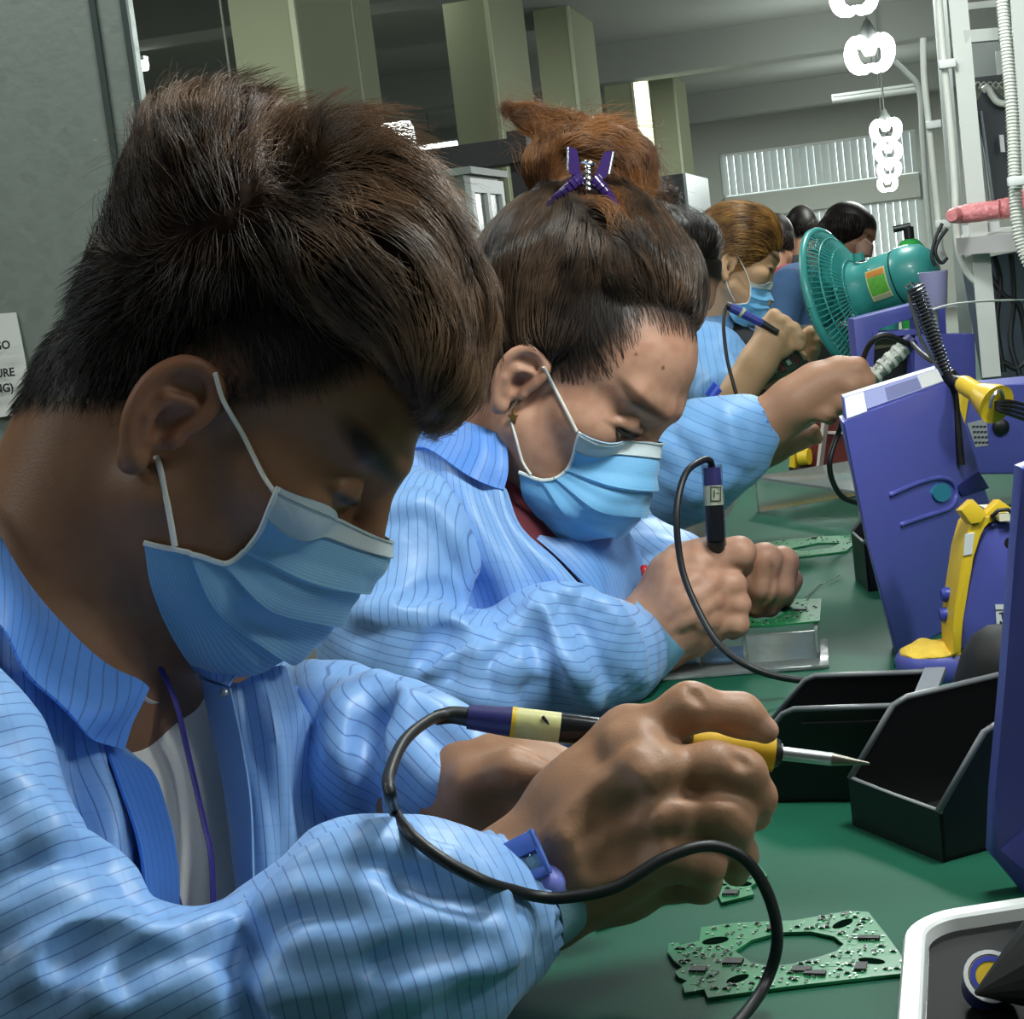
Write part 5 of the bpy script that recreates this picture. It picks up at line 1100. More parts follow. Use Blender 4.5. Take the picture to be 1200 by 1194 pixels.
for nm, off in (('coil', 0.),):
    pts = [ax0+axd*(i/(n_t*10))+(ux*math.cos(i*2*PI/10)+wx_*math.sin(i*2*PI/10))*(.0050+.0032*(i/(n_t*10))) for i in range(n_t*10+1)]; tube(nm, pts, .0011, mat('coil_steel', '#8c8f94', .25, 1.), sh, 5)
tube('core', [ax0, ax1], .0042, mat('coil_core', '#1d1e21', .5), sh, 10)
for q in (-1, 1): tube('mouth_prong', [ax1, SP(1072+q*4, 333)+Vector((0, 0, .001)), SP(1072+q*8-2, 336-q)], .0018, CHR if 'CHR' in globals() else mat('chrome', '#d6d8dc', .15, 1.0), sh, 6)
tube('glare_rod', [SP(1064, 345, sd-.01), SP(1080, 400, sd-.01), SP(1104, 440, sd-.01)], .0016, mat('chrome', '#d6d8dc', .15, 1.0), sh, 6)
tube('socket', [SP(1110, 436), SP(1119, 460)], .0075, BLK, sh, 12); tube('stand_leg', [SP(1117, 452), SP(1126, 545)], .004, BLK, sh, 8)
yh = thing('soldering_iron', 'yellow flared soldering iron handle lying behind the large purple housing', 'soldering iron', SP(1150, 460))
bm = bmesh.new(); za, zb = SP(1127, 449, 1.6), SP(1168, 474, 1.56); zd = (zb-za); M = Matrix.Translation(za) @ zd.to_track_quat('Z', 'Y').to_matrix().to_4x4(); L_ = zd.length
lathe(bm, [(.0075, 0), (.0088, L_*.1), (.0088, L_*.5), (.0105, L_*.52), (.0165, L_*.86), (.0180, L_), (.014, L_*.98)], 20, M); bm_obj('grip', bm, YEL, yh, 35)
tube('nose', [SP(1116, 444, 1.61), SP(1128, 450, 1.6)], [.004, .0075], BLK, yh, 12)
tube('tail_clip', spline([SP(1160, 478, 1.55), SP(1164, 464, 1.545), SP(1172, 458, 1.55), SP(1176, 466, 1.56)], 4), .0016, STEEL, yh, 6)
for k in range(4): tube('lead', spline([SP(1166, 472+k*2, 1.555), SP(1182, 470+k*5, 1.56), SP(1215, 478+k*6, 1.6)], 5), .0017, RUB, yh, 6)
# black rounded thing behind the near bin
bd = thing('magnifier_head', 'black rounded lamp hood behind the nearest parts bin', 'lamp'); hb = P(1156, 792, 1.25); frame(bd, hb, C2W[:, 0], C2W[:, 1])
bm = bmesh.new(); pr = [(.0, .046), (.010, .0455), (.020, .042), (.028, .034), (.033, .020), (.035, 0), (.036, -.06)]; lathe(bm, pr[::-1], 32, Matrix.Translation((.012, -.01, 0)) @ Matrix.Rotation(-PI/2+.15, 4, 'X') @ Matrix.Rotation(.15, 4, 'Y'), 0, False); local(bm_obj('hood', bm, mat('matt_black', '#131415', .6), None, 50), bd)
bm = bmesh.new(); lathe(bm, [(.034, 0), (.036, 0), (.036, .004), (.034, .004)], 32, Matrix.Translation((.012, -.07, .008)) @ Matrix.Rotation(-PI/2+.15, 4, 'X'), 0, False); local(bm_obj('hood_rim', bm, BLKE, None, 40), bd)
tube('hood_foot', [P(1158, 800, 1.22), onT(1165, 850, .766)], .011, BLK, bd, 12)
# printed circuit boards
GRN = mat('pcb_green', '#1f7a4a', .35, noise=(90, .25, 5)); CMP = mat('pcb_parts', '#0f1412', .5); SIL = mat('solder', '#b9c6bd', .3, .6); LGT = mat('pcb_light', '#7fb493', .5)
def flat_mesh(outer, holes, th):
    cu = bpy.data.curves.new('t', 'CURVE'); cu.dimensions = '2D'; cu.fill_mode = 'BOTH'; cu.extrude = th/2
    for poly in [outer]+holes:
        s_ = cu.splines.new('POLY'); s_.points.add(len(poly)-1); s_.use_cyclic_u = True
        for p, q in zip(s_.points, poly): p.co = (q[0], q[1], 0, 1)
    o = bpy.data.objects.new('t', cu); COL.objects.link(o); bpy.context.view_layer.update()
    me = bpy.data.meshes.new_from_object(o.evaluated_get(bpy.context.evaluated_depsgraph_get())); bpy.data.objects.remove(o); return me
def pcb(label, outer, holes, slots, z=TABZ, seed=1, dens=150, th=.0016, tabs=0, ics=4):
    """outlines given where they lie on the bench (world x, y)"""
    c = np.mean([p[:2] for p in outer], 0); t = thing('circuit_board', label, 'circuit board', (c[0], c[1], z), None, 'green circuit boards')
    L = lambda poly: [(p[0]-c[0], p[1]-c[1]) for p in poly]; O, H, S = L(outer), [L(h) for h in holes], [L(s_) for s_ in slots]
    me = flat_mesh(O, H, th); me.materials.clear(); me.materials.append(GRN); b = bpy.data.objects.new('board', me); COL.objects.link(b); b.parent = t; b.location.z = th/2+.0006
    zt = th+.0006; r = random.Random(seed); xs = [p[0] for p in O]; ys = [p[1] for p in O]; Oa = O; e = Vector((O[-1][0]-O[0][0], O[-1][1]-O[0][1], 0))
    ang = math.atan2(-.13, 1); R = Matrix.Rotation(ang, 4, 'Z')
    for s_ in S:
        bm = bmesh.new(); prism(bm, s_, zt-.0002, zt+.0002); local(bm_obj('slot', bm, mat('slot_dark', '#06150e', .95, spec=0.)), t)
    bmd, bml, bms = bmesh.new(), bmesh.new(), bmesh.new(); n = 0; k = 0; ic = 0
    def ok(x, y, m=.002):
        X, Y = np.array([x]), np.array([y])
        return poly_sd(X, Y, O)[0] < -m and all(poly_sd(X, Y, h)[0] > m for h in H+S)
    while n < dens and k < dens*12:
        k += 1; x, y = r.uniform(min(xs), max(xs)), r.uniform(min(ys), max(ys))
        if not ok(x, y): continue
        n += 1; M = Matrix.Translation((x, y, 0)) @ R @ (Matrix.Rotation(PI/2, 4, 'Z') if r.random() < .5 else Matrix())
        u = r.random()
        if u < .07 and ic < ics and ok(x, y, .006):
            ic += 1; w, d_ = r.uniform(.004, .006), r.uniform(.002, .0035); bm = bmesh.new(); add_box(bm, (-w, -d_, zt), (w, d_, zt+.0016), 0, 0, M); local(bm_obj('chip', bm, CMP), t)
            for q in range(7):
                for sg in (-1, 1): add_box(bms, (-w+.0008+q*(2*w-.0016)/6-.0003, sg*d_-.0006, zt), (-w+.0008+q*(2*w-.0016)/6+.0003, sg*d_+.0009, zt+.0006), 0, 0, M)
        elif u < .38: add_box(bmd, (-.0011, -.0006, zt), (.0011, .0006, zt+.0009), 0, 0, M); [add_box(bms, (sg*.0013-.0003, -.0007, zt), (sg*.0013+.0003, .0007, zt+.0008), 0, 0, M) for sg in (-1, 1)]
        elif u < .75: add_box(bms, (-.0009, -.0005, zt), (.0009, .0005, zt+.0006), 0, 0, M)
        else: add_box(bml, (-.003*r.random()-.001, -.0002, zt-.0001), (.003*r.random()+.001, .0002, zt+.00015), 0, 0, M)
    for nm, bm, m in (('dark_components', bmd, CMP), ('solder_points', bms, SIL), ('tracks', bml, LGT)): o = local(bm_obj(nm, bm, m), t); o['kind'] = 'stuff'
    return t
def tt(pts, z=TABZ): return [tuple(T(x, y, z))[:2] for x, y in pts]
hole = [(862, 1119), (881, 1106), (914, 1097), (951, 1096), (978, 1102), (989, 1111), (981, 1119), (960, 1126), (930, 1134), (905, 1137), (880, 1132)]
slot = lambda x, y, w=16, h=4, a=-.15: [(x+w*math.cos(t)*math.cos(a)-h*math.sin(t)*math.sin(a), y+w*math.cos(t)*math.sin(a)+h*math.sin(t)*math.cos(a)) for t in np.linspace(0, 2*PI, 12, endpoint=False)]
out1 = [(783, 1120), (784, 1110), (796, 1109), (797, 1112), (820, 1107), (822, 1091), (860, 1086), (896, 1084), (930, 1083), (994, 1072), (1018, 1073), (1040, 1101), (1064, 1134), (1061, 1145), (922, 1161), (830, 1174), (826, 1164), (803, 1168), (800, 1158), (806, 1154), (796, 1150), (791, 1143), (800, 1138), (790, 1130)]
pcb('whole green circuit board with an oval cut-out, lying in front of the white tray', tt(out1), [tt(hole)], [tt(slot(839, 1107)), tt(slot(988, 1087, 13, 4, -.35)), tt(slot(865, 1152, 14, 4, -.3)), tt(slot(1022, 1131, 16, 3.5, .1))], seed=4, dens=330, ics=7)
out2 = [(700, 1092), (760, 1072), (772, 1060), (842, 1052), (846, 1062), (884, 1052), (880, 1043), (900, 1030), (886, 1012), (870, 1000), (800, 1008), (705, 1040)]
pcb('green circuit board half hidden under the soldering hand', tt(out2), [tt([(730, 1052), (780, 1030), (830, 1030), (820, 1046), (760, 1060)])], [tt(slot(868, 1040, 14, 3, 0))], seed=8, dens=170, ics=3)
out4 = [(880, 640), (930, 633), (1000, 628), (1000, 640), (992, 648), (930, 655), (885, 655)]
pcb('green circuit board lying flat beyond the woman\'s hands', tt(out4), [tt([(925, 645), (960, 638), (985, 638), (975, 644), (940, 648)])], [], seed=11, dens=140, ics=2)
# acrylic jig with the woman's board
jz = .775; jg = thing('acrylic_jig', 'clear acrylic jig holding the woman\'s circuit board', 'jig'); j0 = onT(765, 800); j1 = onT(972, 784); jg.location = j0
jx = (j1-j0).normalized(); fr(jg, j0, jx); Lj = (j1-j0).length
for lo, hi, nm in (((0, 0, .001), (Lj, .10, .004), 'base_plate'), ((Lj*.52, .025, .004), (Lj*.545, .075, .03), 'support'), ((Lj*.93, .025, .004), (Lj*.955, .075, .03), 'support'), ((Lj*.25, .03, .004), (Lj*.27, .07, .03), 'support'), ((Lj*.54, .028, .004), (Lj*.94, .032, .028), 'front_wall')):
    bm = bmesh.new(); add_box(bm, lo, hi, 0, .0006); local(bm_obj(nm, bm, ACR, None, 30), jg)
o3 = [tuple(T(x, y, .781))[:2] for x, y in [(862, 716), (920, 705), (963, 704), (961, 730), (905, 736), (868, 737)]]
pcb('green circuit board raised on the clear acrylic jig', o3, [[tuple(T(x, y, .781))[:2] for x, y in [(880, 722), (905, 716), (922, 719), (908, 727), (885, 730)]]], [], .781, 17, 120, ics=2)
# acrylic stand of the third worker
aj = thing('acrylic_jig', 'clear acrylic stand on the bench below the third worker\'s sleeve', 'jig'); a0 = onT(888, 600); a1 = onT(1010, 622); fr(aj, a0, a1-a0); La = (a1-a0).length
for lo, hi, nm in (((0, 0, .045), (La, .16, .049), 'top_plate'), ((.0, 0, 0), (.005, .16, .045), 'leg_plate'), ((La-.005, 0, 0), (La, .16, .045), 'leg_plate'), ((.0, .155, 0), (La, .16, .045), 'rear_plate')):
    bm = bmesh.new(); add_box(bm, lo, hi, 0, .0006); local(bm_obj(nm, bm, ACR, None, 30), aj)
# dark red rack with yellow catch
RED = mat('dark_red_board', '#5e2420', .5, noise=(20, .15)); BRN = mat('brown_edge', '#3a2119', .5)
org = onT(925, 556); e7 = (.95, -.30); rr = thing('test_fixture', 'dark red test fixture with a yellow catch behind the third worker\'s hand', 'fixture'); up_frame(rr, org, e7); pf = lambda *p: plane_pts(org, e7, p)
bm = bmesh.new(); prism(bm, pf((926, 547), (1012, 567), (1012, 575), (925, 556)), -.10, .004); local(bm_obj('base_board', bm, BRN), rr)
bm = bmesh.new(); prism(bm, pf((936, 505), (965, 488), (1012, 470), (1012, 568), (930, 548)), -.03, -.02); local(bm_obj('back_board', bm, RED), rr)
bm = bmesh.new(); prism(bm, pf((963, 490), (967, 490), (959, 552), (956, 552)), -.02, .0); local(bm_obj('divider', bm, mat('pale_strip', '#cdbdb8', .5)), rr)
bm = bmesh.new(); prism(bm, pf((966, 507), (1010, 509), (1010, 511), (966, 510)), -.02, -.015); local(bm_obj('shelf_strip', bm, mat('pale_strip')), rr)
bm = bmesh.new(); prism(bm, pf((926, 546), (929, 518), (933, 518), (933, 548)), -.01, .006); local(bm_obj('catch_plate', bm, YEL), rr)
cy_ = pf((936, 536))[0]; bm = bmesh.new(); lathe(bm, [(.0, 0), (.013, 0), (.013, .016), (.0, .016)], 20, Matrix.Translation((cy_[0], cy_[1], -.004)) @ Matrix.Rotation(PI/2, 4, 'Y'), 0, False); local(bm_obj('catch_roller', bm, YEL, None, 40), rr)
# white tray with a black liner
tz = .758; tr = thing('white_tray', 'white rounded tray with a black liner at the lower right corner', 'tray'); c0 = onT(1066, 1070, tz); tx = (onT(1200, 1052, tz)-c0).normalized(); co_ = T(1060, 1072, .7635); tx = (T(1200, 1050, .7635)-co_).normalized(); fr(tr, Vector((co_.x, co_.y, TABZ)), tx); tl_ = tr.matrix_basis.inverted() @ T(1050, 1194, .7635)
ty_dir = -1; TW, TD, rad = .28, .19, .026; TRW = mat('white_tray', '#eceeed', .35, spec=.5)
def rrect(x0, y0, x1, y1, r, n=7):
    o = []
    for cx_, cy_, a0 in ((x1-r, y1-r, 0), (x0+r, y1-r, PI/2), (x0+r, y0+r, PI), (x1-r, y0+r, 1.5*PI)):
        for k in range(n+1): a = a0+PI/2*k/n; o.append((cx_+r*math.cos(a), cy_+r*math.sin(a)))
    return o
sk_ = tl_.x/tl_.y
def skew(p): return [(x+sk_*(y), y) for x, y in p]
bm = bmesh.new(); rings = [(0, 0, .0), (0, 0, .011), (.0015, .0015, .0135), (.010, .010, .0135), (.0115, .0115, .012), (.0125, .0125, .004)]
loops = [[bm.verts.new((x, y, z)) for x, y in skew(rrect(a, -TD+b, TW-a, -b, rad-a*.8))] for a, b, z in rings]
for A_, B_ in zip(loops, loops[1:]):
    for i in range(len(A_)): bm.faces.new((A_[i], A_[(i+1) % len(A_)], B_[(i+1) % len(A_)], B_[i]))
bm.faces.new(loops[0]); bm.faces.new(loops[-1]); local(bm_obj('rim', bm, TRW, None, 35), tr)
bm = bmesh.new(); prism(bm, skew(rrect(.013, -TD+.013, TW-.013, -.013, rad-.010)), .004, .0062); local(bm_obj('liner', bm, mat('black_liner', '#0c0d0e', .6, spec=.15)), tr)
# solder reel and black tool lying in the tray
rl = thing('solder_reel', 'small purple and yellow solder reel in the white tray', 'reel', T(1152, 1150, .772)); rlz = Vector((C2W @ np.array([-.1, .55, .83])).tolist()); M = rlz.to_track_quat('Z', 'Y').to_matrix().to_4x4(); rl.matrix_basis = Matrix.Translation(T(1160, 1148, .770)) @ M
for pr, m, nm in (([(.0115, -.012), (.0115, .004), (.0, .004)], mat('navy', '#1d2350', .4), 'hub'), ([(.0102, .0041), (.0122, .0041), (.0122, .0052), (.0102, .0052)], WPAP, 'rim'), ([(.0, .0042), (.0098, .0042), (.0098, .0048), (.0, .0048)], YEL, 'label_disc'), ([(.0070, .0049), (.0095, .0049), (.0095, .0052), (.0070, .0052)], mat('knob_blue', '#3946a8', .4), 'label_ring')):
    bm = bmesh.new(); lathe(bm, pr, 24, None, 0, False); local(bm_obj(nm, bm, m, None, 40), rl)
bt = thing('black_tool', 'black wedge shaped tool head lying across the white tray', 'tool', T(1180, 1160, .78))
a_0, a_1 = P(1143, 1164, .795), P(1240, 1128, .80); bm = bmesh.new(); M = Matrix.Translation(a_0) @ (a_1-a_0).to_track_quat('Z', 'Y').to_matrix().to_4x4(); lathe(bm, [(.001, 0), (.0235, (a_1-a_0).length*.9), (.022, (a_1-a_0).length)], 16, M); bm_obj('tool_head', bm, mat('matt_black', '#131415', .6), bt)
tube('tool_neck', [P(1235, 1130, .80), P(1290, 1110, .80)], .012, BLK, bt, 10)
# bent wire offcuts
wt = tube('wire_offcut', spline([onT(944, 700, .752), onT(960, 686, .752), onT(966, 684, .753), onT(985, 673, .754)], 4), .0007, STEEL, None, 5); tag(wt, 'bent silver wire offcut on the green bench', 'wire')
# soldering irons and their cables
def iron(label, pts_secs, cable=None, extra=None, seg=18):
    t = thing('soldering_iron', label, 'soldering iron', pts_secs[0][1])
    for nm, p, q, r0_, r1_, m in pts_secs: tube(nm, [p, (p+q)/2, q], [r0_, (r0_+r1_)/2, r1_], m, t, seg)
    if cable: tube('cable', [Vector(c) for c in spline(cable, 8)], .0029, RUB, t, 12)
    return t
D0 = .915; ip = lambda x, d=D0: P(x, 846+(x-600)*.1165, d)
iron_m = mat('iron_label', '#cfc98a', .35, noise=(150, .2)); irn = iron('yellow-gripped soldering iron in the young man\'s right hand', [
    ('collar', ip(548), ip(600), .0062, .0078, mat('iron_collar', '#2c2a66', .4)), ('ring', ip(599), ip(604), .0080, .0080, YEL), ('label_wrap', ip(603), ip(656), .0078, .0078, iron_m), ('barrel', ip(655), ip(770), .0077, .0074, mat('gloss_black', '#17171c', .15)),
    ('grip', ip(770), ip(906), .0082, .0102, mat('foam_yellow', '#e3b51f', .65)), ('nose', ip(904), ip(913), .0088, .0068, RUB), ('nose', ip(910), ip(916), .0050, .0050, RUB), ('shaft', ip(914), ip(975), .0036, .0034, STEEL), ('tip', ip(974), ip(1019, .905), .0034, .0006, mat('tip_steel', '#8f8a80', .35, .9))],
    [ip(550), ip(530), np.array(P(505, 843, .90)), np.array(P(474, 868, .855)), np.array(P(456, 908, .805)), np.array(P(457, 930, .785)), *[np.array(P(x, y, min(d, (MANSL.hit(x, y) or 9)-.007))) for x, y, d in ((462, 950, .83), (476, 972, .81), (495, 990, .80), (520, 1008, .80), (545, 1022, .80), (572, 1035, .81), (600, 1043, .82), (628, 1050, .824))], np.array(P(660, 1052, .825)), np.array(P(720, 1040, .825)), np.array(P(778, 1006, .83)), np.array(P(830, 991, .835)), np.array(P(872, 1006, .84)), np.array(P(900, 1048, .845)), np.array(P(911, 1100, .85)), np.array(P(898, 1150, .852)), np.array(P(866, 1196, .825)), np.array(P(800, 1260, .79))])
bm = bmesh.new(); rp = [np.array(q) for q in spline([ip(552), ip(530), np.array(P(512, 841, .912))], 7)]
for i, q in enumerate(rp[:-1]):
    dd = Vector(rp[i+1])-Vector(q); lathe(bm, [(.0030, 0), (.0052-.0001*i, .0003), (.0052-.0001*i, .0018), (.0030, .0021)], 12, Matrix.Translation(Vector(q)) @ dd.to_track_quat('Z', 'Y').to_matrix().to_4x4())
bm_obj('strain_relief', bm, RUB, irn, 40)
V_ = Vector((C2W @ np.array([.06, .1, 1.])).tolist()).normalized()
for nm, pts in (('label_stroke', [ip(636)+Vector((0, 0, .005)), ip(650)-Vector((0, 0, .004))]), ('label_mark', [ip(618)-Vector((0, 0, .003)), ip(628)+Vector((0, 0, .001)), ip(632)-Vector((0, 0, .003))])):
    tube(nm, [p+V_*.0066 for p in pts], .0009, INK, irn, 6)
wi = lambda y, d=1.525: P(834+(y-545)*.06, y, d)
irw = iron('soldering iron with a clear sleeve held upright in the woman\'s fist', [('collar', wi(548), wi(570), .0070, .0076, mat('iron_collar', '#2c2a66', .4)), ('label_wrap', wi(569), wi(592), .0077, .0077, mat('pale_label', '#b9bfa6', .4)), ('barrel', wi(591), wi(634), .0076, .0074, mat('gloss_black', '#17171c', .15)), ('barrel', wi(630), wi(668, 1.55), .0074, .0074, RUB), ('shaft', wi(668, 1.55), P(858, 722, 1.57), .003, .001, STEEL)],
    [np.array(wi(550)), np.array(P(832, 540, 1.52)), np.array(P(822, 540, 1.51)), np.array(P(803, 556, 1.49)), np.array(P(793, 600, 1.475)), np.array(P(798, 660, 1.47)), np.array(P(814, 706, 1.46)), np.array(P(842, 754, 1.44)), np.array(P(880, 782, 1.42)), np.array(P(930, 796, 1.42)), np.array(onT(1010, 800, .756))])
tube('clear_sleeve', [wi(545), wi(590), wi(640)], .0088, mat('clear_vinyl', (.9, .92, .95), .1, trans=1., alpha=.45), irw, 18)
bm = bmesh.new(); w0 = wi(580)+V_*.0078; M = Matrix.Translation(w0) @ Matrix([list(r) for r in C2W]).to_4x4()
for lo, hi in (((-.004, .0055, 0), (.005, .0063, .0004)), ((-.004, -.0063, 0), (.005, -.0055, .0004)), ((-.004, -.006, 0), (-.0032, .006, .0004)), ((.0042, -.006, 0), (.005, .006, .0004)), ((-.0012, -.003, 0), (-.0002, .003, .0004)), ((.001, .0004, 0), (.003, .0012, .0004))): add_box(bm, lo, hi, 0, 0, M)
bm_obj('label_print', bm, INK, irw)
rp_ = tube('red_pen', [P(754, 664, 1.56), P(758, 674, 1.555), P(764, 692, 1.56)], [.003, .0045, .0045], mat('red_plastic', '#d5202a', .3), None, 10); tag(rp_, 'red capped pen beside the woman\'s wrist', 'pen')
# wrist strap cord of the young man
tube('strap_cord', [Vector(c2w(p)) for p in spline([Q(590, 1096, .842), Q(575, 1120, .835), Q(550, 1152, .83), Q(520, 1190, .828), Q(490, 1230, .83)], 6)], .0017, mat('cord_blue', '#86a6e6', .5), strap, 8)
tube('strain_relief', [Vector(c2w(p)) for p in spline([Q(633, 1050, .845), Q(615, 1072, .843), Q(600, 1085, .842), Q(588, 1098, .842)], 4)], [.0062]*5+[.0052]*4+[.0030]*4, STUD, strap, 12)
sb = bmesh.new(); bmesh.ops.create_uvsphere(sb, u_segments=20, v_segments=12, radius=.0095, matrix=Matrix.Translation(Vector(c2w(Q(640, 1036, .852))))); bm_obj('snap_stud', sb, STUD, strap, 60)
# ------------------------------------------------------------------ persons further along the bench
def add_hair(name, parent, ells, h, base, strandcol, flow, n, length, subs=(), rad=.0004, lift=.05):
    prs = [Ell(Q(x, y, d), (rx*d/F, ry*d/F, rz)) for x, y, d, rx, ry, rz in ells]
    lo = np.min([p.bounds()[0] for p in prs], 0)-.03; hi = np.max([p.bounds()[1] for p in prs], 0)+.03; hv = Vox(lo, hi, h)
    for p in prs: hv.add(p, .02)
    for s_ in subs: hv.sub(s_, .01)
    HV, HF = hv.mesh(1); o = vox_obj(name, HV, HF, base, parent)
    if n: strands('hair_strands', surf_points(HV, HF, n, None, 5), flow, 6, length, rad, strandcol, o, hv, lift, .0008, .15, .0003, 7)
    return o
def skin_cols(V, hd, base, hair='#181210', hz=.062):
    C = np.tile(np.array(hexc(base)), (len(V), 1)); L = hd.inv(V); near = np.linalg.norm(L-np.array([0, 0, .03]), axis=1) < .19
    nz = vnoise(V*120, 9); w = np.clip(.5-poly_sd(L[:, 1]+nz*.003, L[:, 2], [(.20, hz+.03), (.085, hz), (.045, .035), (.012, .0), (-.03, .0), (-.05, -.05), (-.2, -.06), (-.2, .3), (.2, .3)])/.012, 0, 1)*near
    earm = (np.abs(L[:, 0]) > .0735) & (np.hypot(L[:, 1]+.008, L[:, 2]+.010) < .036); C = mixc(C, hair, np.where(earm, 0, w))
    brow = np.hypot((L[:, 1]-.082)/.021, (L[:, 2]-.040+.25*(L[:, 1]-.08))/.0055); C = mixc(C, '#2b1f1a', np.clip(1.6-brow*1.2, 0, .85)*near*(np.abs(L[:, 0]) > .010))
    lid = np.hypot((np.abs(L[:, 0])-.033)/.018, (L[:, 2]-.0095)/.0035); return mixc(C, '#191210', np.clip(1.6-lid, 0, .9)*(L[:, 1] > .07))
p3 = thing('person', 'third worker, mostly hidden by the woman with the bun, reaching out one bare hand', 'person', P(700, 800, 2.25))
hd = Head(Q(737, 338, 2.2), pose(25, 34), .97); v = Vox((-.02, -.02, -2.48), (.46, .30, -1.95), .0028); hd.build(v, .84, .004, True, .073, -.006, -.011, .95)
v.add(Cap(hd.p(0, -.035, -.03), Q(700, 470, 2.26), .046, .055), .03); v.chain([(700, 520, 2.2, 50), (800, 540, 2.12, 45), (889, 497, 2.07, 25)], .02)
v.chain([(889, 497, 2.07, 25), (930, 470, 2.06, 26), (958, 452, 2.06, 25), (985, 440, 2.055, 21)], .016); v.chain([(905, 505, 2.08, 20), (950, 475, 2.08, 20)], .016)
v.chain([(982, 434, 2.055, 17), (1004, 432, 2.05, 13), (1014, 447, 2.05, 11), (1012, 462, 2.06, 9)], .007); v.chain([(978, 446, 2.05, 16), (998, 452, 2.045, 12), (1004, 468, 2.06, 10)], .006)
v.chain([(960, 468, 2.055, 15), (986, 470, 2.05, 11), (990, 481, 2.06, 9)], .006); v.chain([(940, 478, 2.055, 14), (966, 484, 2.05, 10), (973, 491, 2.06, 8)], .006)
v.chain([(945, 445, 2.09, 16), (990, 452, 2.09, 12), (1010, 462, 2.085, 9)], .006)
v.chain([(860, 545, 2.20, 26), (905, 522, 2.2, 20), (940, 512, 2.2, 15)], .01); v.chain([(930, 508, 2.19, 9), (952, 505, 2.18, 8), (958, 514, 2.19, 7)], .005)
V, Fc = v.mesh(1); vox_obj('body', V, Fc, SKIN_M, p3, col=skin_cols(V, hd, '#b0846a'))
tw = lambda x, y, d: (lambda p, t=0: (Q(x, y, d)-p)/np.maximum(np.linalg.norm(Q(x, y, d)-p, axis=1, keepdims=True), 1e-6))
dk = hair_mat('dark_hair', '#141110', '#211b18'); dks = hair_mat('dark_hair_strands', '#1a1614', '#3c332d', .35)
add_hair('hair', p3, [(742, 300, 2.2, 88, 62, .085), (720, 330, 2.2, 78, 62, .08), (770, 238, 2.24, 28, 26, .035), (790, 285, 2.17, 40, 34, .06), (818, 290, 2.16, 24, 30, .04)], .004, dk, dks, tw(765, 240, 2.23), 3500, .05, [Ell(hd.p(.02, .088, -.018), np.array((.062, .060, .066)), hd.R)])
JK3 = cloth_mat('blue_cloth_far', '#79aee6', '#4a78bd', width=.08, rough=.5)
j3 = Vox((.03, -.15, -2.42), (.32, .14, -1.93), .004); j3.chain([(690, 480, 2.28, 95), (730, 560, 2.18, 85), (800, 542, 2.11, 66), (850, 520, 2.08, 52), (880, 500, 2.07, 33)], .03); j3.chain([(700, 450, 2.3, 70), (790, 400, 2.32, 40), (830, 420, 2.34, 25)], .03)
for poly in ([(800, 500), (830, 530), (845, 570)], [(850, 485), (860, 520), (880, 545)], [(780, 560), (820, 575), (860, 560)], [(770, 520), (800, 545), (815, 590)]): j3.ridge(poly, 12, .4, .012, 5)
V, Fc = j3.mesh(2); jk = vox_obj('jacket', V+normals(V, Fc)*(vnoise(V*40, 8)*.002)[:, None], Fc, JK3, p3, {'stripe': V @ np.array([.3, .9, .2])/.010, 'stripe2': V[:, 0]*30})
ring_band('cuff', Q(888, 497, 2.07), Q(905, 489, 2.07)-Q(870, 503, 2.07), .030, .028, .016, mat('cuff_far', '#5d93d6', .6), jk, .002, amp=.05, nrib=16)
p4 = thing('person', 'fourth worker with fair-tinted brown hair and mask, lifting both hands to the face', 'person', P(830, 560, 3.9))
hd = Head(Q(855, 314, 3.9), pose(2, 12), 1.0); v = Vox((.33, .15, -4.15), (.72, .72, -3.45), .0042); hd.build(v, .74, .004, True, .073, -.006, -.011, .9)
v.add(Cap(hd.p(0, -.035, -.03), Q(828, 400, 3.95), .046, .055), .03); v.chain([(858, 470, 3.6, 23), (888, 425, 3.58, 22), (905, 398, 3.57, 22)], .012)
for a, b, c in (((897, 385), (907, 370), (914, 376)), ((908, 390), (919, 378), (925, 385)), ((916, 398), (930, 386), (935, 394)), ((918, 408), (936, 397), (938, 405))): v.chain([(*a, 3.57, 12), (*b, 3.56, 8), (*c, 3.55, 7)], .008)
v.chain([(905, 405, 3.6, 14), (930, 412, 3.6, 8), (940, 418, 3.6, 6)], .008)
v.chain([(900, 440, 3.72, 17), (930, 410, 3.68, 15), (945, 400, 3.66, 13)], .01)
for a, b in (((940, 398), (950, 390)), ((945, 405), (955, 400)), ((944, 412), (953, 411))): v.chain([(*a, 3.65, 10), (*b, 3.64, 8), (b[0]-1, b[1]+10, 3.64, 6)], .006)
V, Fc = v.mesh(1); vox_obj('body', V, Fc, SKIN_M, p4, col=skin_cols(V, hd, '#c8a07c'))
fair = hair_mat('tinted_hair', '#3a281a', '#5a3d22'); fairs = hair_mat('tinted_strands', '#5c3d20', '#b58646', .35)
ff4 = flow_field([(905, 290, -.6, -.6), (870, 250, -1, .1), (880, 290, -1, -.1), (835, 290, -.6, .7), (840, 260, -.8, .5), (860, 320, -.5, .1)], 3.9)
add_hair('hair', p4, [(862, 286, 3.9, 50, 48, .09), (838, 300, 3.9, 28, 44, .08), (888, 282, 3.9, 26, 34, .07), (822, 296, 3.95, 20, 26, .05)], .006, fair, fairs, ff4, 4200, .06, [Ell(hd.p(0, .100, -.012), np.array((.085, .066, .064)), hd.R), Ell(hd.p(.085, .0, -.016), np.array((.03, .026, .036)), hd.R)], .0006)
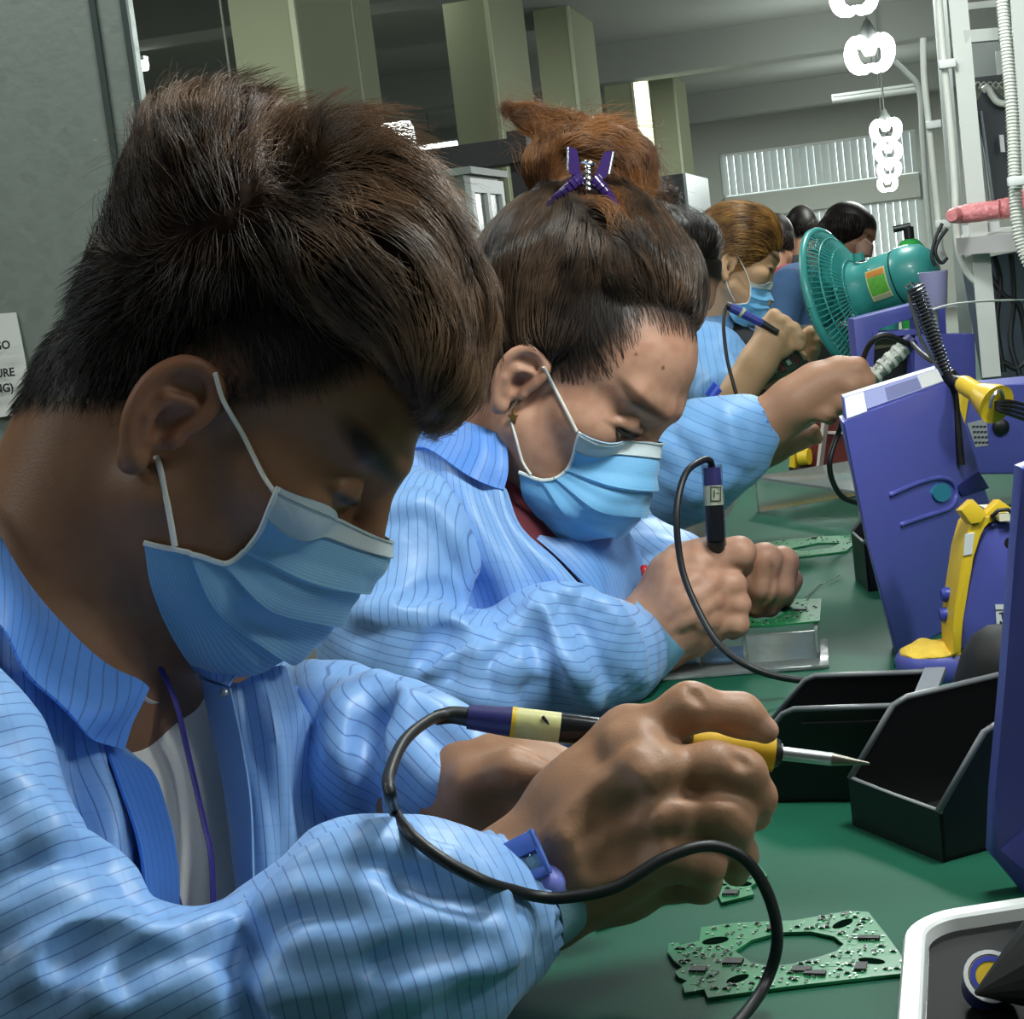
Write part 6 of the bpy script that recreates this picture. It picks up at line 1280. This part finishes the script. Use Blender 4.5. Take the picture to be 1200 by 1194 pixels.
mrows = [[(879, 331), (890, 330, .03), (900, 332)], [(879, 342), (890, 346, .036), (901, 347)], [(876, 354), (887, 358, .04), (899, 361)], [(862, 356), (874, 366, .042), (890, 374)], [(854, 366, .06), (862, 378, .045), (876, 384)]]
face_mask(p4, hd, mrows, v, mcol='#5fb2ea', band='#dfe9f2', loops=[[hd.p(.078, .005, .02), hd.p(.074, .03, -.01), Q(879, 332, (v.hit(878, 332) or 3.85)-.004)], [hd.p(.078, -.012, -.02), hd.p(.072, .0, -.05), Q(861, 353, (v.hit(861, 353) or 3.86)-.004)]])
j4 = Vox((.28, .02, -4.2), (.58, .42, -3.5), .006); j4.chain([(805, 420, 3.98, 60), (830, 430, 3.8, 46), (848, 458, 3.64, 32)], .04); j4.chain([(805, 395, 4.0, 45), (845, 400, 4.0, 36)], .03); j4.chain([(820, 375, 3.97, 22), (845, 385, 3.9, 16)], .03)
V, Fc = j4.mesh(2); jk = vox_obj('jacket', V+normals(V, Fc)*(vnoise(V*30, 8)*.004)[:, None], Fc, JK3, p4, {'stripe': V[:, 0]/.014, 'stripe2': V[:, 1]*20})
ring_band('cuff', Q(852, 463, 3.62), Q(875, 435, 3.6)-Q(835, 490, 3.65), .046, .042, .03, mat('cuff_bright', '#2f55d8', .5), jk, .004, amp=.05, nrib=12)
blkv = Vox((.38, .05, -4.0), (.62, .40, -3.7), .007); blkv.chain([(862, 400, 3.9, 22), (878, 420, 3.86, 26), (895, 470, 3.86, 30)], .03); V, Fc = blkv.mesh(2); vox_obj('dark_vest', V, Fc, mat('black_cloth', '#17181c', .8), p4)
ir4 = thing('soldering_iron', 'slim blue soldering iron held in front of the fourth worker\'s mask', 'soldering iron', P(873, 369, 3.55))
for nm, a, b, r0_, r1_, m in (('nose', (851, 357), (857, 360), .007, .009, RUB), ('handle', (856, 360), (893, 379), .0095, .0085, mat('pen_blue', '#2f3c98', .35)), ('ring', (868, 365.5), (871, 367.5), .0105, .0105, mat('pale_label', '#b9bfa6', .4)), ('grip', (893, 379), (912, 390), .008, .006, RUB)):
    tube(nm, [P(*a, 3.53), P((a[0]+b[0])/2, (a[1]+b[1])/2, 3.53), P(*b, 3.53)], [r0_, (r0_+r1_)/2, r1_], m, ir4, 12)
tube('cable', spline([P(853, 358, 3.53), P(849, 366, 3.52), P(848, 385, 3.5), P(852, 420, 3.48), P(860, 452, 3.46), P(868, 480, 3.46)], 6), .0038, RUB, ir4, 8)
hb_ = thing('handheld_board', 'small dark green board held in the fourth worker\'s hands', 'circuit board', P(915, 428, 3.6)); frame(hb_, P(915, 428, 3.6), C2W @ np.array([.8, .45, .2]), C2W @ np.array([-.3, .8, .2]))
bm = bmesh.new(); add_box(bm, (-.045, -.02, -.006), (.045, .02, .006), 0, .002); local(bm_obj('board', bm, mat('dull_green', '#39493e', .4), None, 40), hb_)
for q in range(5): bm = bmesh.new(); add_box(bm, (-.035+q*.016, -.012+.006*(q % 2), .006), (-.027+q*.016, .004, .011)); local(bm_obj('part', bm, SIL if q % 2 else RED), hb_).name = 'component'
ir3 = thing('soldering_iron', 'foil-wrapped soldering iron in the third worker\'s hand', 'soldering iron', P(1040, 425, 2.06)); foil = mat('foil', '#a9ada6', .3, .7, noise=(300, .35), bump=(350, .8, .002))
q3 = lambda t, d=2.06: P(1000+t*68, 463-t*64, d)
tube('barrel', [q3(0), q3(.3), q3(.6), q3(.9)], [.007, .0085, .0095, .0095], foil, ir3, 14); tube('collar', [q3(.88), q3(1.02)], [.0105, .0085], mat('iron_collar', '#2c2a66', .4), ir3, 14)
for t in (.35, .5, .62, .75): tube('wrap_ring', [q3(t), q3(t+.05)], .0105, mat('wrap_grey', '#c9ccc4', .4), ir3, 12)
tube('cable', spline([q3(1.0), P(1062, 402, 2.05), P(1040, 393, 2.04), P(1022, 400, 2.04), P(1008, 430, 2.06), P(985, 500, 2.1), P(972, 545, 2.1), P(985, 580, 2.12), P(1013, 592, 2.14)], 7), .0034, RUB, ir3, 10)
tube('cord', spline([P(1068, 402, 2.05), P(1085, 418, 1.95), P(1110, 432, 1.8), P(1120, 440, 1.75)], 5), .003, RUB, ir3, 8)
# people far down the room
def far_person(label, c, ps, hair_e, cloth, extra=None, h=.010, k=1.0, torso=None, skin='#a57a62'):
    px_, py_, d = c; t = thing('person', label, 'person', P(px_, py_+.75*F/d, d)); hd = Head(Q(px_, py_, d), ps, k); lo = Q(px_, py_, d)-np.array([.35, .75, .3]); hi = Q(px_, py_, d)+np.array([.35, .22, .3])
    v = Vox(lo, hi, h); hd.build(v, .84, .004); v.add(Cap(hd.p(0, -.03, -.04), hd.p(0, -.06, -.2), .05, .06), .03); v.add(Cap(hd.p(0, -.06, -.3), hd.p(0, -.05, -.65), .06, .08), .03); V, Fc = v.mesh(1); vox_obj('body', V, Fc, SKIN_M, t, col=skin_cols(V, hd, skin))
    add_hair('hair', t, hair_e, h*.8, dk, dks, tw(px_, py_-.2*F/d, d), 500, .04, [Ell(hd.p(0, .095, -.02), np.array((.075, .06, .07)), hd.R)], .0012)
    w = Vox(lo, hi, h*1.2)
    for a, b, ra, rb in (torso or (((-.17, -.07, -.24), (.17, -.07, -.24), .07, .07), ((0, -.06, -.27), (0, -.04, -.62), .14, .16), ((-.18, -.06, -.26), (-.2, .02, -.52), .06, .05), ((.18, -.06, -.26), (.2, .02, -.52), .06, .05), ((-.2, .02, -.52), (-.12, .26, -.55), .05, .045), ((.2, .02, -.52), (.12, .26, -.55), .05, .045))): w.add(hd.cap(a, b, ra, rb), .04)
    V, Fc = w.mesh(2); vox_obj('jacket', V, Fc, cloth, t)
    hip = c2w(hd.p(0, -.05, -.62)); sd_ = C2W @ hd.R[:, 0]
    for q in (-1, 1):
        b0 = Vector(hip+sd_*q*.09); f0 = Vector((b0.x, b0.y, .05)); tube('trouser_leg', [b0, (b0+f0)/2, f0], [.095, .075, .06], mat('trousers', '#23262c', .8), t, 10)
        fw_ = Vector((C2W @ hd.R[:, 1]).tolist()); fw_.z = 0; fw_.normalize(); tube('shoe', [Vector((b0.x, b0.y, .045))-fw_*.06, Vector((b0.x, b0.y, .045))+fw_*.05, Vector((b0.x, b0.y, .03))+fw_*.16], [.04, .045, .03], mat('shoe_dark', '#16171a', .6), t, 10)
    return t, hd
blue_far = mat('far_blue', '#5b83b8', .7); blk_far = mat('far_black', '#14161a', .8)
t5, h5 = far_person('far worker in a blue coat with a pink front, beyond the fourth worker', (909, 288, 7.4), pose(-70, 8), [(909, 282, 7.4, 22, 20, .10)], blue_far)
pk = Vox(h5.p(0, 0, -.4)-.4, h5.p(0, 0, -.4)+.4, .012); pk.add(Cap(h5.p(.09, -.10, -.22), h5.p(.07, -.09, -.6), .11, .13), .03); V, Fc = pk.mesh(1); vox_obj('pink_apron', V, Fc, mat('pink_cloth', '#b0606e', .7), t5)
t6, h6 = far_person('far person all in black standing with the back turned', (939, 272, 9.0), pose(-80, 5), [(938, 268, 9.0, 22, 20, .10)], blk_far)
t7, h7 = far_person('far worker with short dark hair showing above the teal fan', (991, 279, 6.6), pose(25, 25), [(990, 270, 6.6, 31, 22, .11), (975, 276, 6.6, 14, 20, .08)], blue_far)
tube('raised_hand', [Vector(h7.p(.0, .10, -.16).tolist()) if 0 else P(1012, 300, 6.45), P(1013, 290, 6.45), P(1008, 283, 6.45)], [.03, .034, .022], mat('far_skin', '#b08a78', .6), t7, 10)
# ------------------------------------------------------------------ teal fan
TEAL = mat('teal_plastic', '#3b9793', .38, coat=.15); fan = thing('desk_fan', 'teal desk fan seen from behind, with a green and orange label', 'fan'); fd = 3.45
fc0 = P(982, 352, fd+.03); fax = Vector((C2W @ np.array([-.80, -.26, -.54])).tolist()).normalized(); fup = Vector((C2W @ np.array([-.2, .95, .1])).tolist()); fx = fup.cross(fax).normalized(); fy = fax.cross(fx)
fan.matrix_basis = Matrix.Translation(fc0) @ Matrix((fx, fy, fax)).transposed().to_4x4() @ Matrix.Scale(1.10, 4)       # local z = the way it blows
R_ = .128
def ring(r, z, rad, seg=40): V, Fc = tube_data([Vector((r*math.cos(a), r*math.sin(a), z)) for a in np.linspace(0, 2*PI, seg+1)], rad, 6, False); return V, Fc
V, Fc = ring(R_, 0, .0075); local(mesh_obj('guard_rim', V, Fc, TEAL, None, True), fan)
for r, z in ((.108, -.020), (.085, -.032), (.060, -.040)): V, Fc = ring(r, z, .0018); local(mesh_obj('guard_ring', V, Fc, TEAL, None, True), fan)
for r, z in ((.100, .020), (.065, .032)): V, Fc = ring(r, z, .0016); local(mesh_obj('front_ring', V, Fc, TEAL, None, True), fan)
bmr, bmf = bmesh.new(), bmesh.new()
for k in range(72):
    a = 2*PI*k/72; c, s_ = math.cos(a), math.sin(a)
    add_tube(bmr, [(c*r, s_*r, z) for r, z in ((R_, -.002), (.116, -.014), (.085, -.0335), (.045, -.043))], .0013, 5); add_tube(bmf, [(c*r, s_*r, z) for r, z in ((R_, .002), (.116, .012), (.08, .029), (.03, .036))], .0012, 5)
for nm, bm in (('rear_guard_wires', bmr), ('front_guard_wires', bmf)): o = local(bm_obj(nm, bm, TEAL, None, 60), fan); o['kind'] = 'stuff'
bm = bmesh.new(); lathe(bm, [(.034, .030), (.038, .036), (.030, .041), (0, .042)][::-1], 24, None, 0, False); local(bm_obj('front_badge', bm, TEAL, None, 40), fan)
for k in range(3):
    rows = []; 
    for i in range(7):
        r = .022+.088*i/6; w = .55-.05*i/6 if i < 5 else .45-.12*(i-5); rows.append([Vector((r*math.cos(2*PI*k/3+q*w+.15*i/6), r*math.sin(2*PI*k/3+q*w+.15*i/6), .012*-q)) for q in (-1, -.5, 0, .5, 1)])
    Vv = [p for r_ in rows for p in r_]; nv_ = len(Vv); Vv += [p+Vector((0, 0, .002)) for p in Vv]; Fq = []
    for i in range(6):
        for j in range(4): a = i*5+j; Fq += [(a, a+1, a+6, a+5), (a+nv_, a+5+nv_, a+6+nv_, a+1+nv_)]
    local(mesh_obj('blade', Vv, Fq, mat('teal_blade', '#3aa39d', .4), None, True), fan)
bm = bmesh.new(); lathe(bm, [(.0, -.012), (.022, -.010), (.022, .012), (.0, .015)], 20, None, 0, False); local(bm_obj('hub', bm, mat('teal_blade'), None, 40), fan)
bm = bmesh.new(); lathe(bm, [(.052, -.036), (.054, -.042), (.050, -.055), (.047, -.075), (.050, -.080), (.050, -.120)], 32, None, 0, False); motor = local(bm_obj('motor_housing', bm, TEAL, None, 40), fan)
bm = bmesh.new(); lathe(bm, [(.049, -.122), (.0515, -.126), (.051, -.145), (.045, -.168), (.030, -.183), (.0, -.188)], 32, None, 0, False); local(bm_obj('motor_cap', bm, TEAL, None, 40), fan)
bm = bmesh.new(); lathe(bm, [(.0485, -.119), (.0485, -.123)], 32, None, 0, False); local(bm_obj('cap_gap', bm, mat('gap', '#0d2322', .7)), fan)
bm = bmesh.new(); add_tube(bm, [(0, .052, -.060), (0, .066, -.062)], .010, 14); local(bm_obj('swing_knob', bm, TEAL, None, 40), fan)
# label wraps the side of the motor towards the camera
cam_l = (fan.matrix_basis.inverted().to_3x3() @ (Vector((0, 0, CAMZ))-fc0)); ca0 = math.atan2(cam_l.y, cam_l.x)
def wrap(name, a0, a1, z0, z1, r, m, n=10):
    Vv = []; Fq = []
    for i in range(n+1):
        a = a0+(a1-a0)*i/n
        for z in (z0, z1):
            for rr_ in (r, r+.0006): Vv.append((rr_*math.cos(a), rr_*math.sin(a), z))
    for i in range(n): b = i*4; Fq += [(b+1, b+5, b+7, b+3), (b, b+2, b+6, b+4), (b+2, b+3, b+7, b+6), (b, b+4, b+5, b+1)]
    return local(mesh_obj(name, Vv, Fq, m, None, True, 30), fan)
wrap('label', ca0-.50, ca0+.62, -.114, -.078, .0505, mat('label_yellow', '#d8d29a', .5)); wrap('label_green', ca0-.28, ca0+.34, -.112, -.080, .0512, mat('label_green', '#5fae3d', .5, noise=(150, .3))); wrap('label_orange', ca0+.36, ca0+.56, -.112, -.080, .0512, mat('label_orange', '#d98b36', .5)); wrap('label_foot', ca0-.48, ca0-.32, -.112, -.080, .0512, mat('label_grey', '#a9ae90', .5))
dn = Vector((0, 0, 1)); mp = fan.matrix_basis @ Vector((0, 0, -.09)); 
tube('neck', [mp-dn*.03, mp-dn*.10], [.024, .018], TEAL, fan, 14); tube('pole', [mp-dn*.10, Vector((mp.x, mp.y, TABZ+.02))], .014, TEAL, fan, 12)
bm = bmesh.new(); lathe(bm, [(.0, 0), (.10, 0), (.10, .012), (.08, .022), (.02, .03), (0, .03)], 32, Matrix.Translation((mp.x, mp.y, TABZ)), 0, False); bm_obj('base', bm, TEAL, fan, 40)
# ------------------------------------------------------------------ white rack along the middle of the bench
RW = mat('rack_white', '#c6c9c4', .45); rack = thing('shelf_rack', 'white metal shelf rack standing along the middle of the bench', 'shelf', P(1160, 470, 2.9)); RD = 3.0
RP = lambda x, y, d=RD: P(x, y, d)
bar('post', RP(1119, -40), RP(1162, 442), .030, .02, RW, rack); bar('post', RP(1098, -40, 3.6), RP(1132, 395, 3.6), .026, .02, mat('rack_shade', '#b4b9b6', .5), rack); bar('post', RP(1193, -40, 2.9), RP(1215, 300, 2.9), .03, .02, RW, rack)
bar('cross_bar', RP(1128, 44), RP(1186, 39), .02, .026, RW, rack, (0, 0, 1)); bar('cross_bar', RP(1132, 8, 3.2), RP(1180, 3, 3.2), .012, .012, RW, rack, (0, 0, 1)); 
sb_ = [RP(1122, 281, 2.98), RP(1210, 268, 2.85), RP(1210, 262, 3.3), RP(1130, 272, 3.4)]
bm = bmesh.new(); A_ = [bm.verts.new(p) for p in sb_]; B_ = [bm.verts.new(p-Vector((0, 0, .004))) for p in sb_]; bm.faces.new(A_); bm.faces.new(B_[::-1])
for i in range(4): bm.faces.new((A_[i], B_[i], B_[(i+1) % 4], A_[(i+1) % 4]))
bm_obj('shelf_board', bm, RW, rack); bar('shelf_lip', RP(1122, 289, 2.97), RP(1212, 282, 2.84), .028, .004, mat('lip_grey', '#b9b5b6', .4), rack, (0, 0, 1))
bar('brace', RP(1136, 300, 3.02), RP(1150, 340, 3.02), .02, .01, RW, rack)
def hose(label, pts, r, m, ribs=0, name='hose', grp=None):
    sp = spline(pts, 10); o = tube(name, [Vector(p) for p in sp], r, m, None, 12); tag(o, label, 'pipe', grp)
    return o, sp
HW = mat('hose_white', '#d3d5cd', .45)
hose('smooth white hose that curls back at its foot below the pink roll', [RP(1098, -30), RP(1105, 60), RP(1114, 150), RP(1119, 220), RP(1121, 270), RP(1127, 305), RP(1140, 327), RP(1155, 333)], .0062, HW)
hose('thin white hose left of the rack, looped at its lower end', [RP(1082, 45, 3.3), RP(1083, 90, 3.3), RP(1088, 140, 3.3), RP(1094, 200, 3.3), RP(1100, 260, 3.3), RP(1102, 290, 3.3), RP(1108, 305, 3.3)], .006, HW)
hose('thinner white conduit nearest the pendant lamps', [RP(1048, 72, 3.5), RP(1062, 85, 3.5), RP(1077, 105, 3.5), RP(1081, 160, 3.5), RP(1086, 230, 3.5), RP(1092, 290, 3.5), RP(1097, 312, 3.5)], .0055, mat('conduit', '#b9bdb8', .5))
o, sp = hose('corrugated white hose in front of the rack at the right edge', [RP(1172, -30, 2.7), RP(1179, 50, 2.7), RP(1186, 130, 2.7), RP(1189, 200, 2.7), RP(1192, 260, 2.7), RP(1202, 300, 2.7), RP(1220, 330, 2.7)], .0088, HW)
sp2 = [np.array(q) for q in spline(sp, 2)]; bm = bmesh.new()
acc = 0
L_ = np.cumsum([0]+[np.linalg.norm(b-a) for a, b in zip(sp2, sp2[1:])]); S_ = np.stack(sp2)
for s_ in np.arange(.002, L_[-1], .0052):
    q = np.array([np.interp(s_, L_, S_[:, i]) for i in range(3)]); q2 = np.array([np.interp(s_+.002, L_, S_[:, i]) for i in range(3)]); dv = Vector(q2-q); lathe(bm, [(.0086, -.0016), (.0108, 0), (.0086, .0016)], 14, Matrix.Translation(Vector(q)) @ dv.to_track_quat('Z', 'Y').to_matrix().to_4x4(), 0, False)
rb = bm_obj('corrugation', bm, HW, o, 60); rb['kind'] = 'stuff'
for c_, dd in (((1110, 75), RD), ((1094, 146), 3.3), ((1192, 212), 2.68), ((1105, 262), 3.3)):
    cl = bmesh.new(); add_box(cl, (-.014, -.012, -.007), (.014, .012, .007), 0, .002); cl_o = bm_obj('hose_clip', cl, mat('clip_white', '#e4e6e4', .5), rack, 40); cl_o.location = RP(*c_, dd-.012)
# dark panel hung in the rack
hp_ = thing('dark_garment', 'dark grey garment hung on a white hook inside the rack', 'garment', RP(1165, 160, 3.15))
bm = bmesh.new(); pts = [RP(x, y, 3.15) for x, y in ((1143, 122), (1152, 104), (1158, 100), (1182, 118), (1186, 236), (1165, 238))]; A_ = [bm.verts.new(p) for p in pts]; B_ = [bm.verts.new(p+Vector((0, .02, 0))) for p in pts]; bm.faces.new(A_); bm.faces.new(B_[::-1])
for i in range(6): bm.faces.new((A_[i], B_[i], B_[(i+1) % 6], A_[(i+1) % 6]))
bm_obj('panel_face', bm, mat('panel_dark', '#3c4147', .45), hp_); tube('hook', spline([RP(1152, 106, 3.13), RP(1157, 103, 3.13), RP(1163, 112, 3.13), RP(1170, 120, 3.13), RP(1182, 122, 3.13)], 5), .006, HW, hp_, 8)
for x in (1146, 1152): tube('side_rod', [RP(x-2, 130, 3.14), RP(x+12, 236, 3.14)], .003, mat('rod_grey', '#7b8187', .4), hp_, 6)
for i in range(7): tube('wire_arc', spline([RP(1140+i*7, 104, 3.16), RP(1146+i*7, 96, 3.16), RP(1153+i*7, 104, 3.16)], 4), .0012, RW, hp_, 5)
bm = bmesh.new(); q = [RP(x, y, 3.12) for x, y in ((1171, 158), (1176, 158), (1178, 178), (1173, 178))]; A_ = [bm.verts.new(p) for p in q]; bm.faces.new(A_); r_ = bmesh.ops.extrude_face_region(bm, geom=bm.faces[:]); bmesh.ops.translate(bm, vec=(0, .008, 0), verts=[v_ for v_ in r_['geom'] if isinstance(v_, bmesh.types.BMVert)]); bm_obj('tag', bm, WPAP, hp_)
bar('back_rail', RP(1136, 96, 3.2), RP(1190, 90, 3.2), .012, .02, mat('rail_dark', '#4b5152', .5), rack, (0, 0, 1)); bar('back_board', RP(1132, 75, 3.5), RP(1215, 66, 3.5), .075, .01, mat('board_grey', '#a7aba9', .6), rack, (0, 0, 1))
bar('cloth_strip', RP(1170, 60, 3.3), RP(1173, 92, 3.3), .012, .004, mat('cloth_white', '#e6e9e8', .7), rack)
# pink wrapped roll on the shelf
pkm = mat('pink_film', '#e2888c', .35, noise=(120, .35, 6), bump=(160, .8, .004)); pk_ = thing('film_roll', 'crumpled pink film roll lying on the rack shelf', 'roll', RP(1148, 262, 2.95))
for nm, a, b, rr_ in (('roll', (1121, 252), (1172, 245), (.014, .0155, .016, .0155, .015)), ('twisted_end', (1170, 245.5), (1184, 243), (.015, .017, .013, .017, .012)), ('twisted_end', (1122, 252), (1115, 253), (.014, .0135, .0125, .012, .009))):
    A_, B_ = RP(*a, 2.93), RP(*b, 2.90); V, Fc = tube_data([A_+(B_-A_)*t for t in (0, .25, .5, .75, 1)], rr_, 20); o = mesh_obj(nm, V, Fc, pkm, pk_, True, 60)
o = tube('film_roll', [RP(1197, 234, 2.9), RP(1225, 230, 2.9)], .015, pkm, None, 16); tag(o, 'second pink film roll cut by the right edge', 'roll')
for i, (x, y, w, h_) in enumerate(((1140, 268, .035, .014), (1160, 266, .03, .016))):
    b_ = bmesh.new(); add_box(b_, (-w/2, -.02, -h_/2), (w/2, .02, h_/2)); o = bm_obj('paper_pad', b_, WPAP, None); o.location = RP(x, y, 3.02); tag(o, ['small white paper pad under the left end of the pink roll', 'small white paper pad under the right end of the pink roll'][i], 'paper')
# dark cables and grey back under the shelf
bar('rack_back', RP(1165, 300, 3.3), RP(1195, 470, 3.3), .12, .01, mat('slate', '#4d5a66', .6), rack)
dkc = mat('cable_dark', '#1c2226', .5)
for i, pts in enumerate(([(1150, 300), (1158, 340), (1163, 400), (1160, 440)], [(1165, 300), (1172, 330), (1168, 380), (1176, 436)], [(1185, 298), (1188, 350), (1184, 400), (1195, 440)], [(1150, 305), (1175, 345), (1195, 360), (1205, 420)], [(1160, 438), (1175, 425), (1190, 432), (1200, 425)])):
    o = tube('hanging_cable', [Vector(p) for p in spline([RP(x, y, 3.05) for x, y in pts], 6)], .005, dkc, None, 8); tag(o, ['dark cable hanging below the shelf, nearest the rack post', 'second dark cable from the rack post below the shelf', 'dark cable below the shelf at the right edge', 'dark cable slanting across the others below the shelf', 'dark cable lying along the foot of the rack'][i], 'cable', 'dark cables under the shelf')
for i, pts in enumerate(([(1110, 268), (1100, 282), (1096, 296), (1103, 308), (1110, 302)], [(1104, 262), (1096, 280), (1092, 300), (1096, 312)])):
    o = tube('looped_cable', [Vector(p) for p in spline([RP(x, y, 3.25) for x, y in pts], 6)], .0035, dkc, None, 8); tag(o, ['black cable loop beside the smooth white hose', 'black cable hanging left of the cable loop'][i], 'cable')
o = tube('white_lead', spline([P(1092, 363, 2.2), P(1115, 357, 2.3), P(1150, 353, 2.5), P(1180, 352, 2.7), P(1210, 351, 2.8)], 6), [.0016]*20+[.0009]*5, mat('lead_white', '#eef0ee', .5), None, 6); tag(o, 'thin white lead stretched right of the spring holder', 'cable')
# small things by the fan
cup = thing('plastic_cup', 'lilac clear plastic cup behind the spring holder', 'cup', P(1095, 352, 2.9)); bm = bmesh.new(); lathe(bm, [(.018, -.03), (.024, .03), (.022, .03), (.016, -.028)], 24, Matrix.Translation(P(1095, 340, 2.9)), 0, True); bm_obj('cup_wall', bm, mat('lilac_clear', '#b3b2d6', .2, trans=.5), cup, 40)
tube('cup_stand', [P(1095, 362, 2.9), Vector((P(1095, 362, 2.9).x, P(1095, 362, 2.9).y, TABZ))], .005, mat('rod_grey', '#7b8187', .4), cup, 10)
gb = thing('green_bottle', 'green plastic bottle with a black pump top, between fan and rack', 'bottle', P(1067, 300, 4.2)); gbc = P(1067, 296, 4.2)
bm = bmesh.new(); lathe(bm, [(.034, gbc.z*0-.34), (.036, -.02), (.034, .010), (.020, .028), (.012, .032)], 24, Matrix.Translation(gbc), 0, True); bm_obj('bottle_body', bm, mat('bottle_green', '#2f8f42', .3), gb, 40)
tube('pump', [gbc+Vector((0, 0, .03)), gbc+Vector((0, 0, .06))], .012, BLK, gb, 12); tube('pump_spout', [gbc+Vector((.006, 0, .062)), gbc+Vector((-.035, 0, .058))], .008, BLK, gb, 10)
bx = px_box('equipment_case', 893, 392, 1002, 475, 4.2, .25, mat('matt_black', '#131415', .6), None, .006); tag(bx, 'black equipment case behind the fourth worker\'s hands and the fan', 'case'); bx.data.transform(Matrix.Identity(4))
zl = min(v_.co.z for v_ in bx.data.vertices)
for v_ in bx.data.vertices:
    if v_.co.z < zl+.02: v_.co.z += TABZ-zl
px_k = bmesh.new(); add_box(px_k, (bx.data.vertices[0].co.x, 4.19, TABZ+.05), (bx.data.vertices[0].co.x+.02, 4.2, TABZ+.07)); bm_obj('case_latch', px_k, STEEL, bx)
